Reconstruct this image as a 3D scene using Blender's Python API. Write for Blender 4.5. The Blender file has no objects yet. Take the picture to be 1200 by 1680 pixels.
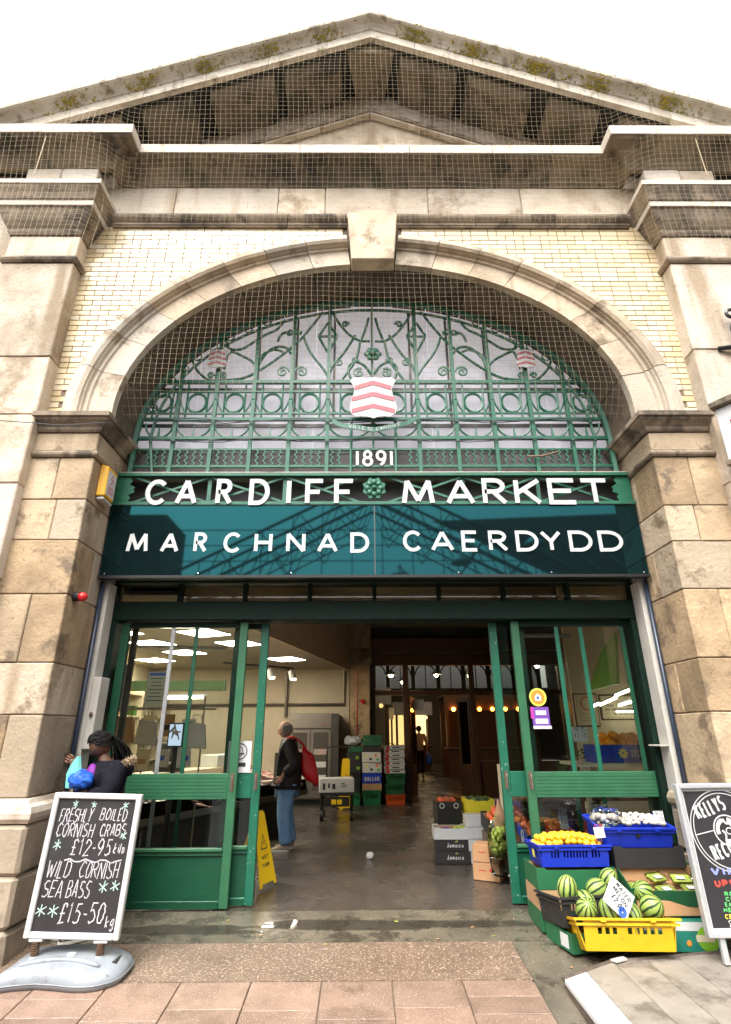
import bpy, bmesh, math, random
from mathutils import Matrix, Vector
random.seed(7)
S = bpy.context.scene
COL = S.collection
rad = math.radians

# ------------------------------------------------------------------ camera
F, PITCH, YAW, ROLL, CZ = 900.0, math.atan(0.4), rad(0.45), 0.005, 1.55
def basis():
    cp, sp, cy, sy = math.cos(PITCH), math.sin(PITCH), math.cos(YAW), math.sin(YAW)
    f = Vector((sy*cp, cy*cp, sp)); r0 = Vector((cy, -sy, 0)); u0 = Vector((-sy*sp, -cy*sp, cp))
    c, s = math.cos(ROLL), math.sin(ROLL)
    return c*r0 - s*u0, s*r0 + c*u0, f
RV, UV, FV = basis()
cam = bpy.data.objects.new('camera', bpy.data.cameras.new('camera'))
COL.objects.link(cam)
cam.matrix_world = Matrix(((RV.x, UV.x, -FV.x, 0), (RV.y, UV.y, -FV.y, 0), (RV.z, UV.z, -FV.z, CZ), (0, 0, 0, 1)))
cam.data.sensor_fit = 'HORIZONTAL'; cam.data.sensor_width = 36; cam.data.lens = 36*F/1200
cam.data.clip_start = 0.05; cam.data.clip_end = 500
S.camera = cam
def W(x, y, Y):
    """surveyed point: where the sight line meets the upright plane at depth Y"""
    d = FV + RV*((x-600)/F) + UV*((840-y)/F)
    t = Y/d.y
    return Vector((d.x*t, Y, CZ + d.z*t))

# ------------------------------------------------------------------ sky, sun, exposure
wd = bpy.data.worlds.new('World'); S.world = wd; wd.use_nodes = True
nt = wd.node_tree; nt.nodes.clear()
sky = nt.nodes.new('ShaderNodeTexSky'); sky.sky_type = 'NISHITA'; sky.sun_disc = False
SUN_EL, SUN_AZ = rad(58), rad(200)
sky.sun_elevation = SUN_EL; sky.sun_rotation = SUN_AZ
sky.air_density = 1.0; sky.dust_density = 6.0; sky.ozone_density = 1.0
hs = nt.nodes.new('ShaderNodeHueSaturation'); hs.inputs['Saturation'].default_value = 0.08
bg = nt.nodes.new('ShaderNodeBackground'); bg.inputs['Strength'].default_value = 0.15
ow = nt.nodes.new('ShaderNodeOutputWorld')
nt.links.new(sky.outputs[0], hs.inputs['Color']); nt.links.new(hs.outputs[0], bg.inputs['Color']); nt.links.new(bg.outputs[0], ow.inputs[0])
sl = bpy.data.lights.new('sun', 'SUN'); sl.energy = 1.1; sl.angle = rad(35); sl.color = (1.0, 0.965, 0.9)
sun = bpy.data.objects.new('sun', sl); COL.objects.link(sun)
# sky sun_rotation is measured clockwise from +Y: the lamp shines from the same quarter
sd = Vector((math.sin(SUN_AZ)*math.cos(SUN_EL), math.cos(SUN_AZ)*math.cos(SUN_EL), math.sin(SUN_EL)))
sun.rotation_euler = sd.to_track_quat('Z', 'Y').to_euler()
S.view_settings.view_transform = 'Standard'; S.view_settings.look = 'None'
S.view_settings.gamma = 1.0; S.view_settings.use_curve_mapping = False
S.view_settings.exposure = 1.6
S.cycles.use_denoising = True
S.cycles.max_bounces = 7; S.cycles.diffuse_bounces = 4; S.cycles.glossy_bounces = 3
S.cycles.transparent_max_bounces = 12; S.cycles.transmission_bounces = 4
S.cycles.sample_clamp_indirect = 6.0; S.cycles.caustics_reflective = False; S.cycles.caustics_refractive = False

# ------------------------------------------------------------------ materials
MT = {}
def srgb(r, g, b):
    f = lambda c: (c/255/12.92) if c/255 <= .04045 else ((c/255+.055)/1.055)**2.4
    return (f(r), f(g), f(b))
def mat(name, c1, c2=None, scale=6.0, rough=0.6, bump=0.0, bscale=None, rnd=0.0, metal=0.0, spec=0.5,
        spots=None, emit=None, coat=0.0, stretch=(1, 1, 1), stain=None, roughvar=0.0, detail=6.0, streak=None, alt=None):
    m = bpy.data.materials.new(name); m.use_nodes = True
    n = m.node_tree.nodes; l = m.node_tree.links
    b = n['Principled BSDF']
    b.inputs['Roughness'].default_value = rough; b.inputs['Metallic'].default_value = metal
    b.inputs['Specular IOR Level'].default_value = spec; b.inputs['Coat Weight'].default_value = coat
    MT[name] = m
    if emit:
        b.inputs['Emission Color'].default_value = (*emit[0], 1); b.inputs['Emission Strength'].default_value = emit[1]
    if c2 is None and not bump and not rnd and not spots and not stain:
        b.inputs['Base Color'].default_value = (*c1, 1); return m
    if c2 is None: c2 = tuple(c*0.82 for c in c1)
    tc = n.new('ShaderNodeTexCoord'); oi = n.new('ShaderNodeObjectInfo')
    mp = n.new('ShaderNodeMapping'); mp.inputs['Scale'].default_value = stretch
    off = n.new('ShaderNodeVectorMath'); off.operation = 'MULTIPLY_ADD'
    l.new(tc.outputs['Object'], mp.inputs['Vector'])
    l.new(oi.outputs['Random'], off.inputs[0]); off.inputs[1].default_value = (37, 61, 23)
    l.new(mp.outputs[0], off.inputs[2])
    vec = off.outputs[0]
    def noise(sc, det=detail, r=0.6):
        t = n.new('ShaderNodeTexNoise'); t.inputs['Scale'].default_value = sc; t.inputs['Detail'].default_value = det
        t.inputs['Roughness'].default_value = r; l.new(vec, t.inputs['Vector']); return t.outputs['Fac']
    def ramp(src, a, bb):
        r = n.new('ShaderNodeMapRange'); r.inputs['From Min'].default_value = a; r.inputs['From Max'].default_value = bb
        l.new(src, r.inputs['Value']); return r.outputs[0]
    def mix(fac, ca, cb, mode='MIX'):
        x = n.new('ShaderNodeMix'); x.data_type = 'RGBA'; x.blend_type = mode
        if isinstance(fac, float): x.inputs[0].default_value = fac
        else: l.new(fac, x.inputs[0])
        for idx, c in ((6, ca), (7, cb)):
            if isinstance(c, tuple): x.inputs[idx].default_value = (*c, 1)
            else: l.new(c, x.inputs[idx])
        return x.outputs[2]
    nz = noise(scale)
    col = mix(ramp(nz, .33, .67), c1, c2)
    if alt:
        fr_ = n.new('ShaderNodeMath'); fr_.operation = 'FRACT'; fm_ = n.new('ShaderNodeMath'); fm_.operation = 'MULTIPLY'; fm_.inputs[1].default_value = 17.3
        l.new(oi.outputs['Random'], fm_.inputs[0]); l.new(fm_.outputs[0], fr_.inputs[0])
        col = mix(ramp(fr_.outputs[0], .25, 1.15), col, alt)
    if streak:
        sc, th, wid, scol = streak
        m2 = n.new('ShaderNodeMapping'); m2.inputs['Scale'].default_value = (1, 1, .14); l.new(vec, m2.inputs['Vector'])
        t2 = n.new('ShaderNodeTexNoise'); t2.inputs['Scale'].default_value = sc; t2.inputs['Detail'].default_value = 5; l.new(m2.outputs[0], t2.inputs['Vector'])
        col = mix(ramp(t2.outputs['Fac'], th, th+wid), col, scol)
    if stain:
        sc, th, wid, scol = stain
        col = mix(ramp(noise(sc, 7, .68), th, th+wid), col, scol)
    if spots:
        sc, th, scol = spots
        col = mix(ramp(noise(sc, 3, .5), th, th+.02), col, scol)
    if rnd:
        mr = n.new('ShaderNodeMapRange'); mr.inputs['To Min'].default_value = 1-rnd; mr.inputs['To Max'].default_value = 1+rnd
        l.new(oi.outputs['Random'], mr.inputs['Value'])
        vm = n.new('ShaderNodeVectorMath'); vm.operation = 'SCALE'; l.new(col, vm.inputs[0]); l.new(mr.outputs[0], vm.inputs['Scale'])
        col = vm.outputs[0]
    l.new(col, b.inputs['Base Color'])
    if roughvar:
        rr = n.new('ShaderNodeMapRange'); rr.inputs['From Min'].default_value = .35; rr.inputs['From Max'].default_value = .65
        rr.inputs['To Min'].default_value = max(0.02, rough-roughvar); rr.inputs['To Max'].default_value = min(1, rough+roughvar)
        l.new(noise(scale*.6), rr.inputs['Value']); l.new(rr.outputs[0], b.inputs['Roughness'])
    if bump:
        bp = n.new('ShaderNodeBump'); bp.inputs['Strength'].default_value = bump; bp.inputs['Distance'].default_value = 0.02
        l.new(noise(bscale or scale*4, 8, .65), bp.inputs['Height']); l.new(bp.outputs[0], b.inputs['Normal'])
    return m
def glass(name, tint=(.92, .96, .94), ior=1.5):
    m = bpy.data.materials.new(name); m.use_nodes = True
    n = m.node_tree.nodes; l = m.node_tree.links; n.remove(n['Principled BSDF'])
    t = n.new('ShaderNodeBsdfTransparent'); t.inputs[0].default_value = (*tint, 1)
    g = n.new('ShaderNodeBsdfGlossy'); g.inputs['Roughness'].default_value = 0.02; g.inputs['Color'].default_value = (1, 1, 1, 1)
    fr = n.new('ShaderNodeFresnel'); fr.inputs[0].default_value = ior
    mx = n.new('ShaderNodeMixShader')
    l.new(fr.outputs[0], mx.inputs[0]); l.new(t.outputs[0], mx.inputs[1]); l.new(g.outputs[0], mx.inputs[2])
    l.new(mx.outputs[0], n['Material Output'].inputs[0])
    MT[name] = m; return m

SOOT = (.075, .058, .042)
mat('stone_pale', (.63, .53, .42), (.37, .288, .20), 2.1, .85, .6, 22, .20, stain=(1.5, .54, .12, (.27, .20, .13)), streak=(3.2, .55, .14, (.32, .24, .16)), alt=(.52, .46, .39), spots=(34, .70, (.20, .145, .095)))
mat('stone_warm', (.51, .36, .21), (.27, .183, .10), 2.4, .8, .6, 24, .26, stain=(1.9, .545, .08, (.175, .125, .078)), streak=(3.0, .56, .16, (.24, .17, .10)), spots=(30, .70, (.13, .09, .055)), alt=(.40, .345, .27))
mat('stone_soot', (.34, .265, .19), (.15, .112, .075), 2.0, .9, .5, 22, .12, stain=(2.4, .50, .12, SOOT), streak=(4, .54, .12, (.09, .07, .05)))
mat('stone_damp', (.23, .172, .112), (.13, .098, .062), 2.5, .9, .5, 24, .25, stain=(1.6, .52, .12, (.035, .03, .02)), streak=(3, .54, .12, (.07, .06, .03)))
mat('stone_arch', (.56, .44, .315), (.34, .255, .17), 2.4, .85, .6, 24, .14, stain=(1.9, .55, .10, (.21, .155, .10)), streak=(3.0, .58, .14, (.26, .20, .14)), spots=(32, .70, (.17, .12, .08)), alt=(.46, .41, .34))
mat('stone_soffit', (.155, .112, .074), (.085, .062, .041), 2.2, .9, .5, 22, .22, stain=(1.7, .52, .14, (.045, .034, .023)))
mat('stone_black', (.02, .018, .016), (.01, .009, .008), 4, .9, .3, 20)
mat('stone_lip', (.62, .56, .48), (.47, .41, .34), 3, .8, .3, 26, .05, stain=(5, .60, .1, (.40, .25, .12)))
mat('stone_moss', (.66, .59, .49), (.45, .385, .30), 3.5, .9, .6, 24, .08, stain=(3.2, .57, .10, (.20, .165, .10)), streak=(5, .60, .1, (.24, .19, .13)), spots=(22, .68, (.17, .15, .04)))
mat('plinth_stone', (.36, .29, .21), (.25, .20, .145), 3, .85, .5, 14, .08, stain=(2.2, .56, .2, (.13, .10, .075)))
mat('glazed_brick', (.64, .52, .325), (.58, .44, .245), 1.3, .28, .05, 60, .13, spec=.5, alt=(.66, .585, .43))
mat('mortar', (.24, .18, .13), (.17, .13, .095), 12, .9)
mat('iron_green', (.014, .125, .068), (.009, .082, .046), 9, .42, .15, 60, spots=(26, .69, (.10, .07, .045)))
mat('door_green', (.006, .064, .031), (.0045, .05, .024), 5, .36, .12, 30, stretch=(1, 1, 6), spots=(60, .76, (.42, .46, .42)), stain=(4, .57, .1, (.004, .045, .024)))
mat('stile_green', (.03, .125, .058), (.022, .10, .046), 5, .4, .12, 30, spots=(50, .76, (.5, .52, .48)))
mat('edge_green', (.012, .118, .068), (.009, .092, .053), 5, .36, .12, 30, spots=(44, .705, (.55, .57, .53)))
mat('dark_green', (.003, .016, .009), (.002, .011, .007), 5, .6, spec=.2)
mat('letter_white', (.52, .52, .51), (.46, .46, .45), 6, .5, stain=(4, .62, .1, (.36, .35, .33)))
mat('shield_red', (.42, .10, .125), (.36, .085, .105), 6, .5)
mat('fanlight_sheet', (.84, .82, .88), (.76, .74, .80), 3, .45)
mat('zinc', (.42, .42, .42), (.33, .33, .33), 12, .45, metal=.7)
mat('net_twine', (.50, .40, .25))
mat('cable', (.03, .03, .035))
mat('pipe_navy', (.012, .02, .04), (.02, .03, .05), 6, .35)
mat('panel_cream', (.55, .51, .45), (.45, .42, .37), 4, .6, .1, 20)
mat('panel_lilac', (.40, .38, .40), (.33, .31, .33), 4, .6, .1, 20)
mat('yellow_box', (.80, .42, .015), (.72, .36, .01), 5, .4)
mat('plastic_red', (.55, .01, .012), rough=.3)
mat('plastic_black', (.012, .012, .012), rough=.4)
mat('plastic_white', (.54, .54, .53), (.47, .47, .46), 8, .4)
mat('plastic_grey', (.26, .278, .30), (.19, .205, .225), 5, .42, .12, 60, stain=(5, .56, .12, (.15, .145, .135)), spots=(40, .70, (.12, .11, .10)))
mat('card_white', (.56, .56, .55), (.49, .49, .48), 12, .8)
mat('ink_black', (.015, .015, .018)); mat('ink_red', (.5, .04, .05)); mat('ink_blue', (.03, .10, .5)); mat('ink_purple', (.14, .05, .3)); mat('ink_green', (.05, .4, .08))
mat('chalkboard', (.016, .014, .015), (.024, .021, .022), 3, .55, stain=(2.5, .5, .25, (.036, .033, .034)))
mat('chalk', (.52, .49, .51), (.44, .41, .44), 70, .9); mat('chalk_mint', (.40, .53, .49), (.33, .45, .41), 70, .9)
mat('aluminium', (.66, .66, .67), (.58, .58, .59), 20, .32, metal=.55)
mat('spring_rust', (.18, .10, .06), (.10, .06, .04), 30, .6, metal=.4)
mat('floor_wet', (.068, .055, .044), (.04, .032, .025), 3.0, .22, .2, 90, roughvar=.16, spots=(80, .62, (.14, .125, .105)))
mat('concrete_wet', (.145, .122, .088), (.085, .073, .053), 2.2, .17, .12, 60, roughvar=.14, stain=(3.4, .50, .10, (.055, .046, .033)), spots=(60, .66, (.26, .23, .18)))
mat('terrazzo', (.17, .115, .08), (.115, .078, .054), 2.5, .42, .25, 70, roughvar=.14, spots=(62, .58, (.36, .27, .20)))
mat('slab_pink', (.26, .172, .125), (.17, .108, .077), 3, .5, .2, 80, .2, spots=(95, .60, (.34, .25, .20)), stain=(1.6, .54, .12, (.135, .088, .058)), roughvar=.15)
mat('asphalt', (.055, .052, .05), (.075, .07, .066), 8, .75, .3, 60)
mat('plank_grey', (.27, .235, .195), (.19, .163, .133), 3.0, .6, .2, 30, .06, stretch=(1, 1, 1), stain=(3.5, .5, .12, (.12, .10, .078)))
mat('plank_white', (.62, .62, .61), (.54, .53, .52), 4, .5)
mat('rust_strip', (.16, .12, .095), (.10, .08, .065), 12, .5, metal=.4)
mat('wall_cream', (.62, .53, .39), (.54, .46, .33), 2.5, .6)
mat('ceiling_cream', (.44, .385, .31), (.40, .35, .28), 2, .8)
mat('wood_brown', (.14, .066, .032), (.08, .037, .018), 4, .4, stretch=(6, 6, .6))
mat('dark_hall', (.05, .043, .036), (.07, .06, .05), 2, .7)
mat('lamp_panel', (.9, .9, .85), emit=((1.0, .90, .70), 14.0))
mat('lamp_tube', (.9, .9, .85), emit=((1.0, .90, .68), 6.0))
mat('lamp_amber', (.9, .5, .1), emit=((1.0, .30, .03), 14.0))
mat('glow_warm', (.9, .8, .5), emit=((1.0, .66, .28), .7))  # stall bulbs, and back panels that glow in place of lit stall interiors
mat('screen_lit', (.1, .1, .12), emit=((.42, .50, .62), .5))
mat('steel', (.33, .30, .27), (.27, .245, .22), 4, .32, metal=.8, stretch=(1, 1, 8))
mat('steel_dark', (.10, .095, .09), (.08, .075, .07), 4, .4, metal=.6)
mat('card_brown', (.42, .25, .125), (.36, .21, .10), 6, .8)
mat('card_orange', (.50, .27, .13), (.44, .24, .115), 6, .8)
mat('card_green', (.014, .115, .042), (.01, .09, .034), 6, .55); mat('card_black', (.014, .013, .013), (.02, .018, .018), 6, .6)
mat('card_lime', (.20, .42, .02), (.16, .36, .015), 6, .6); mat('card_yellow', (.72, .62, .03), (.64, .54, .02), 6, .6)
mat('card_blue', (.008, .045, .42), (.006, .035, .34), 6, .4); mat('card_teal', (.01, .17, .12), (.008, .14, .1), 6, .55)
mat('crate_blue', (.008, .03, .42), (.007, .025, .34), 5, .4, .1, 40, stain=(7, .60, .1, (.03, .05, .30))); mat('crate_yellow', (.62, .37, .008), (.54, .31, .006), 5, .4, .1, 40, stain=(7, .58, .1, (.40, .25, .02)))
mat('crate_orange', (.62, .09, .012), rough=.4); mat('crate_green', (.01, .16, .06), (.008, .12, .045), 6, .45)
mat('foil_bag', (.45, .46, .47), (.36, .37, .39), 14, .25, .5, 9)
mat('paper_bag', (.43, .24, .13), (.36, .20, .11), 8, .8, .4, 12)
mat('orange_peel', (.88, .34, .012), (.84, .28, .01), 3, .42, .25, 60, .08)
mat('satsuma_peel', (.90, .46, .02), (.86, .38, .012), 3, .4, .2, 60, .10)
mat('apple_skin', (.55, .03, .022), (.62, .20, .05), 2.2, .3, rnd=.25)
mat('avocado_skin', (.03, .06, .012), (.05, .10, .02), 6, .5, .3, 40)
mat('mushroom', (.50, .45, .38), (.40, .35, .29), 6, .7, rnd=.1); mat('garlic', (.52, .48, .44), (.42, .36, .33), 8, .6)
mat('leaf_green', (.045, .14, .02), (.025, .09, .012), 9, .5, rnd=.4); mat('lime_veg', (.40, .46, .08), (.28, .36, .045), 9, .5, rnd=.3)
mat('fish_pink', (.52, .24, .19), (.36, .22, .20), 9, .3, rnd=.3); mat('fish_grey', (.30, .27, .27), (.45, .30, .26), 9, .28, rnd=.3)
mat('ice', (.52, .48, .45), (.42, .38, .36), 12, .35, .6, 24)
mat('skin_dark', (.13, .058, .032), (.11, .05, .028), 8, .5); mat('skin_light', (.45, .25, .17), (.40, .21, .14), 8, .5)
mat('hair_black', (.004, .0035, .0035), (.007, .0055, .005), 30, .65, .5, 90, spec=.2); mat('hair_grey', (.26, .245, .235), (.36, .34, .325), 40, .7)
mat('coat_navy', (.006, .0055, .009), (.011, .010, .015), 8, .85, .9, 12, spec=.12); mat('jacket_black', (.008, .0075, .0075), (.015, .014, .013), 6, .5, .9, 8, spec=.3)
mat('denim', (.10, .20, .38), (.17, .30, .48), 5, .8, .5, 14); mat('shirt_white', (.6, .6, .58)); mat('top_purple', (.16, .012, .22), rough=.7)
mat('shoe_tan', (.30, .24, .17), (.22, .17, .12), 12, .7); mat('shoe_sole', (.62, .58, .5)); mat('fur_trim', (.36, .25, .15), (.50, .38, .25), 26, .9, 1.0, 40)
mat('bag_red', (.75, .016, .02), (.62, .01, .014), 5, .42, .6, 7); mat('bag_mint', (.16, .50, .44), rough=.5); mat('bag_blue', (.01, .10, .50), (.006, .06, .36), 6, .5, .6, 10)
mat('moss', (.22, .21, .03), (.48, .35, .03), 5, .95); mat('grass_dry', (.13, .14, .045), (.20, .17, .06), 7, .95)
mat('poster_black', (.022, .019, .022), (.03, .027, .03), 5, .4); mat('poster_blue', (.22, .26, .62)); mat('poster_red', (.62, .06, .04)); mat('poster_green', (.10, .50, .13)); mat('poster_yellow', (.75, .60, .06))
mat('sign_yellow', (.85, .55, .01), (.78, .48, .008), 8, .4)
mat('green_fascia', (.22, .46, .05), (.18, .40, .04), 3, .5)
mat('shop_board', (.60, .52, .36), (.55, .47, .32), 4, .7)
mat('sticker_orange', (.80, .22, .02)); mat('sticker_yellow', (.70, .62, .08)); mat('magenta', (.45, .03, .3))
glass('pane'); glass('pane_old', (.80, .80, .74)); glass('bag_clear', (.86, .88, .86), 1.3)
# glossy teal-black sign sheet: a black back-painted glass with a teal tinted reflection
def gloss_sign(name, tint, dark):
    m = bpy.data.materials.new(name); m.use_nodes = True
    n = m.node_tree.nodes; l = m.node_tree.links; b = n['Principled BSDF']
    b.inputs['Base Color'].default_value = (*tint, 1); b.inputs['Metallic'].default_value = 1.0; b.inputs['Roughness'].default_value = .03
    d = n.new('ShaderNodeBsdfDiffuse'); d.inputs[0].default_value = (*dark, 1)
    mx = n.new('ShaderNodeAddShader'); l.new(b.outputs[0], mx.inputs[0]); l.new(d.outputs[0], mx.inputs[1])
    l.new(mx.outputs[0], n['Material Output'].inputs[0]); MT[name] = m
gloss_sign('sign_sheet', (.008, .05, .056), (.004, .008, .009))
# translucent sheet of the fanlight, daylit from the glazed market roof behind it
m = MT['fanlight_sheet']; n = m.node_tree.nodes; l = m.node_tree.links
tr = n.new('ShaderNodeBsdfTranslucent'); tr.inputs[0].default_value = (.95, .94, .98, 1); ms = n.new('ShaderNodeMixShader'); ms.inputs[0].default_value = .62
l.new(n['Principled BSDF'].outputs[0], ms.inputs[1]); l.new(tr.outputs[0], ms.inputs[2]); l.new(ms.outputs[0], n['Material Output'].inputs[0])
# watermelon rind: dark wandering stripes running pole to pole
m = mat('melon', (.20, .29, .05), (.30, .38, .09), 5, .42, .03, 30); n = m.node_tree.nodes; l = m.node_tree.links
tcn = n.new('ShaderNodeTexCoord'); gr = n.new('ShaderNodeTexGradient'); gr.gradient_type = 'RADIAL'; l.new(tcn.outputs['Object'], gr.inputs[0])
nz = n.new('ShaderNodeTexNoise'); nz.inputs['Scale'].default_value = 13; nz.inputs['Detail'].default_value = 7; l.new(tcn.outputs['Object'], nz.inputs['Vector'])
a1 = n.new('ShaderNodeMath'); a1.operation = 'MULTIPLY_ADD'; a1.inputs[1].default_value = 62.8; l.new(gr.outputs['Fac'], a1.inputs[0])
a2 = n.new('ShaderNodeMath'); a2.operation = 'MULTIPLY'; a2.inputs[1].default_value = 4.0; l.new(nz.outputs['Fac'], a2.inputs[0]); l.new(a2.outputs[0], a1.inputs[2])
a3 = n.new('ShaderNodeMath'); a3.operation = 'SINE'; l.new(a1.outputs[0], a3.inputs[0])
rp = n.new('ShaderNodeMapRange'); rp.inputs['From Min'].default_value = .25; rp.inputs['From Max'].default_value = .7; l.new(a3.outputs[0], rp.inputs[0])
mxm = n.new('ShaderNodeMix'); mxm.data_type = 'RGBA'; l.new(rp.outputs[0], mxm.inputs[0])
old = n['Principled BSDF'].inputs['Base Color'].links[0].from_socket
l.new(old, mxm.inputs[6]); mxm.inputs[7].default_value = (.012, .035, .010, 1); l.new(mxm.outputs[2], n['Principled BSDF'].inputs['Base Color'])

# ------------------------------------------------------------------ helpers
def tag(o, label=None, cat=None, group=None, kind=None):
    for k, v in (('label', label), ('category', cat), ('group', group), ('kind', kind)):
        if v: o[k] = v
    return o
def thing(name, label, cat, loc=(0, 0, 0), group=None):
    o = bpy.data.objects.new(name, None); COL.objects.link(o); o.location = loc; o.empty_display_size = .1
    return tag(o, label, cat, group)
def put(name, me, m=None, parent=None):
    o = bpy.data.objects.new(name, me); COL.objects.link(o)
    if m:
        me.materials.clear(); me.materials.append(MT[m])
    adopt(o, parent); return o
def adopt(o, parent):
    if parent is not None:
        o.parent = parent
        if parent.type == 'EMPTY': o.matrix_parent_inverse = Matrix.Translation(parent.location).inverted()
class MB:
    def __init__(s): s.v = []; s.f = []
    def poly(s, pts):
        i = len(s.v); s.v += [tuple(p) for p in pts]; s.f.append(tuple(range(i, i+len(pts)))); return s
    def add(s, vs, fs):
        i = len(s.v); s.v += [tuple(p) for p in vs]; s.f += [tuple(i+k for k in f) for f in fs]; return s
    def box(s, x0, x1, y0, y1, z0, z1, T=None):
        vs = [(x, y, z) for z in (z0, z1) for y in (y0, y1) for x in (x0, x1)]
        if T: vs = [T(Vector(p)) for p in vs]
        return s.add(vs, [(0, 2, 3, 1), (4, 5, 7, 6), (0, 1, 5, 4), (2, 6, 7, 3), (0, 4, 6, 2), (1, 3, 7, 5)])
    def prism(s, pts, ext):
        """flat polygon (3-D points) given thickness along ext"""
        n = len(pts); e = Vector(ext)
        return s.add([Vector(p) for p in pts] + [Vector(p)+e for p in pts],
                     [tuple(range(n-1, -1, -1)), tuple(range(n, 2*n))] + [(i, (i+1) % n, n+(i+1) % n, n+i) for i in range(n)])
    def tube(s, path, r, n=6, closed=False, caps=True):
        P = [Vector(p) for p in path]; N = len(P)
        if N < 2: return s
        R = r if isinstance(r, (list, tuple)) else [r]*N
        tans = []
        for i in range(N):
            a = P[(i-1) % N] if (closed or i) else P[0]; b = P[(i+1) % N] if (closed or i < N-1) else P[-1]
            t = b-a; tans.append(t.normalized() if t.length > 1e-9 else Vector((0, 0, 1)))
        ref = Vector((0, 1, 0)) if abs(tans[0].y) < .9 else Vector((1, 0, 0))
        u = tans[0].cross(ref).normalized(); vs = []
        for i in range(N):
            u = (u - tans[i]*u.dot(tans[i]))
            u = u.normalized() if u.length > 1e-6 else tans[i].orthogonal().normalized()
            w = tans[i].cross(u)
            for k in range(n):
                a = 2*math.pi*(k+.5)/n
                vs.append(P[i] + (u*math.cos(a) + w*math.sin(a))*R[i])
        fs = []
        for i in range(N if closed else N-1):
            j = (i+1) % N
            for k in range(n): fs.append((i*n+k, i*n+(k+1) % n, j*n+(k+1) % n, j*n+k))
        if caps and not closed: fs += [tuple(range(n-1, -1, -1)), tuple((N-1)*n+k for k in range(n))]
        return s.add(vs, fs)
    def ball(s, c, r, nu=12, nv=8, T=None):
        c = Vector(c); r = Vector(r) if not isinstance(r, (int, float)) else Vector((r, r, r)); vs = [(0, 0, 1)]
        for j in range(1, nv):
            t = math.pi*j/nv
            vs += [(math.sin(t)*math.cos(2*math.pi*i/nu), math.sin(t)*math.sin(2*math.pi*i/nu), math.cos(t)) for i in range(nu)]
        vs.append((0, 0, -1)); L = len(vs)-1; fs = []
        for i in range(nu):
            k = (i+1) % nu; fs.append((0, 1+i, 1+k)); fs.append((L, 1+(nv-2)*nu+k, 1+(nv-2)*nu+i))
            for j in range(nv-2): fs.append((1+j*nu+i, 1+(j+1)*nu+i, 1+(j+1)*nu+k, 1+j*nu+k))
        pts = [Vector((p[0]*r.x, p[1]*r.y, p[2]*r.z)) for p in vs]
        if T: pts = [T(p) for p in pts]
        return s.add([c+p for p in pts], fs)
    def lathe(s, prof, n=16, c=(0, 0, 0)):
        c = Vector(c); N = len(prof); vs = []; fs = []
        for r, z in prof: vs += [c+Vector((r*math.cos(2*math.pi*k/n), r*math.sin(2*math.pi*k/n), z)) for k in range(n)]
        for i in range(N-1):
            for k in range(n): fs.append((i*n+k, i*n+(k+1) % n, (i+1)*n+(k+1) % n, (i+1)*n+k))
        fs += [tuple(range(n-1, -1, -1)), tuple((N-1)*n+k for k in range(n))]
        return s.add(vs, fs)
    def move(s, T):
        s.v = [tuple(T(Vector(p))) for p in s.v]; return s
    def mesh(s, name, bevel=0, smooth=False, seg=1):
        me = bpy.data.meshes.new(name); me.from_pydata(s.v, [], s.f); me.validate(); me.update()
        bm = bmesh.new(); bm.from_mesh(me); bmesh.ops.recalc_face_normals(bm, faces=bm.faces)
        if bevel: bmesh.ops.bevel(bm, geom=list(bm.edges), offset=bevel, segments=seg, affect='EDGES', clamp_overlap=True)
        if smooth:
            for f in bm.faces: f.smooth = True
        bm.to_mesh(me); bm.free(); return me
    def build(s, name, m, parent=None, bevel=0, smooth=False, seg=1):
        return put(name, s.mesh(name, bevel, smooth, seg), m, parent)
from mathutils import noise as mnoise
def rough_box(name, m, parent, x0, x1, y0, y1, z0, z1, amp=.005, bevel=.008, cut=.11):
    """dressed block: bevelled, subdivided and slightly worn out of true"""
    me = MB().box(x0, x1, y0, y1, z0, z1).mesh(name); bm = bmesh.new(); bm.from_mesh(me)
    bmesh.ops.bevel(bm, geom=list(bm.edges), offset=bevel, segments=1, affect='EDGES', clamp_overlap=True)
    for _ in range(4):
        long_ = [e for e in bm.edges if e.calc_length() > cut*1.6]
        if not long_: break
        bmesh.ops.subdivide_edges(bm, edges=long_, cuts=1, use_grid_fill=True)
    o_ = Vector((random.uniform(0, 90), random.uniform(0, 90), random.uniform(0, 90)))
    for v in bm.verts: v.co += (mnoise.noise_vector(v.co*5+o_)*.6+mnoise.noise_vector(v.co*16+o_)*.5)*amp
    bmesh.ops.recalc_face_normals(bm, faces=bm.faces); bm.to_mesh(me); bm.free(); return put(name, me, m, parent)
def Box(name, m, parent, x0, x1, y0, y1, z0, z1, bevel=0, T=None): return MB().box(x0, x1, y0, y1, z0, z1, T).build(name, m, parent, bevel)
def structure(o): o['kind'] = 'structure'; return o
def moulding(path, prof, out=1):
    """sweep profile [(offset, z)] along a plan polyline, mitred; offset to the right of travel when out = 1"""
    P = [Vector((p[0], p[1])) for p in path]; N = len(P); mb = MB(); n = len(prof); nr = []
    for i in range(N-1):
        d = (P[i+1]-P[i]).normalized(); nr.append(Vector((d.y, -d.x))*out)
    for i in range(N):
        if i == 0: m_ = nr[0]
        elif i == N-1: m_ = nr[-1]
        else:
            m_ = nr[i-1]+nr[i]; m_ = m_/max(.2, m_.dot(nr[i]))
        mb.v += [(P[i].x+m_.x*o, P[i].y+m_.y*o, z) for o, z in prof]
    for i in range(N-1): mb.f += [(i*n+k, i*n+(k+1) % n, (i+1)*n+(k+1) % n, (i+1)*n+k) for k in range(n)]
    mb.f += [tuple(range(n-1, -1, -1)), tuple((N-1)*n+k for k in range(n))]
    return mb
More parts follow.
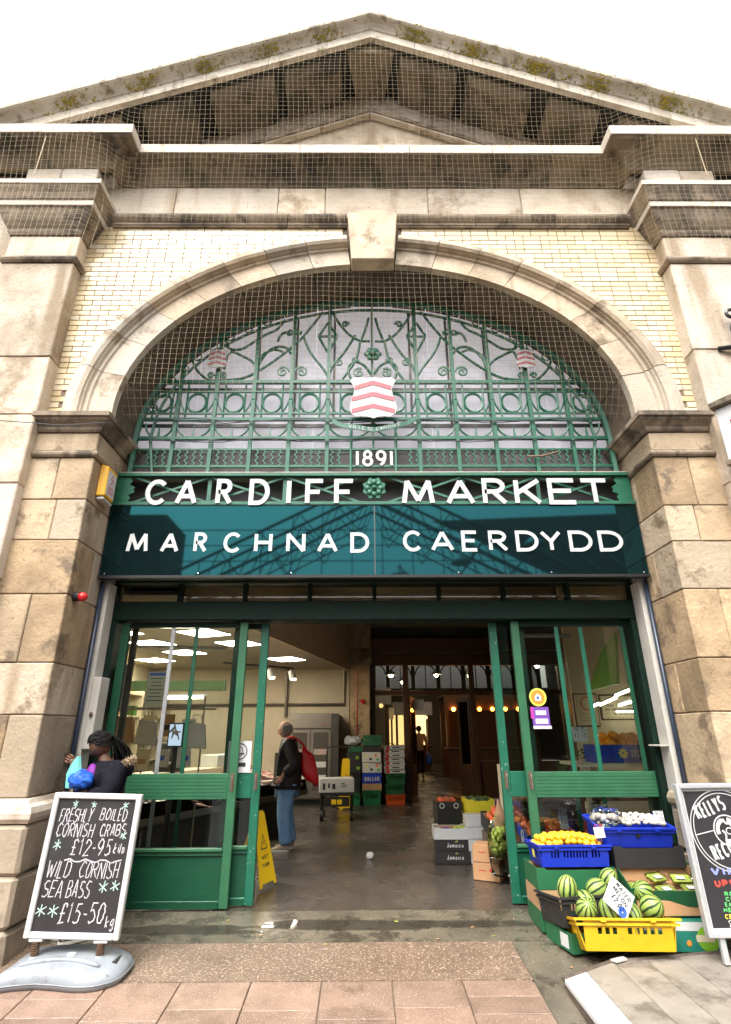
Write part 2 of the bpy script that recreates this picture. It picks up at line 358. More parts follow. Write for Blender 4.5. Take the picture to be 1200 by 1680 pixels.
def rot(origin, ax=0, ay=0, az=0):
    o = Vector(origin); Mx = (Matrix.Rotation(rad(az), 3, 'Z') @ Matrix.Rotation(rad(ay), 3, 'Y') @ Matrix.Rotation(rad(ax), 3, 'X'))
    return lambda p: o + Mx @ p
# ---- stroke lettering
def arc(cx, cy, rx, ry, a0, a1, n=12):
    return [(cx+rx*math.cos(rad(a0+(a1-a0)*i/n)), cy+ry*math.sin(rad(a0+(a1-a0)*i/n))) for i in range(n+1)]
GL = {
 'A': [[(0, 0), (.5, 1)], [(1, 0), (.5, 1)], [(.2, .3), (.8, .3)]], 'B': [[(0, 0), (0, 1), (.5, 1)]+arc(.5, .77, .42, .23, 90, -90, 8)+[(0, .54)], [(.45, .54)]+arc(.5, .27, .5, .27, 90, -90, 8)+[(0, 0)]],
 'C': [arc(.54, .5, .54, .5, 42, 318, 18)], 'D': [[(0, 0), (0, 1), (.35, 1)]+arc(.4, .5, .6, .5, 90, -90, 14)+[(0, 0)]],
 'E': [[(1, 1), (0, 1), (0, 0), (1, 0)], [(0, .52), (.85, .52)]], 'F': [[(1, 1), (0, 1), (0, 0)], [(0, .5), (.8, .5)]],
 'G': [arc(.5, .5, .5, .5, 45, 345, 16)+[(.98, .45), (.55, .45)]], 'H': [[(0, 0), (0, 1)], [(1, 0), (1, 1)], [(0, .5), (1, .5)]], 'I': [[(.5, 0), (.5, 1)]],
 'J': [[(.8, 1), (.8, .25)]+arc(.45, .25, .35, .25, 0, -180, 8)], 'K': [[(0, 0), (0, 1)], [(1, 1), (0, .42)], [(.3, .6), (1, 0)]], 'L': [[(0, 1), (0, 0), (.9, 0)]],
 'M': [[(0, 0), (.12, 1)], [(.12, 1), (.5, .1)], [(.5, .1), (.88, 1)], [(.88, 1), (1, 0)]], 'N': [[(0, 0), (0, 1)], [(0, 1), (1, 0)], [(1, 0), (1, 1)]], 'O': [arc(.5, .5, .5, .5, 90, 450, 20)],
 'P': [[(0, 0), (0, 1), (.55, 1)]+arc(.55, .75, .45, .25, 90, -90, 8)+[(0, .5)]], 'R': [[(0, 0), (0, 1), (.5, 1)]+arc(.5, .75, .42, .25, 90, -90, 8)+[(0, .5)], [(.42, .5), (1, 0)]],
 'S': [arc(.5, .75, .45, .25, 40, 270, 10)+arc(.5, .25, .48, .25, 90, -140, 10)], 'T': [[(0, 1), (1, 1)], [(.5, 1), (.5, 0)]],
 'U': [[(0, 1), (0, .35)]+arc(.5, .35, .5, .35, 180, 360, 10)+[(1, 1)]], 'V': [[(0, 1), (.5, 0)], [(.5, 0), (1, 1)]], 'W': [[(0, 1), (.25, 0)], [(.25, 0), (.5, .8)], [(.5, .8), (.75, 0)], [(.75, 0), (1, 1)]],
 'X': [[(0, 0), (1, 1)], [(0, 1), (1, 0)]], 'Y': [[(0, 1), (.5, .48)], [(1, 1), (.5, .48)], [(.5, .5), (.5, 0)]], 'Z': [[(0, 1), (1, 1), (0, 0), (1, 0)]],
 '0': [arc(.5, .5, .46, .5, 90, 450, 18)], '1': [[(.2, .8), (.55, 1), (.55, 0)]], '2': [arc(.5, .72, .45, .28, 170, -20, 10)+[(0, 0), (1, 0)]],
 '5': [[(.9, 1), (.25, 1), (.15, .55)]+arc(.45, .32, .48, .32, 110, -140, 12)], '8': [arc(.5, .76, .36, .24, -90, 270, 16), arc(.5, .27, .47, .27, 90, 450, 16)],
 '9': [arc(.5, .70, .44, .30, 0, 360, 18), [(.94, .70), (.90, .45), (.74, .2), (.45, 0)]], '-': [[(.1, .45), (.9, .45)]], '£': [arc(.55, .78, .35, .22, 10, 180, 8)+[(.3, .1), (.1, 0), (.95, .05)], [(.05, .5), (.7, .5)]],
 'k': [[(.1, 0), (.1, .95)], [(.7, .55), (.1, .25), (.75, 0)]], 'i': [[(.5, 0), (.5, .5)], [(.5, .7), (.5, .76)]], 'l': [[(.5, 0), (.5, .95)]], 'o': [arc(.5, .27, .4, .27, 90, 450, 12)],
 'g': [arc(.45, .3, .4, .26, 0, 360, 12)+[(.85, .5), (.85, -.2)]+arc(.5, -.2, .35, .2, 0, -150, 6)], 'a': [arc(.45, .27, .4, .27, 0, 360, 12), [(.85, .54), (.85, 0)]],
 'm': [[(0, 0), (0, .54), (.25, .54), (.5, .4), (.5, 0)], [(.5, .4), (.75, .54), (1, .4), (1, 0)]], 'c': [arc(.5, .27, .42, .27, 45, 315, 10)], 'e': [[(.1, .28), (.88, .28)]+arc(.5, .27, .4, .27, 0, 310, 10)], 't': [[(.4, .9), (.4, .05), (.8, 0)], [(.1, .58), (.75, .58)]],
 '*': [[(.5, .1), (.5, .9)], [(.1, .28), (.9, .72)], [(.1, .72), (.9, .28)]], '.': [[(.45, 0), (.55, .06)]], '~': [[(.1*i, .5+.4*math.sin(i*1.25)) for i in range(11)]],
}
def ribbon(mb, path, w, place, depth=.004, lift=0.0):
    """flat stroke of width w along a 2-D path; place(u, v, d) maps to the world, d outwards"""
    P = [Vector(p) for p in path]; closed = (P[0]-P[-1]).length < 1e-5
    P = [p for i, p in enumerate(P) if i == 0 or (p-P[i-1]).length > 1e-5]
    if closed: P = P[:-1]
    N = len(P)
    if N < 2: return
    L = []; R = []
    for i in range(N):
        a = (P[i]-P[i-1]) if (closed or i) else None; b = (P[(i+1) % N]-P[i]) if (closed or i < N-1) else None
        a = a or b; b = b or a; a = a.normalized(); b = b.normalized()
        na = Vector((-a.y, a.x)); nb = Vector((-b.y, b.x)); m_ = na+nb
        m_ = (m_.normalized()/max(.60, m_.normalized().dot(nb))) if m_.length > 1e-4 else nb
        L.append(P[i]+m_*w/2); R.append(P[i]-m_*w/2)
    vs = []
    for i in range(N): vs += [place(L[i].x, L[i].y, lift+depth), place(R[i].x, R[i].y, lift+depth), place(L[i].x, L[i].y, lift), place(R[i].x, R[i].y, lift)]
    fs = []
    for i in range(N if closed else N-1):
        j = (i+1) % N; a = i*4; b = j*4
        fs += [(a, a+1, b+1, b), (a+2, b+2, b+3, a+3), (a, b, b+2, a+2), (a+1, a+3, b+3, b+1)]
    if not closed: fs += [(0, 2, 3, 1), (4*N-4, 4*N-3, 4*N-1, 4*N-2)]
    mb.add(vs, fs)
def glyph(mb, ch, u0, v0, w, h, t, place, depth=.004, slant=0, jit=0, lift=0):
    for k, st in enumerate(GL.get(ch, [])):
        pts = [(u0+t/2+p[0]*max(1e-3, w-t)+slant*p[1]*h+random.uniform(-jit, jit), v0+t/2+p[1]*(h-t)+random.uniform(-jit, jit)) for p in st]
        if len(st) > 6 and st[0] == st[-1] or (len(st) > 2 and math.dist(st[0], st[-1]) < 1e-6): pts[-1] = pts[0]
        ribbon(mb, pts, t, place, depth, lift+k*.0004)
NARROW = {'I': .3, 'i': .35, 'l': .35, '1': .6, '-': .7, ' ': .6, '.': .3, 'E': .85, 'F': .8, 'L': .8, 'M': 1.25, 'W': 1.3, 'm': 1.2}
def write(mb, text, u0, u1, v, h, t, place, depth=.002, slant=0, jit=0, gap=.28, lift=0):
    ws = [NARROW.get(c, 1) for c in text]; tot = sum(ws)+gap*(len(text)-1); s = (u1-u0)/tot; u = u0
    for c, w in zip(text, ws):
        if c != ' ': glyph(mb, c, u, v+random.uniform(-jit, jit), w*s, h, t, place, depth, slant, jit, lift)
        u += (w+gap)*s
def spiral(c, r0, r1, a0, turns, n=22):
    return [(c[0]+(r0+(r1-r0)*i/n)*math.cos(rad(a0+turns*360*i/n)), c[1]+(r0+(r1-r0)*i/n)*math.sin(rad(a0+turns*360*i/n))) for i in range(n+1)]
def smooth(pts, k=5):
    P = [Vector(p) for p in pts]
    if len(P) < 3: return P
    P = [2*P[0]-P[1]]+P+[2*P[-1]-P[-2]]; out = []
    for i in range(1, len(P)-2):
        for j in range(k):
            t = j/k; a, b, c, d = P[i-1:i+3]
            out.append(.5*((2*b)+(c-a)*t+(2*a-5*b+4*c-d)*t*t+(3*b-a-3*c+d)*t**3))
    out.append(P[-2]); return out
# ================================================================== ground
XC = 0.145
def gz(y): return 0.0 if y >= 6.1 else -0.082*(6.1-max(y, 2.5))
street = structure(MB().poly([(-150, -150, -.33), (150, -150, -.33), (150, 150, -.33), (-150, 150, -.33)]).build('street', 'asphalt'))
def strip(name, m, x0, x1, y0, y1, lift=0, thick=.06, parent=None):
    return MB().prism([(x0, y0, gz(y0)+lift), (x1, y0, gz(y0)+lift), (x1, y1, gz(y1)+lift), (x0, y1, gz(y1)+lift)], (0, 0, -thick)).build(name, m, parent)
pave = structure(strip('pavement', 'mortar', -9, 9, 2.5, 6.1, -.018, .2))
structure(strip('pavement_apron', 'asphalt', -9, 9, -3, 2.5, -.005, .2))
structure(strip('terrazzo_threshold', 'terrazzo', -4.2, 1.22, 4.872, 5.47, 0, .05))
structure(strip('wet_concrete_threshold', 'concrete_wet', -4.2, 4.2, 5.474, 6.12, .001, .05))
structure(strip('concrete_edge', 'concrete_wet', 1.225, 5.5, 2.6, 5.47, -.004, .05))
structure(Box('market_floor', 'floor_wet', None, -8, 9, 6.124, 40, -.1, 0))
# standing water: shallow sheet with a wandering outline
def blob(cx, cy, rx, ry, n=40, seed=1):
    r = random.Random(seed); ph = [r.uniform(0, 6.28) for _ in range(4)]; out = []
    for i in range(n):
        a = 2*math.pi*i/n; k = 1+.16*math.sin(3*a+ph[0])+.10*math.sin(5*a+ph[1])+.07*math.sin(9*a+ph[2])
        out.append((cx+rx*k*math.cos(a), cy+ry*k*math.sin(a)))
    return out
mat('water_film', (.055, .047, .034), (.04, .034, .025), 3, .06, roughvar=.04)
MT['water_film'].node_tree.nodes['Principled BSDF'].inputs['Alpha'].default_value = .55
for (cx, cy, rx, ry, sd) in ((.25, 5.80, 1.3, .10, 3), (-1.6, 5.72, .7, .10, 5)):
    w = structure(MB().poly([(x, y, gz(y)+.004) for x, y in blob(cx, cy, rx, ry, 40, sd)]).build('puddle_water', 'water_film'))
r = random.Random(11)
cols = [-4.29+.5*i for i in range(12)]
for ci in range(11):
    x0, x1 = cols[ci], cols[ci+1]; y = 4.866
    while y > 2.6:
        d = r.choice((.21, .34, .46, .30, .55)); 
        if ci == 7: d = r.choice((.36, .5))
        y0 = max(2.55, y-d); z = r.uniform(-.001, .002)
        MB().prism([(x0+.004, y0+.004, gz(y0)+z), (x1-.004, y0+.004, gz(y0)+z), (x1-.004, y-.003, gz(y)+z), (x0+.004, y-.003, gz(y)+z)], (0, 0, -.04)).build('paving_slab', 'slab_pink', pave, .003)
        y = y0
# small litter on the wet threshold: fallen leaves, a crumpled tissue
for k, (x, y) in enumerate(((-.85, 5.6), (-.3, 5.42), (.95, 5.72), (1.1, 5.55), (.62, 5.5), (-2.1, 5.6), (1.35, 5.88), (-1.2, 5.9), (1.55, 5.02), (.3, 5.85))):
    s = r.uniform(.007, .012); a = r.uniform(0, 6)
    pts = [(x+s*math.cos(a+t)*(1.8 if t in (0, 3.14) else .8), y+s*math.sin(a+t)*(1.4 if t in (0, 3.14) else .8), gz(y)+.006+.003*(i % 2)) for i, t in enumerate((0, 1.0, 2.1, 3.14, 4.2, 5.2))]
    tag(MB().prism(pts, (0, 0, .0015)).build('fallen_leaf', 'lime_veg' if k % 2 else 'card_orange'), 'small fallen leaf lying on the damp threshold paving', 'leaf', 'fallen leaves on the threshold')
mb = MB().ball((.105, 8.35, .035), (.05, .045, .035), 9, 6)
mb.v = [tuple(Vector(p)+Vector((r.uniform(-.014, .014), r.uniform(-.014, .014), r.uniform(-.01, .014)))) for p in mb.v]
tag(mb.build('paper_tissue', 'card_white'), 'crumpled white tissue dropped on the wet market floor', 'litter')

# ================================================================== the market building
B = thing('market_building', 'stone market entrance with big arch, cream glazed brick and a pediment', 'building', (XC, 5.6, 0))
rs = random.Random(5)
def mir(side, x): return XC + side*x
def sbox(name, m, side, xa, xb, y0, y1, z0, z1, bevel=.006, parent=None):
    a, b = sorted((mir(side, xa), mir(side, xb))); j = rs.uniform(-.003, .003)
    if name in ('pier_stone', 'plinth_stone', 'pilaster_stone', 'frieze_stone', 'neck_stone', 'frieze_block'): return rough_box(name, m, parent or B, a, b, y0+j, y1, z0, z1, .012 if name == 'plinth_stone' else .005, bevel*1.4)
    return Box(name, m, parent or B, a, b, y0+j, y1, z0, z1, bevel)
G = .0035
for side in (-1, 1):
    # inner pier: courses of dressed sandstone
    zs = [1.04, 1.70, 2.15 if side < 0 else 2.17, 2.79 if side < 0 else 2.82, 3.34 if side < 0 else 3.31, 3.78 if side < 0 else 3.70, 4.26]
    sbox('pier_core', 'mortar', side, 2.99, 3.66, 5.215, 6.02, -.3, 4.6, 0)
    for i in range(len(zs)-1):
        z0, z1 = zs[i]+G, zs[i+1]-G
        w = (.30, .68, .34, .68, .30, .36)[i]; d = (.80, .42, .80, .40, .80, .48)[i]
        sbox('pier_stone', 'stone_warm', side, 2.975, 2.975+w-G, 5.2, 5.2+d-G, z0, z1)
        if w < .6: sbox('pier_stone', 'stone_warm', side, 2.975+w+G, 3.66, 5.2, 5.45, z0, z1)
        if d < .7: sbox('pier_stone', 'stone_warm', side, 2.975, 3.3, 5.2+d+G, 6.0, z0, z1)
    # plinth of the pier: two rough courses and a rounded base mould
    zp = [-.35, .14, .50, .86]
    for i in range(3): sbox('plinth_stone', 'plinth_stone', side, 2.86, 3.66, 5.08, 6.0, zp[i]+G, zp[i+1]-G, .02)
    def pathP(xr, yf, yb, xo): 
        p = [(mir(-1, xo), yf), (mir(-1, xr), yf), (mir(-1, xr), yb)]
        return p if side < 0 else [(2*XC-a, b) for a, b in reversed(p)]
    pp = pathP(2.975, 5.2, 6.0, 3.66)
    moulding(pp, [(-.02, .865), (.11, .865), (.135, .90), (.14, .94), (.12, .985), (.07, 1.005), (.05, 1.035), (-.02, 1.037)]).build('base_mould', 'stone_pale', B, smooth=False)
    moulding(pp, [(-.02, 4.262), (.02, 4.262), (.035, 4.28), (.04, 4.30), (.03, 4.325), (.015, 4.335), (-.02, 4.335)]).build('astragal', 'stone_soot', B)
    sbox('neck_stone', 'stone_warm', side, 2.975, 3.66, 5.2, 6.0, 4.338, 4.556)
    moulding(pp, [(-.02, 4.56), (.02, 4.56), (.035, 4.58), (.04, 4.61), (.07, 4.64), (.105, 4.67), (.11, 4.69), (.135, 4.70), (.135, 4.752), (-.02, 4.765)]).build('impost_capital', 'stone_soot', B)
    # great pilaster outside it
    def pathQ(xi, xo, yf, yb):
        p = [(mir(-1, xo), yb), (mir(-1, xo), yf), (mir(-1, xi), yf), (mir(-1, xi), yb)]
        return p if side < 0 else [(2*XC-a, b) for a, b in reversed(p)]
    zq = [1.04, 1.95, 2.93, 3.91, 4.72, 5.47 if side < 0 else 5.57, 6.85]
    for i in range(6): sbox('pilaster_stone', 'stone_pale', side, 3.635, 4.5, 5.08, 5.4, zq[i]+G, zq[i+1]-G, .008)
    for i in range(3): sbox('plinth_stone', 'plinth_stone', side, 3.664, 4.65, 4.96, 5.4, zp[i]+G, zp[i+1]-G, .02)
    q = pathQ(3.635, 4.5, 5.08, 5.4)
    moulding(q, [(-.02, .865), (.11, .865), (.135, .9), (.14, .94), (.12, .985), (.07, 1.005), (.05, 1.035), (-.02, 1.037)]).build('base_mould', 'stone_pale', B)
    moulding(q, [(-.02, 6.852), (.015, 6.852), (.035, 6.875), (.045, 6.90), (.035, 6.93), (.015, 6.947), (-.02, 6.947)]).build('astragal', 'stone_soot', B)
    sbox('neck_stone', 'stone_pale', side, 3.635, 4.5, 5.08, 5.4, 6.95, 7.29, .008)
    moulding(q, [(-.02, 7.295), (.015, 7.295), (.03, 7.33), (.035, 7.37), (.055, 7.40), (.095, 7.47), (.125, 7.55), (.14, 7.61), (.15, 7.625), (-.02, 7.625)]).build('capital', 'stone_soot', B)
    moulding(q, [(-.02, 7.628), (.165, 7.628), (.165, 7.715), (-.02, 7.715)]).build('capital_band', 'stone_lip', B)
    moulding(q, [(-.02, 7.718), (.18, 7.718), (.19, 7.75), (.205, 7.80), (.235, 7.86), (.245, 7.895), (-.02, 7.895)]).build('capital', 'stone_soot', B)
    moulding(q, [(-.02, 7.898), (.255, 7.898), (.255, 7.965), (-.02, 7.985)]).build('capital_slab', 'stone_lip', B)
    sbox('frieze_block', 'stone_lip', side, 3.56, 4.02, 4.99, 5.3, 7.99, 8.37, .008)
    sbox('frieze_block', 'stone_pale', side, 4.027, 4.47, 4.99, 5.3, 7.99, 8.37, .008)
    sbox('wing_wall', 'stone_pale', side, 4.5, 9.0, 5.29, 5.7, -.3, 8.36, 0)

# ---- arch: voussoir stones, each with face, rounded label mould and deep soffit
AZ = 4.86
def ell(s, th): return ((2.90+.52*s)*math.cos(th), AZ+(2.13+.43*s)*math.sin(th))
VS = [(0, 5.985), (0, 5.328), (.30, 5.328), (.30, 5.985)]
VP = [(0, 5.32), (0, 5.225), (.50, 5.225), (.53, 5.20), (.60, 5.20), (.62, 5.165), (.645, 5.165), (.66, 5.135), (.74, 5.115), (.86, 5.125), (.93, 5.14), (.945, 5.16), (1.0, 5.16), (1.0, 5.30), (.4, 5.32)]
# joints at even lengths round the curve
tab = [0]; 
for i in range(1, 721):
    a, b = ell(.4, math.pi*(i-1)/720), ell(.4, math.pi*i/720); tab.append(tab[-1]+math.dist(a, b))
def th_at(fr):
    L = fr*tab[-1]
    for i in range(1, 721):
        if tab[i] >= L: return math.pi*(i-1+(L-tab[i-1])/(tab[i]-tab[i-1]))/720
    return math.pi
nv = 8; kf = .035
fr = [.5-kf-(.5-kf)*(i/nv) for i in range(nv+1)]
for side in (0, 1):
    for i in range(nv):
        f0, f1 = fr[i+1], fr[i]
        if side: f0, f1 = 1-f1, 1-f0
        t0, t1 = th_at(f0)+.0012, th_at(f1)-.0012; mb = MB(); K = 6; n = len(VP); jy = rs.uniform(-.004, .004)
        ts = [t0+(t1-t0)*k/K for k in range(K+1)]; low = [4.766 if (i == nv-1 and ((k == 0 and not side) or (k == K and side))) else None for k in range(K+1)]
        for t, zl in zip(ts, low):
            for s, y in VP:
                x, z = ell(s, t); mb.v.append((XC+x, y+(jy if y < 5.9 else 0), zl or max(z, 4.766)))
        for k in range(K): mb.f += [(k*n+j, k*n+(j+1) % n, (k+1)*n+(j+1) % n, (k+1)*n+j) for j in range(n)]
        mb.f += [tuple(range(n-1, -1, -1)), tuple(K*n+j for j in range(n))]
        mb.build('voussoir', 'stone_arch', B)
        mb = MB(); n = 4; t0, t1 = t0+.0018, t1-.0018
        for k in range(K+1):
            for s, y in VS:
                x, z = ell(s, t0+(t1-t0)*k/K); mb.v.append((XC+x, y, low[k] or max(z, 4.766)))
        for k in range(K): mb.f += [(k*n+j, k*n+(j+1) % n, (k+1)*n+(j+1) % n, (k+1)*n+j) for j in range(n)]
        mb.f += [tuple(range(n-1, -1, -1)), tuple(K*n+j for j in range(n))]
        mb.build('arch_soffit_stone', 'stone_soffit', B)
mb = MB(); K = 48; n = 4
for k in range(K+1):
    for s, y in ((.31, 5.31), (.31, 5.99), (.46, 5.99), (.46, 5.31)):
        x, z = ell(s, math.pi*k/K); mb.v.append((XC+x, y, z))
for k in range(K): mb.f += [(k*n+j, k*n+(j+1) % n, (k+1)*n+(j+1) % n, (k+1)*n+j) for j in range(n)]
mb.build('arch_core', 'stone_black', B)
key = MB().prism([(XC-.262, 5.06, 6.90), (XC+.262, 5.06, 6.90), (XC+.315, 5.06, 7.69), (XC-.315, 5.06, 7.69)], (0, .2, 0)).build('keystone', 'stone_arch', B, .012)
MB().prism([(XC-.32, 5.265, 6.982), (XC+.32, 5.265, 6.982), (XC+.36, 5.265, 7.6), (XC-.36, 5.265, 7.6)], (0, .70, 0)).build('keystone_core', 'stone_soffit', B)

# ---- cream glazed brick spandrels in recessed mortar
wall = MB()
for side in (-1, 1):
    nz_ = 30
    for k in range(nz_):
        z0, z1 = 4.76+2.9*k/nz_, 4.76+2.9*(k+1)/nz_
        def xin(z):
            q = 1-((z-AZ)/2.42)**2 if z > AZ else 1
            return 3.28*math.sqrt(q) if q > 0 else 0
        a = mir(side, xin(z1)); b = mir(side, 3.66)
        wall.poly([(a, 5.289, z0), (b, 5.289, z0), (b, 5.289, z1), (a, 5.289, z1)])
wall = wall.build('brick_panel', 'mortar', B)
def brick_mesh(L, name):
    return MB().box(0, L, -.012, .01, 0, .066).mesh(name, .0022)
bm_s, bm_h = brick_mesh(.215, 'brick_long'), brick_mesh(.103, 'brick_short')
for q in (bm_s, bm_h): q.materials.append(MT['glazed_brick'])
bricks = []
c = 0; z = 4.775
while z < 7.63:
    for side in (-1, 1):
        x = 3.64-(0 if c % 2 else .1125)*1.0; flip = 0; run = 0
        def xarch(zz):
            q = 1-((zz-AZ)/2.55)**2 if zz > AZ else 1
            return 3.41*math.sqrt(q) if q > 0 else .30
        if c % 2 == 0: bricks.append((side, 3.64-.103, z, .103))
        while True:
            L = .103 if (rs.random() < .16) else .215
            x0 = x-L
            if x0+L*.35 < max(.31, xarch(z+.033)) : break
            bricks.append((side, x0, z, L)); x = x0-.010
    z += .0765; c += 1
# the nearest-looking bricks (lowest, so largest in view) as parts, the rest in one piece
bricks.sort(key=lambda b: (b[2] > 6.9, b[3] < .2, b[2]))
rest = MB()
for i, (side, x0, z, L) in enumerate(bricks):
    a = min(mir(side, x0), mir(side, x0+L)); y = 5.288-rs.uniform(0, .002)
    if i < 300:
        o = bpy.data.objects.new('brick', bm_s if L > .2 else bm_h); COL.objects.link(o); o.parent = wall
        o.location = (a, y, z)
    else: rest.box(a, a+L, y-.012, y+.01, z, z+.066)
if rest.v: tag(rest.build('brickwork', 'glazed_brick', wall), kind='stuff')

# ---- architrave, frieze, horizontal cornice with break-outs over the pilasters
xs = [-3.37, -2.2, -1.1, -.325, .325, 1.35, 2.4, 3.37]
for i in range(len(xs)-1):
    if i == 3: continue
    moulding([(XC+xs[i]+G, 5.26), (XC+xs[i+1]-G, 5.26)], [(-.05, 7.642), (.012, 7.642), (.02, 7.665), (.028, 7.668), (.028, 7.70), (.045, 7.715), (.07, 7.745), (.08, 7.77), (.08, 7.802), (-.05, 7.815)]).build('architrave', 'stone_soot', B)
xs = [-3.6, -2.62, -1.25, -.62, .75, 2.0, 3.6]
for i in range(len(xs)-1): sbox('frieze_stone', 'stone_pale', 1, xs[i]+G, xs[i+1]-G, 5.262, 5.5, 7.82, 8.375, .006)
CB = [(-.05, 8.378), (.012, 8.378), (.02, 8.40), (.045, 8.425), (.05, 8.45), (.085, 8.49), (.14, 8.53), (.15, 8.555), (.20, 8.585), (.26, 8.61), (.285, 8.635), (-.05, 8.648)]
CL = [(-.05, 8.65), (.30, 8.65), (.30, 8.80), (.29, 8.81), (-.05, 8.86)]
runs = [[(XC-7, 5.0), (XC-4.2, 5.0)], [(XC-4.2+G, 5.0), (XC-3.36, 5.0), (XC-3.36, 5.26), (XC-2.4, 5.26)]]
cx = [-2.4, -.95, .5, 1.6, 2.4]
runs += [[(XC+cx[i]+G, 5.26), (XC+cx[i+1]-G, 5.26)] for i in range(4)]
runs += [[(XC+2.4+G, 5.26), (XC+3.36, 5.26), (XC+3.36, 5.0), (XC+4.2, 5.0)], [(XC+4.2+G, 5.0), (XC+7, 5.0)]]
for rn in runs:
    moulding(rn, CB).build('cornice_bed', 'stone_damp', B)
    moulding(rn, CL).build('cornice_lip', 'stone_lip', B)

# ---- pediment: tympanum, soffit with hanging blocks, raking cornice
SLP, ZA, KP = .443, 10.76, 1.0326
def zr(x): return ZA-SLP*abs(x)
MB().prism([(XC-4.7, 5.36*KP, 8.66), (XC+4.7, 5.36*KP, 8.66), (XC, 5.36*KP, 10.85)], (0, .35, 0)).build('tympanum', 'stone_pale', B)
jx = [0, .75, 1.55, 2.35, 3.2]
for side in (-1, 1):
    for i in range(4):
        a, b = jx[i]+.004, jx[i+1]-.004
        def st(y0, dz0, dz1, nm, m, yb=.06):
            y0 = y0*KP
            return MB().prism([(mir(side, a), y0, zr(a)+dz0), (mir(side, b), y0, zr(b)+dz0), (mir(side, b), y0, zr(b)+dz1), (mir(side, a), y0, zr(a)+dz1)], (0, yb, 0)).build(nm, m, B)
        st(5.30, -.50, -.02, 'tympanum_stone', 'stone_pale')
        st(5.245, -.53, -.47, 'tympanum_mould', 'stone_soot', .10)
        st(5.265, -.57, -.533, 'tympanum_mould', 'stone_pale', .08)
def rake(side, x0, x1, prof, nm, m):
    mb = MB(); n = len(prof)
    for x in (x0, x1):
        mb.v += [(mir(side, x), y*KP, zr(x)+dz) for y, dz in prof]
    mb.f += [(j, (j+1) % n, n+(j+1) % n, n+j) for j in range(n)]+[tuple(range(n)), tuple(range(n, 2*n))]
    return mb.build(nm, m, B)
for side in (-1, 1):
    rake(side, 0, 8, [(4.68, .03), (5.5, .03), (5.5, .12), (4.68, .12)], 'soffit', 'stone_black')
    ks = [0, .62, 1.42, 2.25, 3.05, 3.95, 4.9, 8]
    for i in range(len(ks)-1):
        rake(side, ks[i]+(.003 if i else 0), ks[i+1]-.003, [(4.60, 0), (4.60, .155), (4.585, .165), (4.57, .19), (4.53, .23), (4.475, .255), (4.455, .275), (4.45, .31), (4.55, .33), (5.6, .45), (5.6, .125), (4.69, .125), (4.67, 0)], 'raking_cornice', 'stone_moss')
    for a, b in ((.42, 1.22), (1.36, 2.22), (2.46, 3.1), (3.38, 3.95)):
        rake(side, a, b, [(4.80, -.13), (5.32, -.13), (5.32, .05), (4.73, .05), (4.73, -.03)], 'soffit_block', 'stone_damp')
MB().prism([(XC-.21, 5.32*KP, 10.56), (XC+.21, 5.32*KP, 10.56), (XC+.34, 4.70*KP, 10.59), (XC-.34, 4.70*KP, 10.59)], (0, 0, .17)).build('soffit_keystone', 'stone_damp', B)
# moss and tufts of grass rooted along the raking cornice
ms_, gs_ = MB(), MB()
rm = random.Random(3)
for k in range(3600):
    side = rm.choice((-1, 1)); x = rm.choice((.62, 1.42, 2.25, 3.05, 3.95))+rm.gauss(0, .05+.1*rm.random()) if rm.random() < .86 else rm.uniform(.3, 5)+.12*math.sin(k)
    if side < 0 and rm.random() < .35: continue
    y = rm.uniform(4.455, 4.60); dz = .15+(4.60-y)/.15*.14
    if rm.random() < .25: y, dz = rm.uniform(4.46, 4.7), .325
    s = rm.uniform(.003, .011)*(1.5 if rm.random() < .15 else 1)
    ms_.ball((mir(side, x), y*KP, zr(abs(x))+dz), (s*1.6, s*.8, s*.8), 5, 3)
for k in range(700):
    side = rm.choice((-1, 1, 1)); x = rm.uniform(.1, 5.2); y = rm.uniform(4.44, 4.6); zb = zr(x)+.30
    h = rm.uniform(.01, .055)*(1.6 if rm.random() < .1 else 1); dx = rm.uniform(-.02, .02)
    p = Vector((mir(side, x), y*KP, zb-.02)); gs_.poly([p, p+Vector((.006, 0, 0)), p+Vector((dx, -.005, h+.02))])
tag(ms_.build('moss', 'moss', B, smooth=True), kind='stuff'); tag(gs_.build('grass_tufts', 'grass_dry', B), kind='stuff')
# ================================================================== iron fanlight
IY = 5.85
FL = thing('iron_fanlight', 'green wrought iron fanlight with scrolls and painted shields filling the arch', 'fanlight', (XC, IY, 4.36))
def bar(name, pts, r=.010, m='iron_green', y=IY, parent=FL, n=5, closed=False):
    return MB().tube([(p[0], y, p[1]) for p in pts], [q*1.8 for q in r] if isinstance(r, list) else r*1.8, n, closed).build(name, m, parent, smooth=False)
def xe(z): 
    q = 1-((z-AZ)/2.09)**2 if z > AZ else 1
    return 2.86*math.sqrt(max(0, q))
def ze(x): return AZ+2.09*math.sqrt(max(0, 1-(x/2.86)**2))
arcp = lambda a, b: [(XC+a*math.cos(math.pi*i/60), AZ+b*math.sin(math.pi*i/60)) for i in range(61)]
bar('arch_bar', [(XC+2.88, 4.36)]+arcp(2.88, 2.10)+[(XC-2.88, 4.36)], .022)
bar('arch_bar', [(XC+2.62, 4.40), (XC+2.70, 4.86)]+arcp(2.70, 1.96)[3:-3]+[(XC-2.70, 4.86), (XC-2.62, 4.40)], .011)
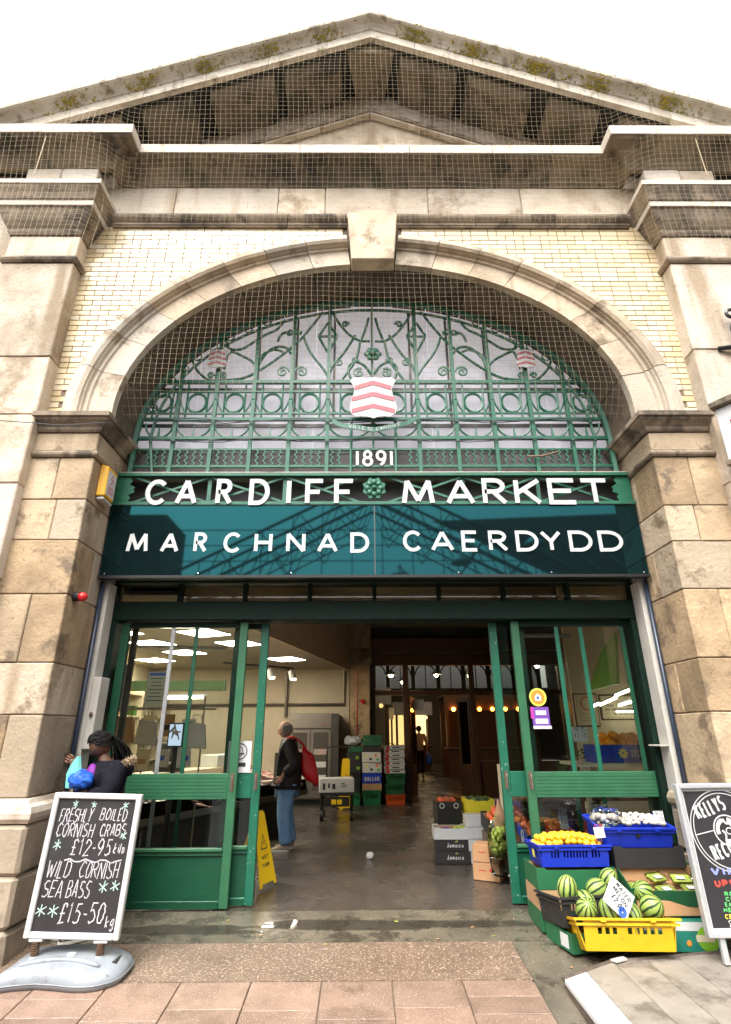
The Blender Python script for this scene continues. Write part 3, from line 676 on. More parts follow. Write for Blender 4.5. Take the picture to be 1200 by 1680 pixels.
# loops between the two arch bars
for k in range(4, 57, 2):
    t = math.pi*k/60
    if abs(math.cos(t)) < .45: continue
    c = (XC+2.79*math.cos(t), AZ+2.03*math.sin(t))
    bar('loop', [(c[0]+.055*math.cos(a*math.pi/5), c[1]+.055*math.sin(a*math.pi/5)) for a in range(10)], .006, closed=True)
for z, r_ in ((5.664, .017), (5.52, .009), (5.206, .009), (5.119, .015), (4.854, .016), (4.70, .009), (4.475, .011)):
    x = xe(z)-.03 if z > AZ else 2.86
    bar('rail', [(XC-x, z), (XC+x, z)], r_, n=4)
mains = [.56, 1.025, 1.49, 1.96, 2.42]
for s in (-1, 1):
    for m_ in mains:
        top = ze(m_)-.01
        MB().tube([(XC+s*m_, IY, 4.37), (XC+s*m_, IY, top)], .032, 4).build('upright', 'iron_green', FL)
        for zc in (5.50, 5.40): MB().ball((XC+s*m_, IY, zc), (.032, .032, .022), 8, 5).build('collar', 'iron_green', FL)
        MB().lathe([(.05, 0), (.05, .012), (.03, .02), (.024, .035)], 8, (XC+s*m_, IY, 4.362)).build('foot', 'rust_strip', FL)
    bar('upright', [(XC+s*.27, 4.37), (XC+s*.27, 5.12)], .011)
MB().tube([(XC, IY, 4.70), (XC, IY, ze(0)-.01)], .017, 4).build('upright', 'iron_green', FL)
edges = [-2.80, -2.42, -1.96, -1.49, -1.025, -.56, .56, 1.025, 1.49, 1.96, 2.42, 2.80]
for a, b in zip(edges[:-1], edges[1:]):
    mid = (a+b)/2; w = b-a; cells = [(a, b)] if w < .6 else [(-.56, 0), (0, .56)]
    for ca, cb in cells:
        cm = (ca+cb)/2; cw = cb-ca; R_ = min(.115, cw*.27)
        if abs(cm) > .1 and xe(5.6) > abs(cm):
            bar('ring', [(XC+cm+R_*math.cos(t*math.pi/10), 5.355+R_*1.18*math.sin(t*math.pi/10)) for t in range(20)], .010, closed=True)
            for q in (-1, 1):
                bar('small_upright', [(XC+cm+q*(R_+.012), 5.13), (XC+cm+q*(R_+.012), 5.66)], .007)
                bar('fan_bar', smooth([(XC+(cb if q > 0 else ca)-q*.015, 5.44), (XC+(cb if q > 0 else ca)-q*.04, 5.33), (XC+(cb if q > 0 else ca)-q*.10, 5.215)]), .006)
        bar('swag', [(XC+cm-(cw/2-.02)*math.cos(t*math.pi/14), 5.06-.20*math.sin(t*math.pi/14)) for t in range(15)], .007)
        bar('spike', [(XC+cm, 4.87), (XC+cm, 5.04)], [.011, .002], n=4)
        # zigzag bars
        if abs(cm) < .5: zz = [cm+(.19 if cm > 0 else -.19)+k*.085 for k in (-.35, .65)]
        else: zz = [ca+.05+(cw-.10)*(k+.5)/4 for k in range(4)] if cw > .4 else [ca+.06+(cw-.1)*(k+.5)/3 for k in range(3)]
        for x in zz: bar('zigzag_bar', [(XC+x+(.018 if k % 2 else -.018), 4.475+.225*k/6) for k in range(7)], .0075, n=4)
# scrollwork above the top rail, drawn for one half and mirrored
def I(px, py): 
    p = W(px, py, IY); return (p.x-XC, p.z)
half = [
    [(530, 512), (512, 535), (490, 560), (462, 583), (435, 602), (408, 617), (388, 622), (360, 624)],
    [(545, 511), (555, 528), (572, 548), (590, 559), (607, 560)],
    [(538, 617), (528, 602), (512, 582), (503, 566), (499, 553)],
    [(541, 612), (548, 598), (562, 582), (574, 565), (583, 550)],
    [(538, 530), (528, 545), (524, 552), (531, 566), (538, 578)], [(538, 530), (549, 545), (553, 552), (546, 566), (538, 578)], [(524, 552), (553, 552)],
    [(421, 610), (427, 594), (440, 577), (456, 569), (470, 571), (478, 580)], [(421, 600), (432, 582), (450, 574), (464, 577)],
    [(468, 525), (455, 540), (436, 549), (418, 560), (398, 572), (380, 573), (370, 566)],
    [(420, 600), (411, 591), (398, 584), (380, 577), (372, 590), (368, 605)],
    [(321, 566), (316, 585), (322, 605), (338, 621), (352, 625)], [(321, 566), (332, 552), (352, 548), (368, 556), (376, 568)],
    [(304, 600), (304, 560)],
    [(576, 622), (572, 610), (573, 600), (584, 594), (598, 600), (609, 614)], [(560, 624), (574, 606), (584, 590), (589, 572), (591, 560)],
    [(605, 522), (600, 540), (594, 556)], [(456, 560), (463, 548), (475, 545)],
]
for s in (-1, 1):
    mp_ = lambda p: (XC - s*p[0], p[1])
    for c_ in half:
        bar('scroll_bar', [mp_(q) for q in smooth([I(*p) for p in c_])], .010, n=5)
    for (px, py, r0, a0, tn) in ((464, 610, .085, 0, 1.6), (495, 610, .085, 180, -1.6), (557, 594, .062, 90, 1.4), (583, 590, .045, 0, -1.4), (589, 612, .075, 60, 1.5), (476, 545, .05, 180, 1.3), (489, 544, .05, 0, -1.3), (346, 616, .045, 0, 1.3), (367, 616, .045, 180, -1.3), (567, 532, .05, 0, 1.3)):
        c_ = I(px, py); bar('scroll', [mp_(q) for q in spiral(c_, r0, .012, a0, tn, 20)], .0085, n=4)
# painted shields with three chevrons
def shield(cx, cz, w, h, y, s=1):
    def pl(u, v, d): return Vector((cx+u*w, y-d, cz+v*h))
    half_ = [(0, 1.0), (.16, .985), (.30, 1.0), (.40, 1.0), (.5, .93), (.45, .84), (.40, .72), (.42, .58), (.47, .42), (.5, .26), (.47, .12), (.36, .04), (.2, .05), (.08, .03), (0, 0)]
    out = [(u, v-.5) for u, v in half_]+[(-u, v-.5) for u, v in reversed(half_[1:-1])]
    sh = MB().prism([pl(u, v, 0) for u, v in out], (0, -.014, 0)).build('shield', 'letter_white', FL)
    for v0 in (.18, -.10, -.385):
        wd = .39 if v0 > .1 else .455
        mb = MB(); mb.prism([pl(-wd, v0, .0145), pl(0, v0+.13, .0145), pl(wd, v0, .0145), pl(wd, v0+.105, .0145), pl(0, v0+.235, .0145), pl(-wd, v0+.105, .0145)], (0, -.004, 0))
        mb.build('chevron', 'shield_red', sh)
a = W(574, 654, 5.74); b = W(651, 654, 5.74)
shield((a.x+b.x)/2, (W(612, 620, 5.74).z+W(612, 687, 5.74).z)/2, (b.x-a.x)*1.0, W(612, 620, 5.74).z-W(612, 687, 5.74).z, 5.74)
for px in (357, 862):
    p = W(px, 589, 5.79); shield(p.x, p.z, .25, .28, 5.79)
    bar('shield_stem', [(p.x, 5.66), (p.x, p.z)], .012)
# rose, ribbon banner and date
rc = W(612, 580, 5.79)
MB().ball((rc.x, 5.79, rc.z), (.045, .05, .045), 10, 6).build('rose', 'iron_green', FL, smooth=True)
for k in range(6):
    a = k*math.pi/3; MB().ball((rc.x+.065*math.cos(a), 5.80, rc.z+.06*math.sin(a)), (.05, .02, .045), 8, 5).build('rose_petal', 'iron_green', FL, smooth=True)
ban = [W(545, 690, 5.76), W(560, 697, 5.75), W(580, 700, 5.73), W(600, 703, 5.73), W(613, 705, 5.73), W(630, 702, 5.73), W(650, 698, 5.75), W(668, 694, 5.76), W(684, 685, 5.76)]
mb = MB()
for i in range(len(ban)-1):
    p, q = ban[i], ban[i+1]; h = .032
    mb.prism([p+Vector((0, 0, -h)), q+Vector((0, 0, -h)), q+Vector((0, 0, h)), p+Vector((0, 0, h))], (0, .008, 0))
bn = mb.build('ribbon_banner', 'iron_green', FL)
mb = MB()
def on_ban(u, v, d):
    t = (u)*(len(ban)-1); i = min(len(ban)-2, max(0, int(t))); p = ban[i].lerp(ban[i+1], t-i); return p+Vector((0, -d-.001, v))
write(mb, 'VILLE DE CARDIFF', .2, .8, -.022, .044, .006, on_ban, .003); mb.build('banner_lettering', 'letter_white', bn)
for ch, x0, x1 in (('1', 583, 590), ('8', 594, 613), ('9', 616, 635), ('1', 639, 646)):
    p, q = W(x0, 765, 5.82), W(x1, 738, 5.82); mb = MB()
    glyph(mb, 'I' if ch == '1' else ch, p.x, p.z, q.x-p.x, q.z-p.z, .034, lambda u, v, d: Vector((u, 5.83-d, v)), .008)
    mb.build('date_numeral', 'letter_white', FL)
# translucent sheets behind, in two rows
for i in range(8):
    x0, x1 = XC-3.0+.75*i, XC-3.0+.75*(i+1)
    Box('glazing_sheet', 'fanlight_sheet', FL, x0+.003, x1-.003, 6.02, 6.03, 4.42, 6.23)
    Box('glazing_sheet', 'fanlight_sheet', FL, x0+.003, x1-.003, 6.025, 6.035, 6.236, 7.1)
Box('dark_rail', 'steel_dark', FL, XC-3, XC+3, 6.0, 6.018, 4.72, 4.79)
mat('sill_grey', (.19, .17, .17), (.13, .115, .115), 3, .7); Box('lower_backing', 'sill_grey', FL, XC-3, XC+3, 6.005, 6.017, 4.42, 4.718)
Box('dark_rail', 'steel_dark', FL, XC-3, XC+3, 6.0, 6.018, 5.10, 5.145); Box('dark_rail', 'steel_dark', FL, XC-3, XC+3, 6.0, 6.018, 5.64, 5.68)  # dark rails and mullions standing in for the ironwork's shadow lines on the sheets
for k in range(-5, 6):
    zt = ze(k*.5)+.02; Box('shadow_bar', 'steel_dark', FL, XC+k*.5-.014, XC+k*.5+.014, 5.995, 6.0175 if k % 2 else 6.0172, 5.15, zt)
led = tag(Box('stone_ledge', 'stone_pale', None, XC-2.96, XC+2.96, 5.75, 6.04, 4.325, 4.358, .004), 'pale stone ledge under the green iron fanlight', 'ledge')
# bundles of old cable along the fanlight
r = random.Random(4)
for k, (z0, y) in enumerate(((5.085, 5.80), (5.07, 5.81), (4.80, 5.80), (4.815, 5.81))):
    pts = [(XC-2.7+5.4*i/24, y+r.uniform(-.008, .008), z0+.022*math.sin(i*.9+k)+r.uniform(-.008, .008)) for i in range(25)]
    tag(MB().tube(pts, .006, 4).build('cable', 'cable'), ('black cable strung along the fanlight just under the ring frieze', 'thin black cable looping below the row of iron rings', 'black cable lying along the fanlight above the zigzag bars', 'thin cable sagging above the date numerals')[k], 'cable')
wire = [W(0, 690, 5.0)]+[W(60+i*25, 694+2.5*math.sin(i)+(i*.4), 5.03) for i in range(6)]+[W(215, 700, 5.5)]
tag(MB().tube(wire, .005, 4).build('overhead_wire', 'cable'), 'thin dark wire running over the pilaster and the capital', 'wire')
stick = [W(865, 749, 5.80), W(890, 748, 5.79), W(917, 741, 5.80)]
tag(MB().tube(stick, .012, 5).build('broken_batten', 'spring_rust'), 'rusty brown batten caught on the zigzag bars of the fanlight', 'batten')

# ================================================================== open iron frieze with white letters
FZ = thing('iron_letter_frieze', 'green lattice frieze carrying white CARDIFF MARKET letters', 'sign', (XC, 5.75, 3.93))
y0 = 5.72
Box('rail', 'iron_green', FZ, XC-2.96, XC+2.96, 5.70, 5.78, 4.285, 4.322); Box('rail', 'iron_green', FZ, XC-2.96, XC+2.96, 5.70, 5.78, 3.925, 3.962)
Box('backing', 'sill_grey', FZ, XC-2.96, XC+2.96, 5.97, 5.99, 3.9, 4.36)
nb = 6
for s in (-1, 1):
    for k in range(3):
        a, b = .16+k*.865, .16+(k+1)*.865
        for (za, zb, dy) in ((3.965, 4.283, 0), (4.283, 3.965, .008)):
            p, q = (XC+s*a, za), (XC+s*b, zb); d = Vector((q[0]-p[0], q[1]-p[1])).normalized(); nx = Vector((-d.y, d.x))*.013
            MB().prism([(p[0]+nx.x, 5.735+dy, p[1]+nx.y), (q[0]+nx.x, 5.735+dy, q[1]+nx.y), (q[0]-nx.x, 5.735+dy, q[1]-nx.y), (p[0]-nx.x, 5.735+dy, p[1]-nx.y)], (0, .007, 0)).build('lattice_bar', 'iron_green', FZ)
        if k: Box('lattice_post', 'iron_green', FZ, XC+s*a-.022, XC+s*a+.022, 5.752, 5.76, 3.963, 4.284)
    pts = [(2.95, 3.964), (2.95, 4.283), (2.80, 4.283), (2.77, 4.23), (2.80, 4.19), (2.73, 4.15), (2.75, 4.125), (2.73, 4.09), (2.80, 4.06), (2.77, 4.02), (2.80, 3.964)]
    MB().prism([(XC+s*x, 5.73, z) for x, z in pts], (0, .01, 0)).build('end_plate', 'iron_green', FZ)
ros = MB().prism([(XC+(.145 if k % 2 else .115)*math.cos(k*math.pi/8), 5.70, 4.124+(.145 if k % 2 else .115)*math.sin(k*math.pi/8)) for k in range(16)], (0, .02, 0)).build('rosette', 'iron_green', FZ, .004)
for k in range(8): MB().ball((XC+.075*math.cos(k*math.pi/4), 5.695, 4.124+.075*math.sin(k*math.pi/4)), (.035, .016, .035), 8, 5).build('petal', 'iron_green', ros, smooth=True)
MB().ball((XC, 5.685, 4.124), (.03, .03, .03), 8, 6).build('boss', 'iron_green', ros, smooth=True)
for ch, x0, x1, yt, yb in (('C', 235, 277, 786, 828), ('A', 285, 327, 785, 828), ('R', 352, 384, 785, 828), ('D', 407, 444, 785, 828), ('I', 469, 479, 785, 828), ('F', 500, 534, 785, 828), ('F', 548, 583, 785, 828),
                           ('M', 660, 712, 785, 828), ('A', 733, 778, 785, 828), ('R', 794, 830, 784, 828), ('K', 847, 886, 784, 828), ('E', 903, 944, 784, 827), ('T', 956, 997, 784, 827)):
    p, q = W(x0, yb, 5.68), W(x1, yt, 5.68); mb = MB()
    glyph(mb, ch, p.x, p.z, q.x-p.x, q.z-p.z, .052, lambda u, v, d: Vector((u, 5.695-d, v)), .007); mb.build('letter', 'letter_white', FZ)

# ================================================================== glossy fascia sign
SG = thing('fascia_sign', 'dark glossy teal fascia sign with white MARCHNAD CAERDYDD letters', 'sign', (XC, 5.72, 3.095))
sp = Box('sign_sheet', 'sign_sheet', SG, XC-2.955, XC-.004, 5.715, 5.76, 3.11, 3.915); sq = Box('sign_sheet', 'sign_sheet', SG, XC+.004, XC+2.955, 5.717, 5.76, 3.11, 3.913)
Box('seam_strip', 'steel_dark', SG, XC-.006, XC+.006, 5.7105, 5.7145, 3.115, 3.91)
Box('bottom_trim', 'plastic_black', SG, XC-2.96, XC+2.96, 5.70, 5.80, 3.078, 3.108); Box('top_trim', 'plastic_black', SG, XC-2.96, XC+2.96, 5.708, 5.77, 3.916, 3.923)
for k, x in enumerate((-2.9, -1.9, -.9, .9, 1.9, 2.9)): MB().ball((XC+x, 5.712, 3.13), .008, 6, 4).build('screw', 'aluminium', SG)
for ch, x0, x1 in (('M', 205, 246), ('A', 261, 296), ('R', 316, 342), ('C', 365, 397), ('H', 416, 448), ('N', 469, 502), ('A', 520, 555), ('D', 575, 606),
                   ('C', 662, 692), ('A', 708, 744), ('E', 759, 784), ('R', 804, 832), ('D', 849, 882), ('Y', 890, 920), ('D', 937, 970), ('D', 986, 1020)):
    l_ = x0 < 610; p, q = W(x0, 906.5 if l_ else 904.5, 5.70), W(x1, 873 if l_ else 870, 5.70); mb = MB()
    glyph(mb, ch, p.x, p.z, q.x-p.x, q.z-p.z, .039, lambda u, v, d: Vector((u, 5.7135-d, v)), .006); mb.build('letter', 'letter_white', SG)

# ================================================================== door screen
DR = thing('door_frame', 'dark green timber frame with row of small transom panes above the doors', 'door frame', (XC, 6.2, 0))
Box('lintel', 'dark_green', DR, XC-2.93, XC+2.93, 6.06, 6.36, 2.70, 2.905, .006)
Box('head', 'dark_green', DR, XC-2.93, XC+2.93, 6.06, 6.30, 3.118, 3.33, .006)
for s in (-1, 1): Box('jamb', 'dark_green', DR, *sorted((XC+s*2.93, XC+s*2.835)), 6.06, 6.34, 0, 2.698, .006)
tx = [XC-2.93+5.86*k/8 for k in range(9)]
for k, x in enumerate(tx):
    Box('mullion', 'dark_green', DR, x-.022, x+.022, 6.10, 6.2, 2.907, 3.116)
    if k < 8: Box('transom_pane', 'pane_old', DR, x+.024, tx[k+1]-.024, 6.14, 6.146, 2.907, 3.116)
def leaf(name, label, x0, x1, y, stile, sidem, mulls, group=None):
    """one door leaf: stiles, rails, lower panel, ledge and panes"""
    t = thing(name, label, 'door', ((x0+x1)/2, y, 0), group); a, b = y-.028, y+.028; sw = .085
    lead_left = stile == 'L'
    Box('stile', sidem if lead_left else 'door_green', t, x0, x0+sw, a, b, .012, 2.69, .004); Box('stile', sidem if not lead_left else 'door_green', t, x1-sw, x1, a, b, .012, 2.69, .004)
    xi, xj = x0+sw+.001, x1-sw-.001
    for z0, z1, m_ in ((.012, .075, 'door_green'), (.44, .475, 'stile_green'), (.925, 1.16, 'stile_green'), (2.63, 2.69, 'dark_green')):
        Box('rail', m_ if sidem != 'edge_green' or m_ == 'dark_green' else 'edge_green', t, xi, xj, a+.004, b-.004, z0, z1, .004)
    Box('ledge', 'stile_green', t, xi, xj, a-.018, b-.01, .477, .505, .004)
    Box('lower_panel', 'door_green', t, xi, xj, y-.006, y+.01, .076, .439)
    if xj-xi > .3:
        for k in range(6): Box('rail_groove', 'door_green', t, xi+.01, xj-.01, a+.0025, a+.0038, .955+k*.032, .958+k*.032)
    Box('pane', 'pane', t, xi, xj, y+.002, y+.007, 1.161, 2.629); Box('pane', 'pane', t, xi, xj, y+.002, y+.007, .506, .924)
    sx_ = x0+sw/2 if lead_left else x1-sw/2
    Box('lock_plate', 'spring_rust', t, sx_-.018, sx_+.018, a-.004, a-.0005, 1.0, 1.16, .001); MB().tube([(sx_, a-.03, 1.0), (sx_, a-.035, 1.02), (sx_, a-.035, 1.12), (sx_, a-.03, 1.14)], .007, 6).build('handle', 'steel', t)
    Box('kick_plate', 'door_green', t, xi+.01, xj-.01, a-.002, a+.0035, .014, .066)
    for mx, mm in mulls:
        Box('glazing_bar', mm, t, mx-.022, mx+.022, y-.016, y+.0012, 1.162, 2.628, .003)
        Box('glazing_bar', mm, t, mx-.02, mx+.02, y+.009, y+.024, .507, .923, .003)
    return t
leaf('sliding_door', 'wide green glazed door leaf beside the chalkboard', -2.66, -1.265, 6.17, 'R', 'stile_green', [(-1.83, 'door_green'), (-2.09, 'zinc')])
leaf('sliding_door', 'narrow green door leaf on the fish counter side with chipped edge', -1.43, -1.045, 6.27, 'R', 'edge_green', [])
leaf('sliding_door', 'wide green glazed door leaf behind the fruit crates', 1.665, 3.07, 6.17, 'L', 'stile_green', [(2.17, 'edge_green'), (2.44, 'edge_green'), (2.90, 'door_green')])
leaf('sliding_door', 'narrow green door leaf on the fruit side with chipped edge', 1.44, 1.83, 6.27, 'L', 'edge_green', [])
Box('fixed_bar', 'dark_green', DR, -2.60, -2.54, 6.29, 6.33, 0, 2.69)
# cream side linings, steel boxes, navy pipes against the stone reveals
for s, nm in ((-1, 'beside the chalkboard'), (1, 'beside the fruit display')):
    xr = XC+s*2.975
    tag(Box('side_lining', 'panel_cream', None, *sorted((xr-s*.004, xr-s*.085)), 5.86, 6.05, .02, 3.07, .004), 'pale painted steel lining of the doorway reveal ' + nm, 'lining')
    tag(MB().tube([(xr-s*.03, 5.815, .0), (xr-s*.03, 5.815, 3.07)], .024, 10).build('drain_pipe', 'pipe_navy', smooth=True), 'dark navy vertical pipe on the stone reveal ' + nm, 'pipe')
cb = thing('junction_box', 'cream steel cupboard with small padlock on the doorway reveal above the woman', 'cupboard', (-2.74, 5.93, 1.4))
Box('cupboard_body', 'panel_cream', cb, -2.743, -2.66, 5.85, 6.05, 1.40, 2.08, .005)
MB().ball((-2.70, 5.835, 1.72), (.018, .012, .024), 8, 6).build('padlock', 'spring_rust', cb)
tag(MB().prism([(3.03, 5.87, 1.40), (3.03, 6.05, 1.40), (2.92, 6.05, 1.40), (2.95, 5.87, 1.40)], (0, 0, .012)).build('bracket_plate', 'panel_cream'), 'cream folded plate sticking out of the doorway lining by the oranges', 'plate')
# alarm box and red bell on the left reveal
ab = thing('alarm_box', 'yellow alarm box with warning label on the stone reveal by the frieze', 'alarm box', (-2.79, 5.45, 3.82))
T = rot((-2.825, 5.47, 3.84))
MB().add([T(Vector(p)) for p in ((0, -.12, .05), (0, .14, .05), (0, -.12, .42), (0, .14, .42), (.085, -.10, .06), (.085, .12, .06), (.085, -.10, .40), (.085, .12, .40))], [(0, 1, 3, 2), (4, 6, 7, 5), (0, 4, 5, 1), (2, 3, 7, 6), (0, 2, 6, 4), (1, 5, 7, 3)]).build('case', 'yellow_box', ab, .008)
Box('warning_label', 'card_white', ab, -2.739, -2.737, 5.385, 5.575, 3.92, 4.20); Box('lens', 'plastic_white', ab, -2.824, -2.745, 5.37, 5.59, 3.852, 3.885, .01)
mb = MB(); lab = lambda u, v, d: Vector((-2.7368+d, 5.385+u, 3.92+v))
ribbon(mb, [(.11, .26), (.07, .2), (.12, .2), (.08, .14)], .014, lab, .001)
for k in range(5): ribbon(mb, [(.03, .03+k*.02), (.16, .03+k*.02)], .007, lab, .001)
mb.build('label_print', 'ink_red', ab)
be = thing('alarm_bell', 'small round red alarm lamp on a black bracket on the stone reveal', 'alarm', (-2.8, 5.35, 2.76))
MB().tube([(-2.83, 5.33, 2.79), (-2.77, 5.33, 2.79)], .045, 12).build('bracket', 'plastic_black', be); MB().ball((-2.745, 5.33, 2.79), (.05, .045, .045), 12, 8).build('lamp_dome', 'plastic_red', be, smooth=True)
# iron lantern bracket and the edge of a lit-letter board on the right
lb = thing('lantern_bracket', 'black scrolled iron lantern bracket on the right hand pilaster', 'bracket', (4.15, 5.0, 5.6))
mb = MB(); mb.tube([(4.03+.02*math.cos(0), 5.06, 5.56), (4.5, 4.95, 5.56)], .026, 6); mb.build('arm', 'plastic_black', lb)
MB().tube([(4.29, 5.06, 5.40), (4.29, 4.99, 5.70)], .03, 6).build('back_plate', 'plastic_black', lb)
MB().tube([Vector((p[0], 4.99, p[1])) for p in smooth([(4.33, 5.58), (4.25, 5.66), (4.22, 5.78), (4.27, 5.90), (4.34, 5.96)])]+[Vector((p[0], 4.99, p[1])) for p in spiral((4.26, 5.99), .08, .02, -20, 1.2, 14)], .02, 6).build('scroll', 'plastic_black', lb)
sb = thing('side_board', 'white studded board edge jutting in beside the right hand capital', 'sign', (3.75, 4.9, 4.0))
T = rot((3.66, 4.86, 4.0), 0, 0, -58)
MB().box(0, .9, 0, .08, .04, .62, T).build('board', 'plastic_white', sb, .005)
MB().box(-.03, .9, -.05, .10, .625, .70, T).build('cap_stone', 'stone_soot', sb, .01); MB().box(-.02, .9, -.03, .09, -.02, .035, T).build('foot_strip', 'stone_soot', sb, .008)
for k in range(9): MB().ball(T(Vector((.12+.09*(k % 3), -.004, .14+.15*(k//3)))), .012, 6, 4).build('stud', 'ink_red', sb)

# ================================================================== bird netting
def net_up(x, z):
    """depth of the upper net: hung from the raking cornice over the lips to the capitals"""
    end = 1/(1+math.exp(-(abs(x)-3.33)*18))
    yl, ye = 4.94, 4.685
    lip = yl*(1-end)+ye*end
    if z > 8.72: return lip+(4.73-lip)*min(1, (z-8.72)/1.2)
    low = 5.165*(1-end)+4.80*end
    t = min(1, (8.72-z)/1.05)
    return lip-.012+(low-lip)*t**1.5+.02*math.sin(math.pi*t)
rn = random.Random(9)
NT = MB(); step = .070; w_ = .0013
ph = [rn.uniform(0, 6) for _ in range(6)]
def wob(x, z): return .012*math.sin(x*2.1+ph[0]+z)+.009*math.sin(z*3.3+ph[1]-x*1.3)+.006*math.sin(x*5+z*4+ph[2])
nx = int(5.2/step)
def zbot(x): return 7.62 if abs(x) < 3.3 else 6.9
for i in range(-nx, nx+1):
    x = i*step; top = zr(abs(x))-.01; z = zbot(x)
    if top < 8.7: top = 8.66
    n_ = max(4, int((top-z)/.16)); pts = []
    for k in range(n_+1):
        zz = z+(top-z)*k/n_; xx = x+wob(x, zz); pts.append((XC+xx, net_up(xx, zz)+.01*math.sin(zz*5+x*3), zz))
    NT.tube(pts, w_, 3, caps=False)
k = 0
while True:
    z = 6.92+k*step; k += 1
    if z > 10.74: break
    xm = min(5.2, (ZA-.01-z)/SLP) if z > 8.66 else 5.2
    segs = [(-xm, xm)] if z > 7.62 else [(-5.2, -3.3), (3.3, 5.2)]
    for a, b in segs:
        n_ = max(4, int((b-a)/.2)); NT.tube([(XC+a+(b-a)*j/n_, net_up(a+(b-a)*j/n_, z)+.01*math.sin(z*5+3*(a+(b-a)*j/n_)), z+wob(z, a+(b-a)*j/n_)) for j in range(n_+1)], w_, 3, caps=False)
tag(NT.build('bird_netting', 'net_twine'), 'fine tan bird netting draped over the pediment and cornice', 'netting')
NA = MB()
def ya(x, z): return 5.255+.05*math.sin(max(0, min(1, (z-4.8)/2.1))*math.pi)*(.6+.4*math.sin(x*2+1))+(.42*max(0, (5.25-z)/.5)**1.3 if z < 5.25 else 0)
def xa(z): return 2.895*math.sqrt(max(0, 1-((z-AZ)/2.125)**2)) if z > AZ else 2.895
step = .074
for i in range(-39, 40):
    x = i*step; q = 1-(x/2.895)**2
    if q <= 0: continue
    top = AZ+2.125*math.sqrt(q); z0 = 4.92 if abs(x) > 2.2 else 5.15
    if top-z0 < .1: continue
    n_ = max(3, int((top-z0)/.15)); NA.tube([(XC+x+wob(x+1, z0+(top-z0)*k/n_), ya(x, z0+(top-z0)*k/n_), z0+(top-z0)*k/n_) for k in range(n_+1)], w_, 3, caps=False)
z = 4.95
while z < 6.97:
    a = xa(z); n_ = max(3, int(2*a/.2))
    sg = [(-a, a)] if z > 5.15 else [(-a, -2.2), (2.2, a)]
    for p, q in sg:
        n_ = max(3, int((q-p)/.2)); NA.tube([(XC+p+(q-p)*j/n_, ya(p+(q-p)*j/n_, z), z+wob(z+2, p+(q-p)*j/n_)) for j in range(n_+1)], w_, 3, caps=False)
    z += step
tag(NA.build('bird_netting', 'net_twine'), 'tan bird netting stretched across the arch in front of the fanlight', 'netting')
for s, nm in ((-1, 'left'), (1, 'right')):
    tag(MB().tube([(XC+s*4.15, 4.73, 8.7), (XC+s*4.2, 4.79, 8.0)], .006, 4).build('net_cord', 'net_twine'), f'pale tie cord of the netting above the {nm} hand pilaster capital', 'cord')
# ================================================================== inside the market
def wall_(name, m, pts, ext): return structure(MB().prism(pts, ext).build(name, m))
wall_('wall_left', 'wall_cream', [(-5.3, 6.3, 0), (-5.3, 14.7, 0), (-5.3, 14.7, 4.2), (-5.3, 6.3, 4.2)], (-.1, 0, 0))
wall_('wall_back', 'wall_cream', [(-5.3, 14.65, 0), (-.32, 14.65, 0), (-.32, 14.65, 4.2), (-5.3, 14.65, 4.2)], (0, .1, 0))
wall_('ceiling_fish_shop', 'ceiling_cream', [(-5.3, 6.36, 3.05), (-2.15, 6.36, 3.05), (-.36, 14.65, 3.05), (-5.3, 14.65, 3.05)], (0, 0, .05))
wall_('bulkhead', 'wall_cream', [(-2.15, 6.36, 3.0), (-.36, 14.64, 3.0), (-.36, 14.64, 4.2), (-2.15, 6.36, 4.2)], (.06, 0, 0))
wall_('ceiling_passage', 'ceiling_cream', [(-5.4, 6.36, 4.2), (5.6, 6.36, 4.2), (5.6, 15.4, 4.2), (-5.4, 15.4, 4.2)], (0, 0, .1))
wall_('wall_right', 'wall_cream', [(5.3, 6.3, 0), (5.3, 9.7, 0), (5.3, 9.7, 4.2), (5.3, 6.3, 4.2)], (.1, 0, 0))
wall_('wall_fruit_shop', 'wall_cream', [(3.5, 9.6, 0), (5.3, 9.6, 0), (5.3, 9.6, 4.2), (3.5, 9.6, 4.2)], (0, .08, 0))
wall_('wall_passage', 'wood_brown', [(3.5, 9.7, 0), (5.3, 15.3, 0), (5.3, 15.3, 4.2), (3.5, 9.7, 4.2)], (.08, 0, 0))
for s, x0, x1 in ((-1, -5.3, -2.79), (1, 3.09, 5.3)): wall_('wall_front', 'wall_cream', [(x0, 6.3, 0), (x1, 6.3, 0), (x1, 6.3, 4.2), (x0, 6.3, 4.2)], (0, .05, 0))
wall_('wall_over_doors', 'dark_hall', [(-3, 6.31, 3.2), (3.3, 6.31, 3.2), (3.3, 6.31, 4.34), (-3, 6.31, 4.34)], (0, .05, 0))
# lit ceiling panels of the fish shop
for k, (x, y) in enumerate(((-3.79, 10.1), (-3.57, 11.35), (-2.56, 9.0), (-2.23, 10.14), (-1.67, 12.5), (-3.95, 8.9), (-4.6, 12.6))):
    T = rot((x, y, 3.046), 0, 0, -24)
    t = thing('ceiling_light', 'square lit ceiling panel in the fish shop', 'ceiling light', (x, y, 3.04), 'ceiling light panels in the fish shop')
    MB().box(-.33, .33, -.33, .33, -.006, 0, T).build('light_frame', 'plastic_white', t); MB().box(-.30, .30, -.30, .30, -.011, -.0065, T).build('diffuser', 'lamp_panel', t)
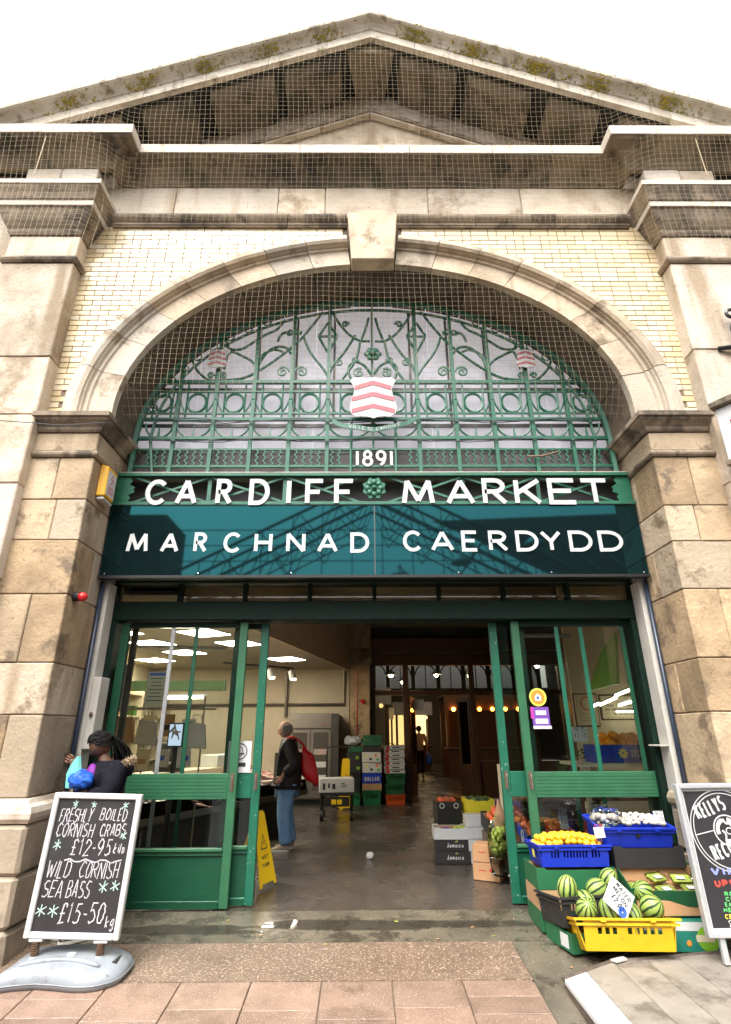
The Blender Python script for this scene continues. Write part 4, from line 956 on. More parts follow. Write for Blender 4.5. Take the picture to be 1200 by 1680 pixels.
# wall trunking, spot lamps on a rail
pr = [(-5.2, 14.6, 2.18), (-.45, 14.6, 2.18), (-.45, 14.6, 3.0)]
tag(MB().tube(pr, .035, 6).build('wall_trunking', 'steel'), 'grey pipe run along the cream back wall by the fridge', 'pipe')
tag(MB().tube([(-1.9, 14.59, 1.9), (-1.9, 14.59, 3.04)], .05, 6).build('wall_duct', 'steel'), 'upright metal duct on the cream wall above the fridge', 'duct')
rl = thing('spot_rail', 'ceiling rail with white spot lamps inside the fish shop', 'light', (-1.6, 9.8, 2.6))
MB().tube([(-2.3, 9.4, 2.62), (-1.25, 10.3, 2.62)], .015, 6).build('rail', 'plastic_black', rl)
MB().tube([(-1.7, 9.9, 2.62), (-1.7, 9.9, 3.05)], .01, 5).build('drop_rod', 'plastic_black', rl)
for x, y in ((-1.62, 9.98), (-1.28, 10.27)):
    MB().tube([(x, y, 2.57), (x+.05, y-.02, 2.42)], [.05, .07], 10).build('spot_head', 'plastic_white', rl); MB().ball((x+.052, y-.02, 2.415), (.055, .055, .012), 10, 4).build('bulb', 'lamp_tube', rl)
tl = thing('strip_lamp', 'lit strip lamp hanging over the fish counter', 'light', (-2.9, 9.2, 2.05))
MB().tube([(-3.4, 9.3, 2.06), (-2.6, 9.5, 2.08)], .022, 8).build('tube', 'lamp_tube', tl); MB().tube([(-3.45, 9.3, 2.10), (-2.55, 9.5, 2.12)], .02, 4).build('housing', 'plastic_white', tl)
tag(MB().tube([(-4.9, 8.0, 2.72), (-2.0, 8.3, 2.70)], .03, 6).build('blind_rail', 'plastic_white'), 'white roller rail across the fish shop window below the ceiling', 'rail')

# fish counter with sloping bed of ice and fish
E0, E1 = Vector((-2.62, 7.25, 0)), Vector((-.97, 10.95, 0)); dv_ = (E1-E0).normalized(); nvv = Vector((-dv_.y, dv_.x, 0)); LEN = (E1-E0).length
fc = thing('fish_counter', 'long sloping steel fish counter heaped with ice', 'counter', (-2.0, 9, 0))
def FP(u, w, z): return E0+dv_*u+nvv*w+Vector((0, 0, z))
def fprism(name, m, sec, u0=0, u1=LEN, par=fc): 
    return MB().prism([FP(u0, w, z) for w, z in sec], dv_*(u1-u0)).build(name, m, par)
fprism('front_lip', 'steel', [(0, .52), (.03, .50), (.03, .60), (0, .60)])
fprism('front_glass', 'pane', [(.005, .60), (.012, .60), (.05, .76), (.043, .76)])
fprism('tray', 'steel', [(.03, .52), (1.15, .80), (1.15, .84), (.03, .56)])
fprism('ice_bed', 'ice', [(.04, .57), (1.14, .845), (1.14, .90), (.6, .80), (.04, .62)])
fprism('under_panel', 'steel_dark', [(.30, 0), (.34, 0), (.34, .58), (.30, .56)])
fprism('rear_worktop', 'wall_cream', [(1.16, .0), (1.6, 0), (1.6, .98), (1.16, .98)])
for u in (.3, 2.0, 3.7): MB().tube([FP(u, .2, 0), FP(u, .2, .55)], .025, 6).build('leg', 'steel', fc)
def fish_mesh():
    mb = MB(); prof = [(0, .004), (.03, .03), (.09, .05), (.16, .052), (.23, .04), (.29, .018), (.31, .012)]; n = 8; vs = []
    for x, h in prof: vs += [(x, h*.45*math.cos(2*math.pi*k/n), h*math.sin(2*math.pi*k/n)) for k in range(n)]
    fs = [(i*n+k, i*n+(k+1) % n, (i+1)*n+(k+1) % n, (i+1)*n+k) for i in range(len(prof)-1) for k in range(n)]+[tuple(range(n)), tuple((len(prof)-1)*n+k for k in range(n))]
    mb.add(vs, fs); mb.prism([(.30, -.003, 0), (.38, -.003, .055), (.36, -.003, 0), (.38, -.003, -.055)], (0, .006, 0)); mb.prism([(.10, -.002, .045), (.2, -.002, .075), (.24, -.002, .035)], (0, .004, 0))
    return mb.mesh('fish', 0, True)
fme = [fish_mesh(), fish_mesh()]; fme[0].materials.append(MT['fish_pink']); fme[1].materials.append(MT['fish_grey'])
rf = random.Random(2)
for k in range(64):
    u = rf.uniform(.15, LEN-.15); w = rf.uniform(.15, .95); s = rf.uniform(.8, 1.25)
    if k > 44: u, w = rf.uniform(2.2, 3.6), rf.uniform(.3, .9)
    o = bpy.data.objects.new('fish', fme[k % 2 if k % 5 else 0]); COL.objects.link(o)
    o.location = FP(u, w, .625+w*.24+rf.uniform(.0, .06)+(.07 if k > 44 else 0)); o.rotation_euler = (rad(rf.uniform(60, 110)), rf.uniform(-.15, .15), math.atan2(nvv.y, nvv.x)+rf.uniform(-1.2, 1.2)+(3.14 if k % 3 else 0)); o.scale = (s, s, s)
    tag(o, 'whole fish laid on the ice of the sloping fish counter', 'fish', 'fish laid out on the ice')
# polystyrene boxes on the rear worktop
tag(MB().box(-.3, .3, -.2, .2, 0, .2, rot(tuple(FP(3.3, 1.38, .98)), 0, 0, 60)).build('foam_box', 'plastic_white', None, .01), 'white foam box on the fish counter worktop behind the man', 'box')
tl2 = thing('till', 'black till with a small screen standing on the fish counter worktop', 'till', tuple(FP(1.9, 1.35, .98)))
MB().box(-.2, .2, -.18, .18, 0, .12, rot(tuple(FP(1.9, 1.35, .98)), 0, 0, 20)).build('till_body', 'plastic_black', tl2, .01); MB().box(-.16, .16, -.012, .012, .14, .42, rot(tuple(FP(1.9, 1.35, .98)), -15, 0, 20)).build('till_screen', 'plastic_black', tl2, .006)

# shelves, tote bags and notices on the left hand wall of the fish shop
sh = thing('wall_shelving', 'pale slatted shelving along the side wall of the fish shop', 'shelf', (-5.0, 10.5, 0))
for z in (.95, 1.4, 1.85, 2.3): Box('shelf_board', 'shop_board', sh, -5.28, -4.85, 8.0, 14.4, z, z+.03)
for y in (8.0, 9.6, 11.2, 12.8, 14.35): Box('shelf_upright', 'shop_board', sh, -5.28, -4.83, y, y+.05, 0, 2.5)
rb_ = random.Random(6)
for k in range(22):
    y = 8.2+.27*k; z = (.98, 1.43, 1.88)[k % 3]; h = rb_.uniform(.15, .32); w = rb_.uniform(.10, .2)
    tag(MB().box(-.12, .12, -w/2, w/2, 0, h, rot((-5.05, y, z+.002), 0, 0, rb_.uniform(-8, 8))).build('packet', rb_.choice(('shop_board', 'card_brown', 'leaf_green', 'card_white', 'panel_cream', 'card_green')), None, .008), 'packet standing on the slatted shelving of the fish shop', 'packet', 'packets on the fish shop shelving')
mat('garland_green', (.02, .045, .012), (.035, .06, .02), 9, .8)
tag(Box('hanging_plants', 'garland_green', None, -4.8, -2.6, 10.9, 11.0, 2.28, 2.46), 'dark green garland strip hung under the fish shop ceiling', 'garland')
def paper(name, label, m, cx, y, z0, z1, w, lines, title=None, tilt=0, cat='notice'):
    t = thing(name, label, cat, (cx, y, z0)); T = rot((cx, y, z0), 0, tilt, 0); h = z1-z0
    MB().box(-w/2, w/2, 0, .003, 0, h, T).build('sheet', m, t); mb = MB(); pl = lambda u, v, d: T(Vector((u, -.0006-d, v)))
    rl_ = random.Random(int(abs(cx)*1000))
    for k in range(lines):
        v = h*.80-k*h*.72/max(1, lines); a = rl_.uniform(.22, .42)*w
        ribbon(mb, [(-a, v), (a, v)], h*.022, pl, .0006)
    if mb.v: mb.build('print', 'ink_black', t)
    if title: 
        mb = MB(); ribbon(mb, [(-w*.4, h*.92), (w*.4, h*.92)], h*.07, pl, .0006); mb.build('heading', title, t)
    return t
p, q = W(182, 1168, 6.42), W(182, 1090, 6.42); paper('paper_notice', 'tall beige printed notice hung behind the glass nearest the padlocked cupboard', 'shop_board', p.x, 6.42, p.z, q.z, .24, 8, 'ink_blue')
p, q = W(252, 1160, 6.42), W(252, 1102, 6.42); paper('paper_notice', 'beige printed notice hung behind the glass left of the taped bar', 'shop_board', p.x, 6.42, p.z, q.z, .22, 7, 'ink_blue')
p, q = W(391, 1268, 6.235), W(391, 1216, 6.235); nt_ = paper('paper_notice', 'white notice with round face symbol on the narrow fish side door', 'card_white', p.x, 6.236, p.z, q.z, .24, 0)
mb = MB(); cz_ = (p.z+q.z)/2+.05; pl = lambda u, v, d: Vector((p.x+u, 6.2352-d, cz_+v))
ribbon(mb, arc(0, 0, .075, .075, 0, 360, 24), .010, pl, .0006); ribbon(mb, arc(0, .0, .035, .045, 0, 360, 14), .007, pl, .0006, .0003); ribbon(mb, [(-.05, -.02), (.05, -.02)], .012, pl, .0006, .0006)
ribbon(mb, [(-.07, -.125), (.07, -.125)], .04, pl, .0006); mb.build('symbol', 'ink_black', nt_)
p, q = W(157, 1210, 6.40), W(172, 1170, 6.40); st_ = paper('window_sticker', 'small green and white sticker strip on the glass beside the padlock', 'card_white', (p.x+q.x)/2, 6.40, p.z, q.z, .10, 0, 'ink_green')
Box('green_band', 'ink_green', st_, (p.x+q.x)/2-.05, (p.x+q.x)/2+.05, 6.398, 6.3995, (p.z+q.z)/2-.02, (p.z+q.z)/2+.03)
tv = thing('display_screen', 'small lit screen showing fish behind the taped glazing bar', 'screen', (-2.2, 6.9, 1.4))
p, q = W(273, 1226, 6.9), W(303, 1186, 6.9)
Box('bezel', 'plastic_black', tv, p.x, q.x, 6.9, 6.93, p.z, q.z, .004); Box('display', 'screen_lit', tv, p.x+.015, q.x-.015, 6.898, 6.8995, p.z+.015, q.z-.015)
mb = MB(); rr_ = random.Random(3)
for k in range(7):
    cx, cz2 = rr_.uniform(p.x+.05, q.x-.05), rr_.uniform(p.z+.05, q.z-.05); a = rr_.uniform(0, 3)
    ribbon(mb, smooth([(cx-.05*math.cos(a), cz2-.05*math.sin(a)), (cx, cz2+.012), (cx+.05*math.cos(a), cz2+.05*math.sin(a))], 3), .016, lambda u, v, d: Vector((u, 6.8975-d, v)), .0004, k*.0002)
mb.build('fish_picture', 'fish_grey', tv); MB().tube([((p.x+q.x)/2, 6.95, 0), ((p.x+q.x)/2, 6.95, p.z+.1)], .03, 6).build('stand', 'plastic_black', tv)
for k, (px, py, m_, lb_) in enumerate(((242, 1195, 'panel_cream', 'cream tote bag hung left of the display screen'), (205, 1190, 'card_brown', 'brown tote bag hung behind the second window bar'), (322, 1200, 'panel_cream', 'pale tote bag hung right of the display screen'))):
    c_ = W(px, py, 7.6); t = thing('tote_bag', lb_, 'bag', (c_.x, 7.6, c_.z-.2))
    mb = MB().box(-.13, .13, -.03, .03, -.2, .1); mb.v = [(x*(1.15 if z < 0 else .85), y, z+.015*math.sin(x*30)) for x, y, z in mb.v]; mb.move(rot((c_.x, 7.6, c_.z))); mb.build('bag_body', m_, t, .012)
    MB().tube([(c_.x-.07, 7.6, c_.z+.09), (c_.x-.05, 7.6, c_.z+.2), (c_.x+.05, 7.6, c_.z+.2), (c_.x+.07, 7.6, c_.z+.09)], .008, 5).build('handle', m_, t)
tag(MB().tube([(-3.6, 7.6, 1.83), (-1.9, 7.6, 1.83)], .012, 5).build('hanging_rail', 'steel'), 'thin steel rail carrying tote bags behind the left door glass', 'rail')

# glass door fridge
fr_ = thing('glass_door_fridge', 'stainless steel two door display fridge against the cream wall', 'fridge', (-1.1, 14.3, 0))
Box('carcass', 'steel_dark', fr_, -1.72, -.55, 14.0, 14.6, .1, 1.95, .01); Box('top_panel', 'steel', fr_, -1.72, -.72, 13.96, 13.995, 1.62, 1.95, .004); Box('side_panel', 'steel_dark', fr_, -.715, -.55, 13.965, 13.995, .1, 1.95)
Box('plinth', 'plastic_black', fr_, -1.68, -.6, 14.05, 14.55, 0, .098)
for x0 in (-1.71, -1.215):
    d = Box('door', 'steel', fr_, x0, x0+.49, 13.975, 13.995, .14, 1.60, .004)
    Box('window', 'dark_hall', d, x0+.07, x0+.42, 13.968, 13.974, .3, 1.53); 
    for z in (.5, .78, 1.05): Box('shelf_goods', 'card_white' if z < .9 else 'fish_grey', d, x0+.09, x0+.40, 13.962, 13.967, z, z+.12)
Box('control', 'plastic_red', fr_, -.95, -.90, 13.955, 13.959, 1.70, 1.72)

# stone pilaster, fire alarm, red conduit by the screen
ps = thing('stone_pilaster', 'sandy stone pilaster between the cream wall and the brown screen', 'pilaster', (-.05, 14.8, 0))
Box('shaft', 'stone_warm', ps, -.30, .20, 14.6, 15.0, 0, 3.15, .01); Box('capital', 'stone_warm', ps, -.36, .26, 14.55, 15.0, 3.152, 3.55, .03); Box('header', 'stone_warm', ps, -.33, .23, 14.57, 15.0, 3.553, 4.2, .01)
cd = thing('alarm_conduit', 'thin red conduit with a white box on the stone pilaster', 'conduit', (-.12, 14.58, 1.4))
MB().tube([(-.12, 14.585, 1.42), (-.12, 14.585, 3.0)], .012, 5).build('tube', 'plastic_red', cd); Box('box', 'plastic_white', cd, -.18, -.06, 14.56, 14.597, 1.33, 1.45, .006)
tag(MB().tube([(.02, 14.598, 2.25), (.02, 14.54, 2.25)], .055, 12).build('fire_bell', 'plastic_red'), 'round dark red fire bell on the stone pilaster', 'bell')
# brown timber screen with open doors
SC = thing('timber_screen', 'tall dark brown glazed timber screen at the end of the passage', 'screen', (2.5, 15.0, 0))
Box('beam', 'wood_brown', SC, .2, 5.3, 14.85, 15.15, 3.42, 3.86, .01); Box('head', 'wood_brown', SC, .21, 5.3, 14.9, 15.1, 3.16, 3.417, .01); MB().tube([(.1, 14.8, 3.50), (5.3, 14.8, 3.52)], .022, 5).build('pipe', 'steel', SC)
for x in (.28, 1.14, 2.86, 4.4, 5.22): Box('post', 'wood_brown', SC, x-.07, x+.07, 14.91, 15.09, 0, 3.157, .008)
pxs = [.28, 1.14, 2.86, 4.4, 5.22]
for a, b in zip(pxs[:-1], pxs[1:]):
    Box('transom', 'wood_brown', SC, a+.072, b-.072, 14.93, 15.07, 2.42, 2.53, .006); Box('pane', 'pane_old', SC, a+.075, b-.075, 14.99, 15.0, 2.535, 3.155)
    if a != 1.14: 
        Box('panel', 'wood_brown', SC, a+.072, b-.072, 14.95, 15.05, 0, .85, .006); Box('pane', 'pane_old', SC, a+.075, b-.075, 14.99, 15.0, .855, 2.417)
for x, ang, lb_ in ((1.22, 74, 'open brown glazed door leaf near the box stacks'), (2.78, 105, 'open brown glazed door leaf on the far side of the hall doorway')):
    T = rot((x, 15.02, .01), 0, 0, ang); t = thing('hall_door', lb_, 'door', (x, 15.02, 0))
    for a, b, z0, z1 in ((0, .10, 0, 2.38), (.65, .75, 0, 2.38), (.102, .648, 0, .75), (.102, .648, 2.25, 2.38)): MB().box(a, b, -.02, .02, z0, z1, T).build('stile' if b-a < .2 else 'rail', 'wood_brown', t, .004)
    MB().box(.102, .648, -.003, .003, .752, 2.248, T).build('pane', 'pane_old', t); MB().tube([T(Vector((.68, -.03, 1.0))), T(Vector((.68, -.03, 1.5)))], .014, 6).build('handle', 'spring_rust', t)
tag(Box('door_notice', 'card_white', None, 1.32, 1.62, 15.15, 15.155, 2.05, 2.32), 'small white notice hanging in the brown hall doorway', 'notice')
# dim hall beyond
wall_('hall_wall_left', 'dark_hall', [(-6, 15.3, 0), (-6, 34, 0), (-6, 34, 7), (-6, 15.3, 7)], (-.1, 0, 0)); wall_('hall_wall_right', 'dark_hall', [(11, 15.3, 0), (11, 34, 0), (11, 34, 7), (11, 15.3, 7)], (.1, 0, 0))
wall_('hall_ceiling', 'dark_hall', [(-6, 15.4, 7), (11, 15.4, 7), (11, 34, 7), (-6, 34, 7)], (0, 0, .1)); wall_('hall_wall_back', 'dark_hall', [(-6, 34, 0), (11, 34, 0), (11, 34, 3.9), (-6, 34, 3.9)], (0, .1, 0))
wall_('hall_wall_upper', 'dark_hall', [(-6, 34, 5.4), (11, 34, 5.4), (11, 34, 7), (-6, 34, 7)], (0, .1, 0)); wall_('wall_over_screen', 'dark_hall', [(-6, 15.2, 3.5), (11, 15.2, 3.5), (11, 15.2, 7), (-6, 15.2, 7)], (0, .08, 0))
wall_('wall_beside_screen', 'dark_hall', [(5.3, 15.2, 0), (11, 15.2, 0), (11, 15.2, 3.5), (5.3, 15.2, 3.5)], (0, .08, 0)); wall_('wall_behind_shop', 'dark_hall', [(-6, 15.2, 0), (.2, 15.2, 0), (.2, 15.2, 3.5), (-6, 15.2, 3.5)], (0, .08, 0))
glass('pane_dim', (.45, .44, .45))
for k in range(11):
    x = -5.2+1.5*k; t = thing('gallery_window', 'arched gallery window pane high at the back of the hall', 'window', (x, 34, 3.9), 'gallery windows of the hall')
    Box('pane', 'pane_dim', t, x-.62, x+.62, 34.02, 34.03, 3.9, 5.4); MB().tube([(x+.62*math.cos(i*math.pi/8), 33.98, 4.65+.62*math.sin(i*math.pi/8)) for i in range(9)], .05, 4).build('arch_frame', 'dark_hall', t)
    Box('mullion', 'dark_hall', t, x+.63, x+.87, 33.96, 34.08, 3.9, 5.4); Box('glazing_bar', 'dark_hall', t, x-.025, x+.025, 33.97, 34.015, 3.9, 5.4)
# stalls in the hall
def stall(label, x0, x1, y, zc, canopy, lamps, lampm, back='wood_brown', zl=2.25):
    t = thing('market_stall', label, 'stall', ((x0+x1)/2, y, 0))
    Box('counter_front', 'wood_brown', t, x0, x1, y, y+.08, 0, .95); Box('counter_top', 'steel', t, x0-.05, x1+.05, y-.06, y+.5, .952, .99); Box('back_panel', back, t, x0, x1, y+1.6, y+1.66, 0, zc)
    Box('canopy', canopy, t, x0-.1, x1+.1, y-.3, y-.24, zc-.5, zc); Box('roof', canopy, t, x0-.1, x1+.1, y-.238, y+1.7, zc+.004, zc+.05)
    for x in (x0+.05, x1-.05): Box('post', 'wood_brown', t, x-.05, x+.05, y+.1, y+.2, .99, zc)
    for k in range(lamps): MB().ball((x0+(x1-x0)*(k+.5)/lamps, y-.33, zl), .07, 8, 6).build('bulb', lampm, t)
    return t
stall('dark wooden stall with a row of amber bulbs across the hall', 3.1, 6.4, 21.5, 2.75, 'wood_brown', 7, 'lamp_amber', zl=2.28)
stall('bright white fronted stall far down the hall', 1.5, 3.0, 26, 2.7, 'panel_lilac', 4, 'glow_warm', 'glow_warm', 2.1)
stall('pale stall with white fascia seen through the left screen panel', -.6, .9, 20, 2.9, 'panel_lilac', 3, 'glow_warm', 'panel_cream', 2.35)

stall('white tiled stall with glowing back panel at the left of the hall doorway', 1.45, 2.75, 29.5, 2.6, 'card_white', 3, 'glow_warm', 'glow_warm', 2.0)
mat('lamp_hall_fill', (.9, .8, .6), emit=((1.0, .78, .48), 45.0))
for k, (x, y, z) in enumerate(((.6, 17.6, 3.6), (2.2, 18.4, 3.7), (4.2, 18.0, 3.6), (-1.5, 19, 3.6), (1.2, 23.5, 3.7), (3.2, 24.5, 3.8), (6.2, 20, 3.7), (2.0, 28, 3.8))):  # pendants added to lift the light in the hall
    t = thing('fill_pendant', 'white pendant lamp added to brighten the market hall', 'lamp', (x, y, z), 'added pendant lamps in the hall')
    MB().tube([(x, y, z+.2), (x, y, 7.0)], .012, 4).build('cord', 'cable', t); MB().lathe([(.03, .22), (.08, .16), (.24, .03), (.25, 0)], 12, (x, y, z)).build('shade', 'plastic_white', t); MB().ball((x, y, z-.02), .08, 8, 6).build('bulb', 'lamp_hall_fill', t)
# beige papers, hooks and goods hung in rows on the fish shop screen wall
rh = random.Random(14)
for k in range(14):
    x = -3.9+.26*(k % 7)+rh.uniform(-.03, .03); z = (1.52, 1.10)[k//7]+rh.uniform(-.03, .03); m_ = rh.choice(('shop_board', 'panel_cream', 'card_white', 'card_brown', 'wall_cream'))
    t = thing('hanging_packet', 'pale packet hung in rows on the rack behind the left door glass', 'packet', (x, 7.9, z), 'packets on the rack behind the left door')
    mb = MB().box(-.09, .09, -.02, .02, 0, .26+rh.uniform(-.05, .05)); mb.move(rot((x, 7.9, z), rh.uniform(-4, 4), rh.uniform(-5, 5), rh.uniform(-15, 15))); mb.build('packet_body', m_, t, .008)
    MB().box(-.06, .06, -.0225, -.0212, .08, .14, rot((x, 7.9, z))).build('packet_label', rh.choice(('ink_black', 'ink_blue', 'card_brown', 'zinc')), t); MB().tube([(x, 7.9, z+.24), (x, 7.93, z+.34)], .005, 4).build('hook', 'steel', t)
rck = thing('wire_rack', 'upright wire rack carrying packets in the fish shop', 'rack', (-3.1, 7.95, 0))
for x in (-4.1, -3.5, -2.9, -2.15): MB().tube([(x, 7.95, 0), (x, 7.95, 2.0)], .012, 5).build('upright', 'steel', rck)
for z in (1.44, 1.86): MB().tube([(-4.1, 7.95, z), (-2.15, 7.95, z)], .01, 5).build('cross_wire', 'steel', rck)
# ================================================================== crates, boxes and fruit
def panel(mb, us, vs, holes, P):
    """pierced sheet: P(u, v, side) gives outer (0) and inner (1) surface points"""
    nu, nv_ = len(us), len(vs); base = len(mb.v)
    for sd_ in (0, 1):
        for v in vs:
            for u in us: mb.v.append(tuple(P(u, v, sd_)))
    idx = lambda i, j, s_: base+s_*nu*nv_+j*nu+i
    solid = lambda i, j: 0 <= i < nu-1 and 0 <= j < nv_-1 and (i, j) not in holes
    for i in range(nu-1):
        for j in range(nv_-1):
            if not solid(i, j): continue
            mb.f.append((idx(i, j, 0), idx(i+1, j, 0), idx(i+1, j+1, 0), idx(i, j+1, 0))); mb.f.append((idx(i, j, 1), idx(i, j+1, 1), idx(i+1, j+1, 1), idx(i+1, j, 1)))
            for (di, dj, a, b) in ((0, -1, (i, j), (i+1, j)), (1, 0, (i+1, j), (i+1, j+1)), (0, 1, (i+1, j+1), (i, j+1)), (-1, 0, (i, j+1), (i, j))):
                if not solid(i+di, j+dj): mb.f.append((idx(*a, 0), idx(*b, 0), idx(*b, 1), idx(*a, 1)))
def crate(label, m, T, w, d, h, flare=.03, slots=True, cat='crate', t=.008, pitch=.036, lo=.42, hi=.78):
    c = thing('plastic_crate', label, cat, tuple(T(Vector((0, 0, 0)))))
    def wall(n, L, f):
        us, holes = [0], set(); k = max(4, int(L/pitch)); vs = [0, .12, lo, hi, .92, 1]
        a = .12*L
        us = [0, a]; 
        for i in range(k):
            u0 = a+(L-2*a)*i/k; wd = (L-2*a)/k
            if i: us.append(u0)
            us.append(u0+wd*.42)
        us += [L-a, L]
        if slots:
            for i in range(1, len(us)-2):
                if i % 2 == 0 and (i//2) % 9 not in (4,): holes.add((i, 2))
        mb = MB(); panel(mb, us, vs, holes, f); mb.build('slotted_side' if slots else 'side', m, c)
    def fl(v): return flare*v
    sides = [
        lambda u, v, s: T(Vector((-w/2+u, -d/2-fl(v)+s*t, v*h))), lambda u, v, s: T(Vector((-w/2+u, d/2+fl(v)-s*t, v*h))),
        lambda u, v, s: T(Vector((-w/2-fl(v)+s*t, -d/2+u, v*h))), lambda u, v, s: T(Vector((w/2+fl(v)-s*t, -d/2+u, v*h)))]
    for i, f in enumerate(sides): wall(i, w if i < 2 else d, f)
    MB().box(-w/2+.002, w/2-.002, -d/2+.002, d/2-.002, .002, .012, T).build('base', m, c)
    for z, o in ((h, .016), (h*.84, .010)):
        e = flare*z/h+o
        ring = [(-w/2-e, -d/2-e), (w/2+e, -d/2-e), (w/2+e, d/2+e), (-w/2-e, d/2+e)]; q = flare*z/h-.004; inn = [(-w/2-q, -d/2-q), (w/2+q, -d/2-q), (w/2+q, d/2+q), (-w/2-q, d/2+q)]
        vs = [T(Vector((*p, z+dz))) for dz in (-.012, .004) for p in ring+inn]; fs = []
        for i in range(4):
            j = (i+1) % 4; fs += [(i, j, 4+j, 4+i), (8+i, 8+4+i, 8+4+j, 8+j), (i, 8+i, 8+j, j), (4+i, 4+j, 12+j, 12+i)]
        MB().add(vs, fs).build('rim', m, c)
    for x in (-.28, .28):
        MB().box(x*w-.02, x*w+.02, -d/2-flare-.024, -d/2-flare-.0165, h-.022, h+.006, T).build('rim_clip', m, c)
    return c
def tray(label, m, T, w, d, h, inner='card_brown', name='cardboard_tray', cat='box', marks=None, corners=True):
    c = thing(name, label, cat, tuple(T(Vector((0, 0, 0))))); t = .006
    for sy in (-1, 1):
        y0, y1 = sorted((sy*d/2, sy*(d/2-t)))
        pts = [(-w/2, 0), (w/2, 0), (w/2, h*1.12), (w/2-.07, h*1.12), (w/2-.09, h), (-w/2+.09, h), (-w/2+.07, h*1.12), (-w/2, h*1.12)] if corners else [(-w/2, 0), (w/2, 0), (w/2, h), (-w/2, h)]
        MB().prism([T(Vector((x, y0, z))) for x, z in pts], T(Vector((0, t, 0)))-T(Vector((0, 0, 0)))).build('side', m, c)
        MB().box(-w/2+.008, w/2-.008, *sorted((sy*(d/2-t-.001), sy*(d/2-t-.003))), .01, h*.97, T).build('lining', inner, c)
    for sx in (-1, 1):
        MB().box(*sorted((sx*w/2, sx*(w/2-t))), -d/2+t+.001, d/2-t-.001, 0, h*(1.1 if corners else 1), T).build('end', m, c)
    MB().box(-w/2+t, w/2-t, -d/2+t, d/2-t, .002, .01, T).build('base', inner, c)
    return c
def carton(label, m, T, w, d, h, name='cardboard_box', cat='box', flap=None):
    c = thing(name, label, cat, tuple(T(Vector((0, 0, 0)))))
    MB().box(-w/2, w/2, -d/2, d/2, .001, h, T).build('carton', m, c, .004); MB().box(-w/2+.01, w/2-.01, -.02, .02, h+.0005, h+.002, T).build('tape', flap or m, c)
    return c
def print_on(c, text, T, u0, u1, v, h, t, m, y, name='print', slant=0):
    mb = MB(); write(mb, text, u0, u1, v, h, t, lambda u, v_, d: T(Vector((u, y-.0008-d, v_))), .0008, slant); mb.build(name, m, c)
def fruit_mesh(r, m, sq=.94):
    me = MB().ball((0, 0, 0), (r, r, r*sq), 14, 9).mesh('fruit', 0, True); me.materials.append(MT[m]); return me
def fruits(name, label, cat, group, me, spots, seed=0):
    r_ = random.Random(seed)
    for p in spots:
        o = bpy.data.objects.new(name, me); COL.objects.link(o); o.location = p; s = r_.uniform(.84, 1.14); o.scale = (s, s*r_.uniform(.94, 1.05), s*r_.uniform(.92, 1.04)); o.rotation_euler = (r_.uniform(-.5, .5), r_.uniform(-.5, .5), r_.uniform(0, 6)); tag(o, label, cat, group)
def heap(T, w, d, z, r, rows, seed=0, dome=.02, jit=.2):
    r_ = random.Random(seed); out = []; nx_ = int(w/(2*r)); ny_ = int(d/(2*r*.95))
    for l_ in range(rows):
        for i in range(nx_-l_):
            for j in range(ny_-l_):
                x = (i-(nx_-l_-1)/2)*2*r*1.01+r_.uniform(-jit, jit)*r; y = (j-(ny_-l_-1)/2)*2*r*.96+r_.uniform(-jit, jit)*r
                out.append(T(Vector((x, y, z+l_*r*1.35+dome*(1-(2*x/w)**2)+r_.uniform(-.1, .1)*r))))
    return out
def price_card(label, px, py, y, w, h, text, m='ink_black', tilt=(0, 0, 0), stick=0):
    c_ = W(px, py, y); T = rot((c_.x, y, c_.z), *tilt); t = thing('price_card', label, 'price card', (c_.x, y, c_.z-h/2))
    MB().box(-w/2, w/2, 0, .002, -h/2, h/2, T).build('card', 'card_white', t); mb = MB()
    for k, ln in enumerate(text):
        if ln: write(mb, ln, -w*.4, w*.4, h*(.30-k*.8/len(text))-h*.12, h*.6/len(text), h*.035, lambda u, v, d: T(Vector((u, -.0006-d, v))), .0006, .1, h*.006)
    mb.build('handwriting', m, t)
    if stick: MB().tube([T(Vector((0, .006, h*.3))), T(Vector((0, .006, -h/2-stick)))], .004, 5).build('stick', 'plastic_white', t)
    return t

# --- fruit shop behind the right hand doors
sl_ = thing('fruit_display', 'stepped timber fruit display behind the right hand door glass', 'display', (2.6, 7.0, 0))
Box('lower_deck', 'wood_brown', sl_, 1.62, 4.0, 6.42, 7.35, .44, .47); Box('upper_deck', 'shop_board', sl_, 2.45, 4.2, 6.75, 7.45, 1.17, 1.20); Box('deck_front', 'wood_brown', sl_, 1.62, 4.0, 6.42, 6.44, 0, .438)
for x in (1.66, 2.8, 3.9): Box('post', 'shop_board', sl_, x, x+.05, 7.36, 7.41, 0, 1.168)
Box('mid_deck', 'wood_brown', sl_, 1.75, 4.1, 7.0, 7.6, .80, .83); Box('upper_post', 'shop_board', sl_, 2.5, 2.55, 6.8, 6.85, .0, 1.168)
p, q = W(978, 1243, 6.85), W(1078, 1216, 6.85)
T = rot(((p.x+q.x)/2, 7.02, p.z), 0, 0, 0); bw = q.x-p.x; zt = 1.202
T = rot(((p.x+q.x)/2, 7.02, zt)); bx_ = tray('blue orange box printed with a yellow star behind the right door', 'card_blue', T, bw, .34, .19, corners=False, name='fruit_box')
mb = MB(); cx = -bw*.06
for k in range(8):
    a = k*math.pi/4; ribbon(mb, [(cx+.012*math.cos(a), .10+.012*math.sin(a)), (cx+.055*math.cos(a), .10+.055*math.sin(a))], .022, lambda u, v, d: T(Vector((u, -.1706-d, v))), .0008, k*.0002)
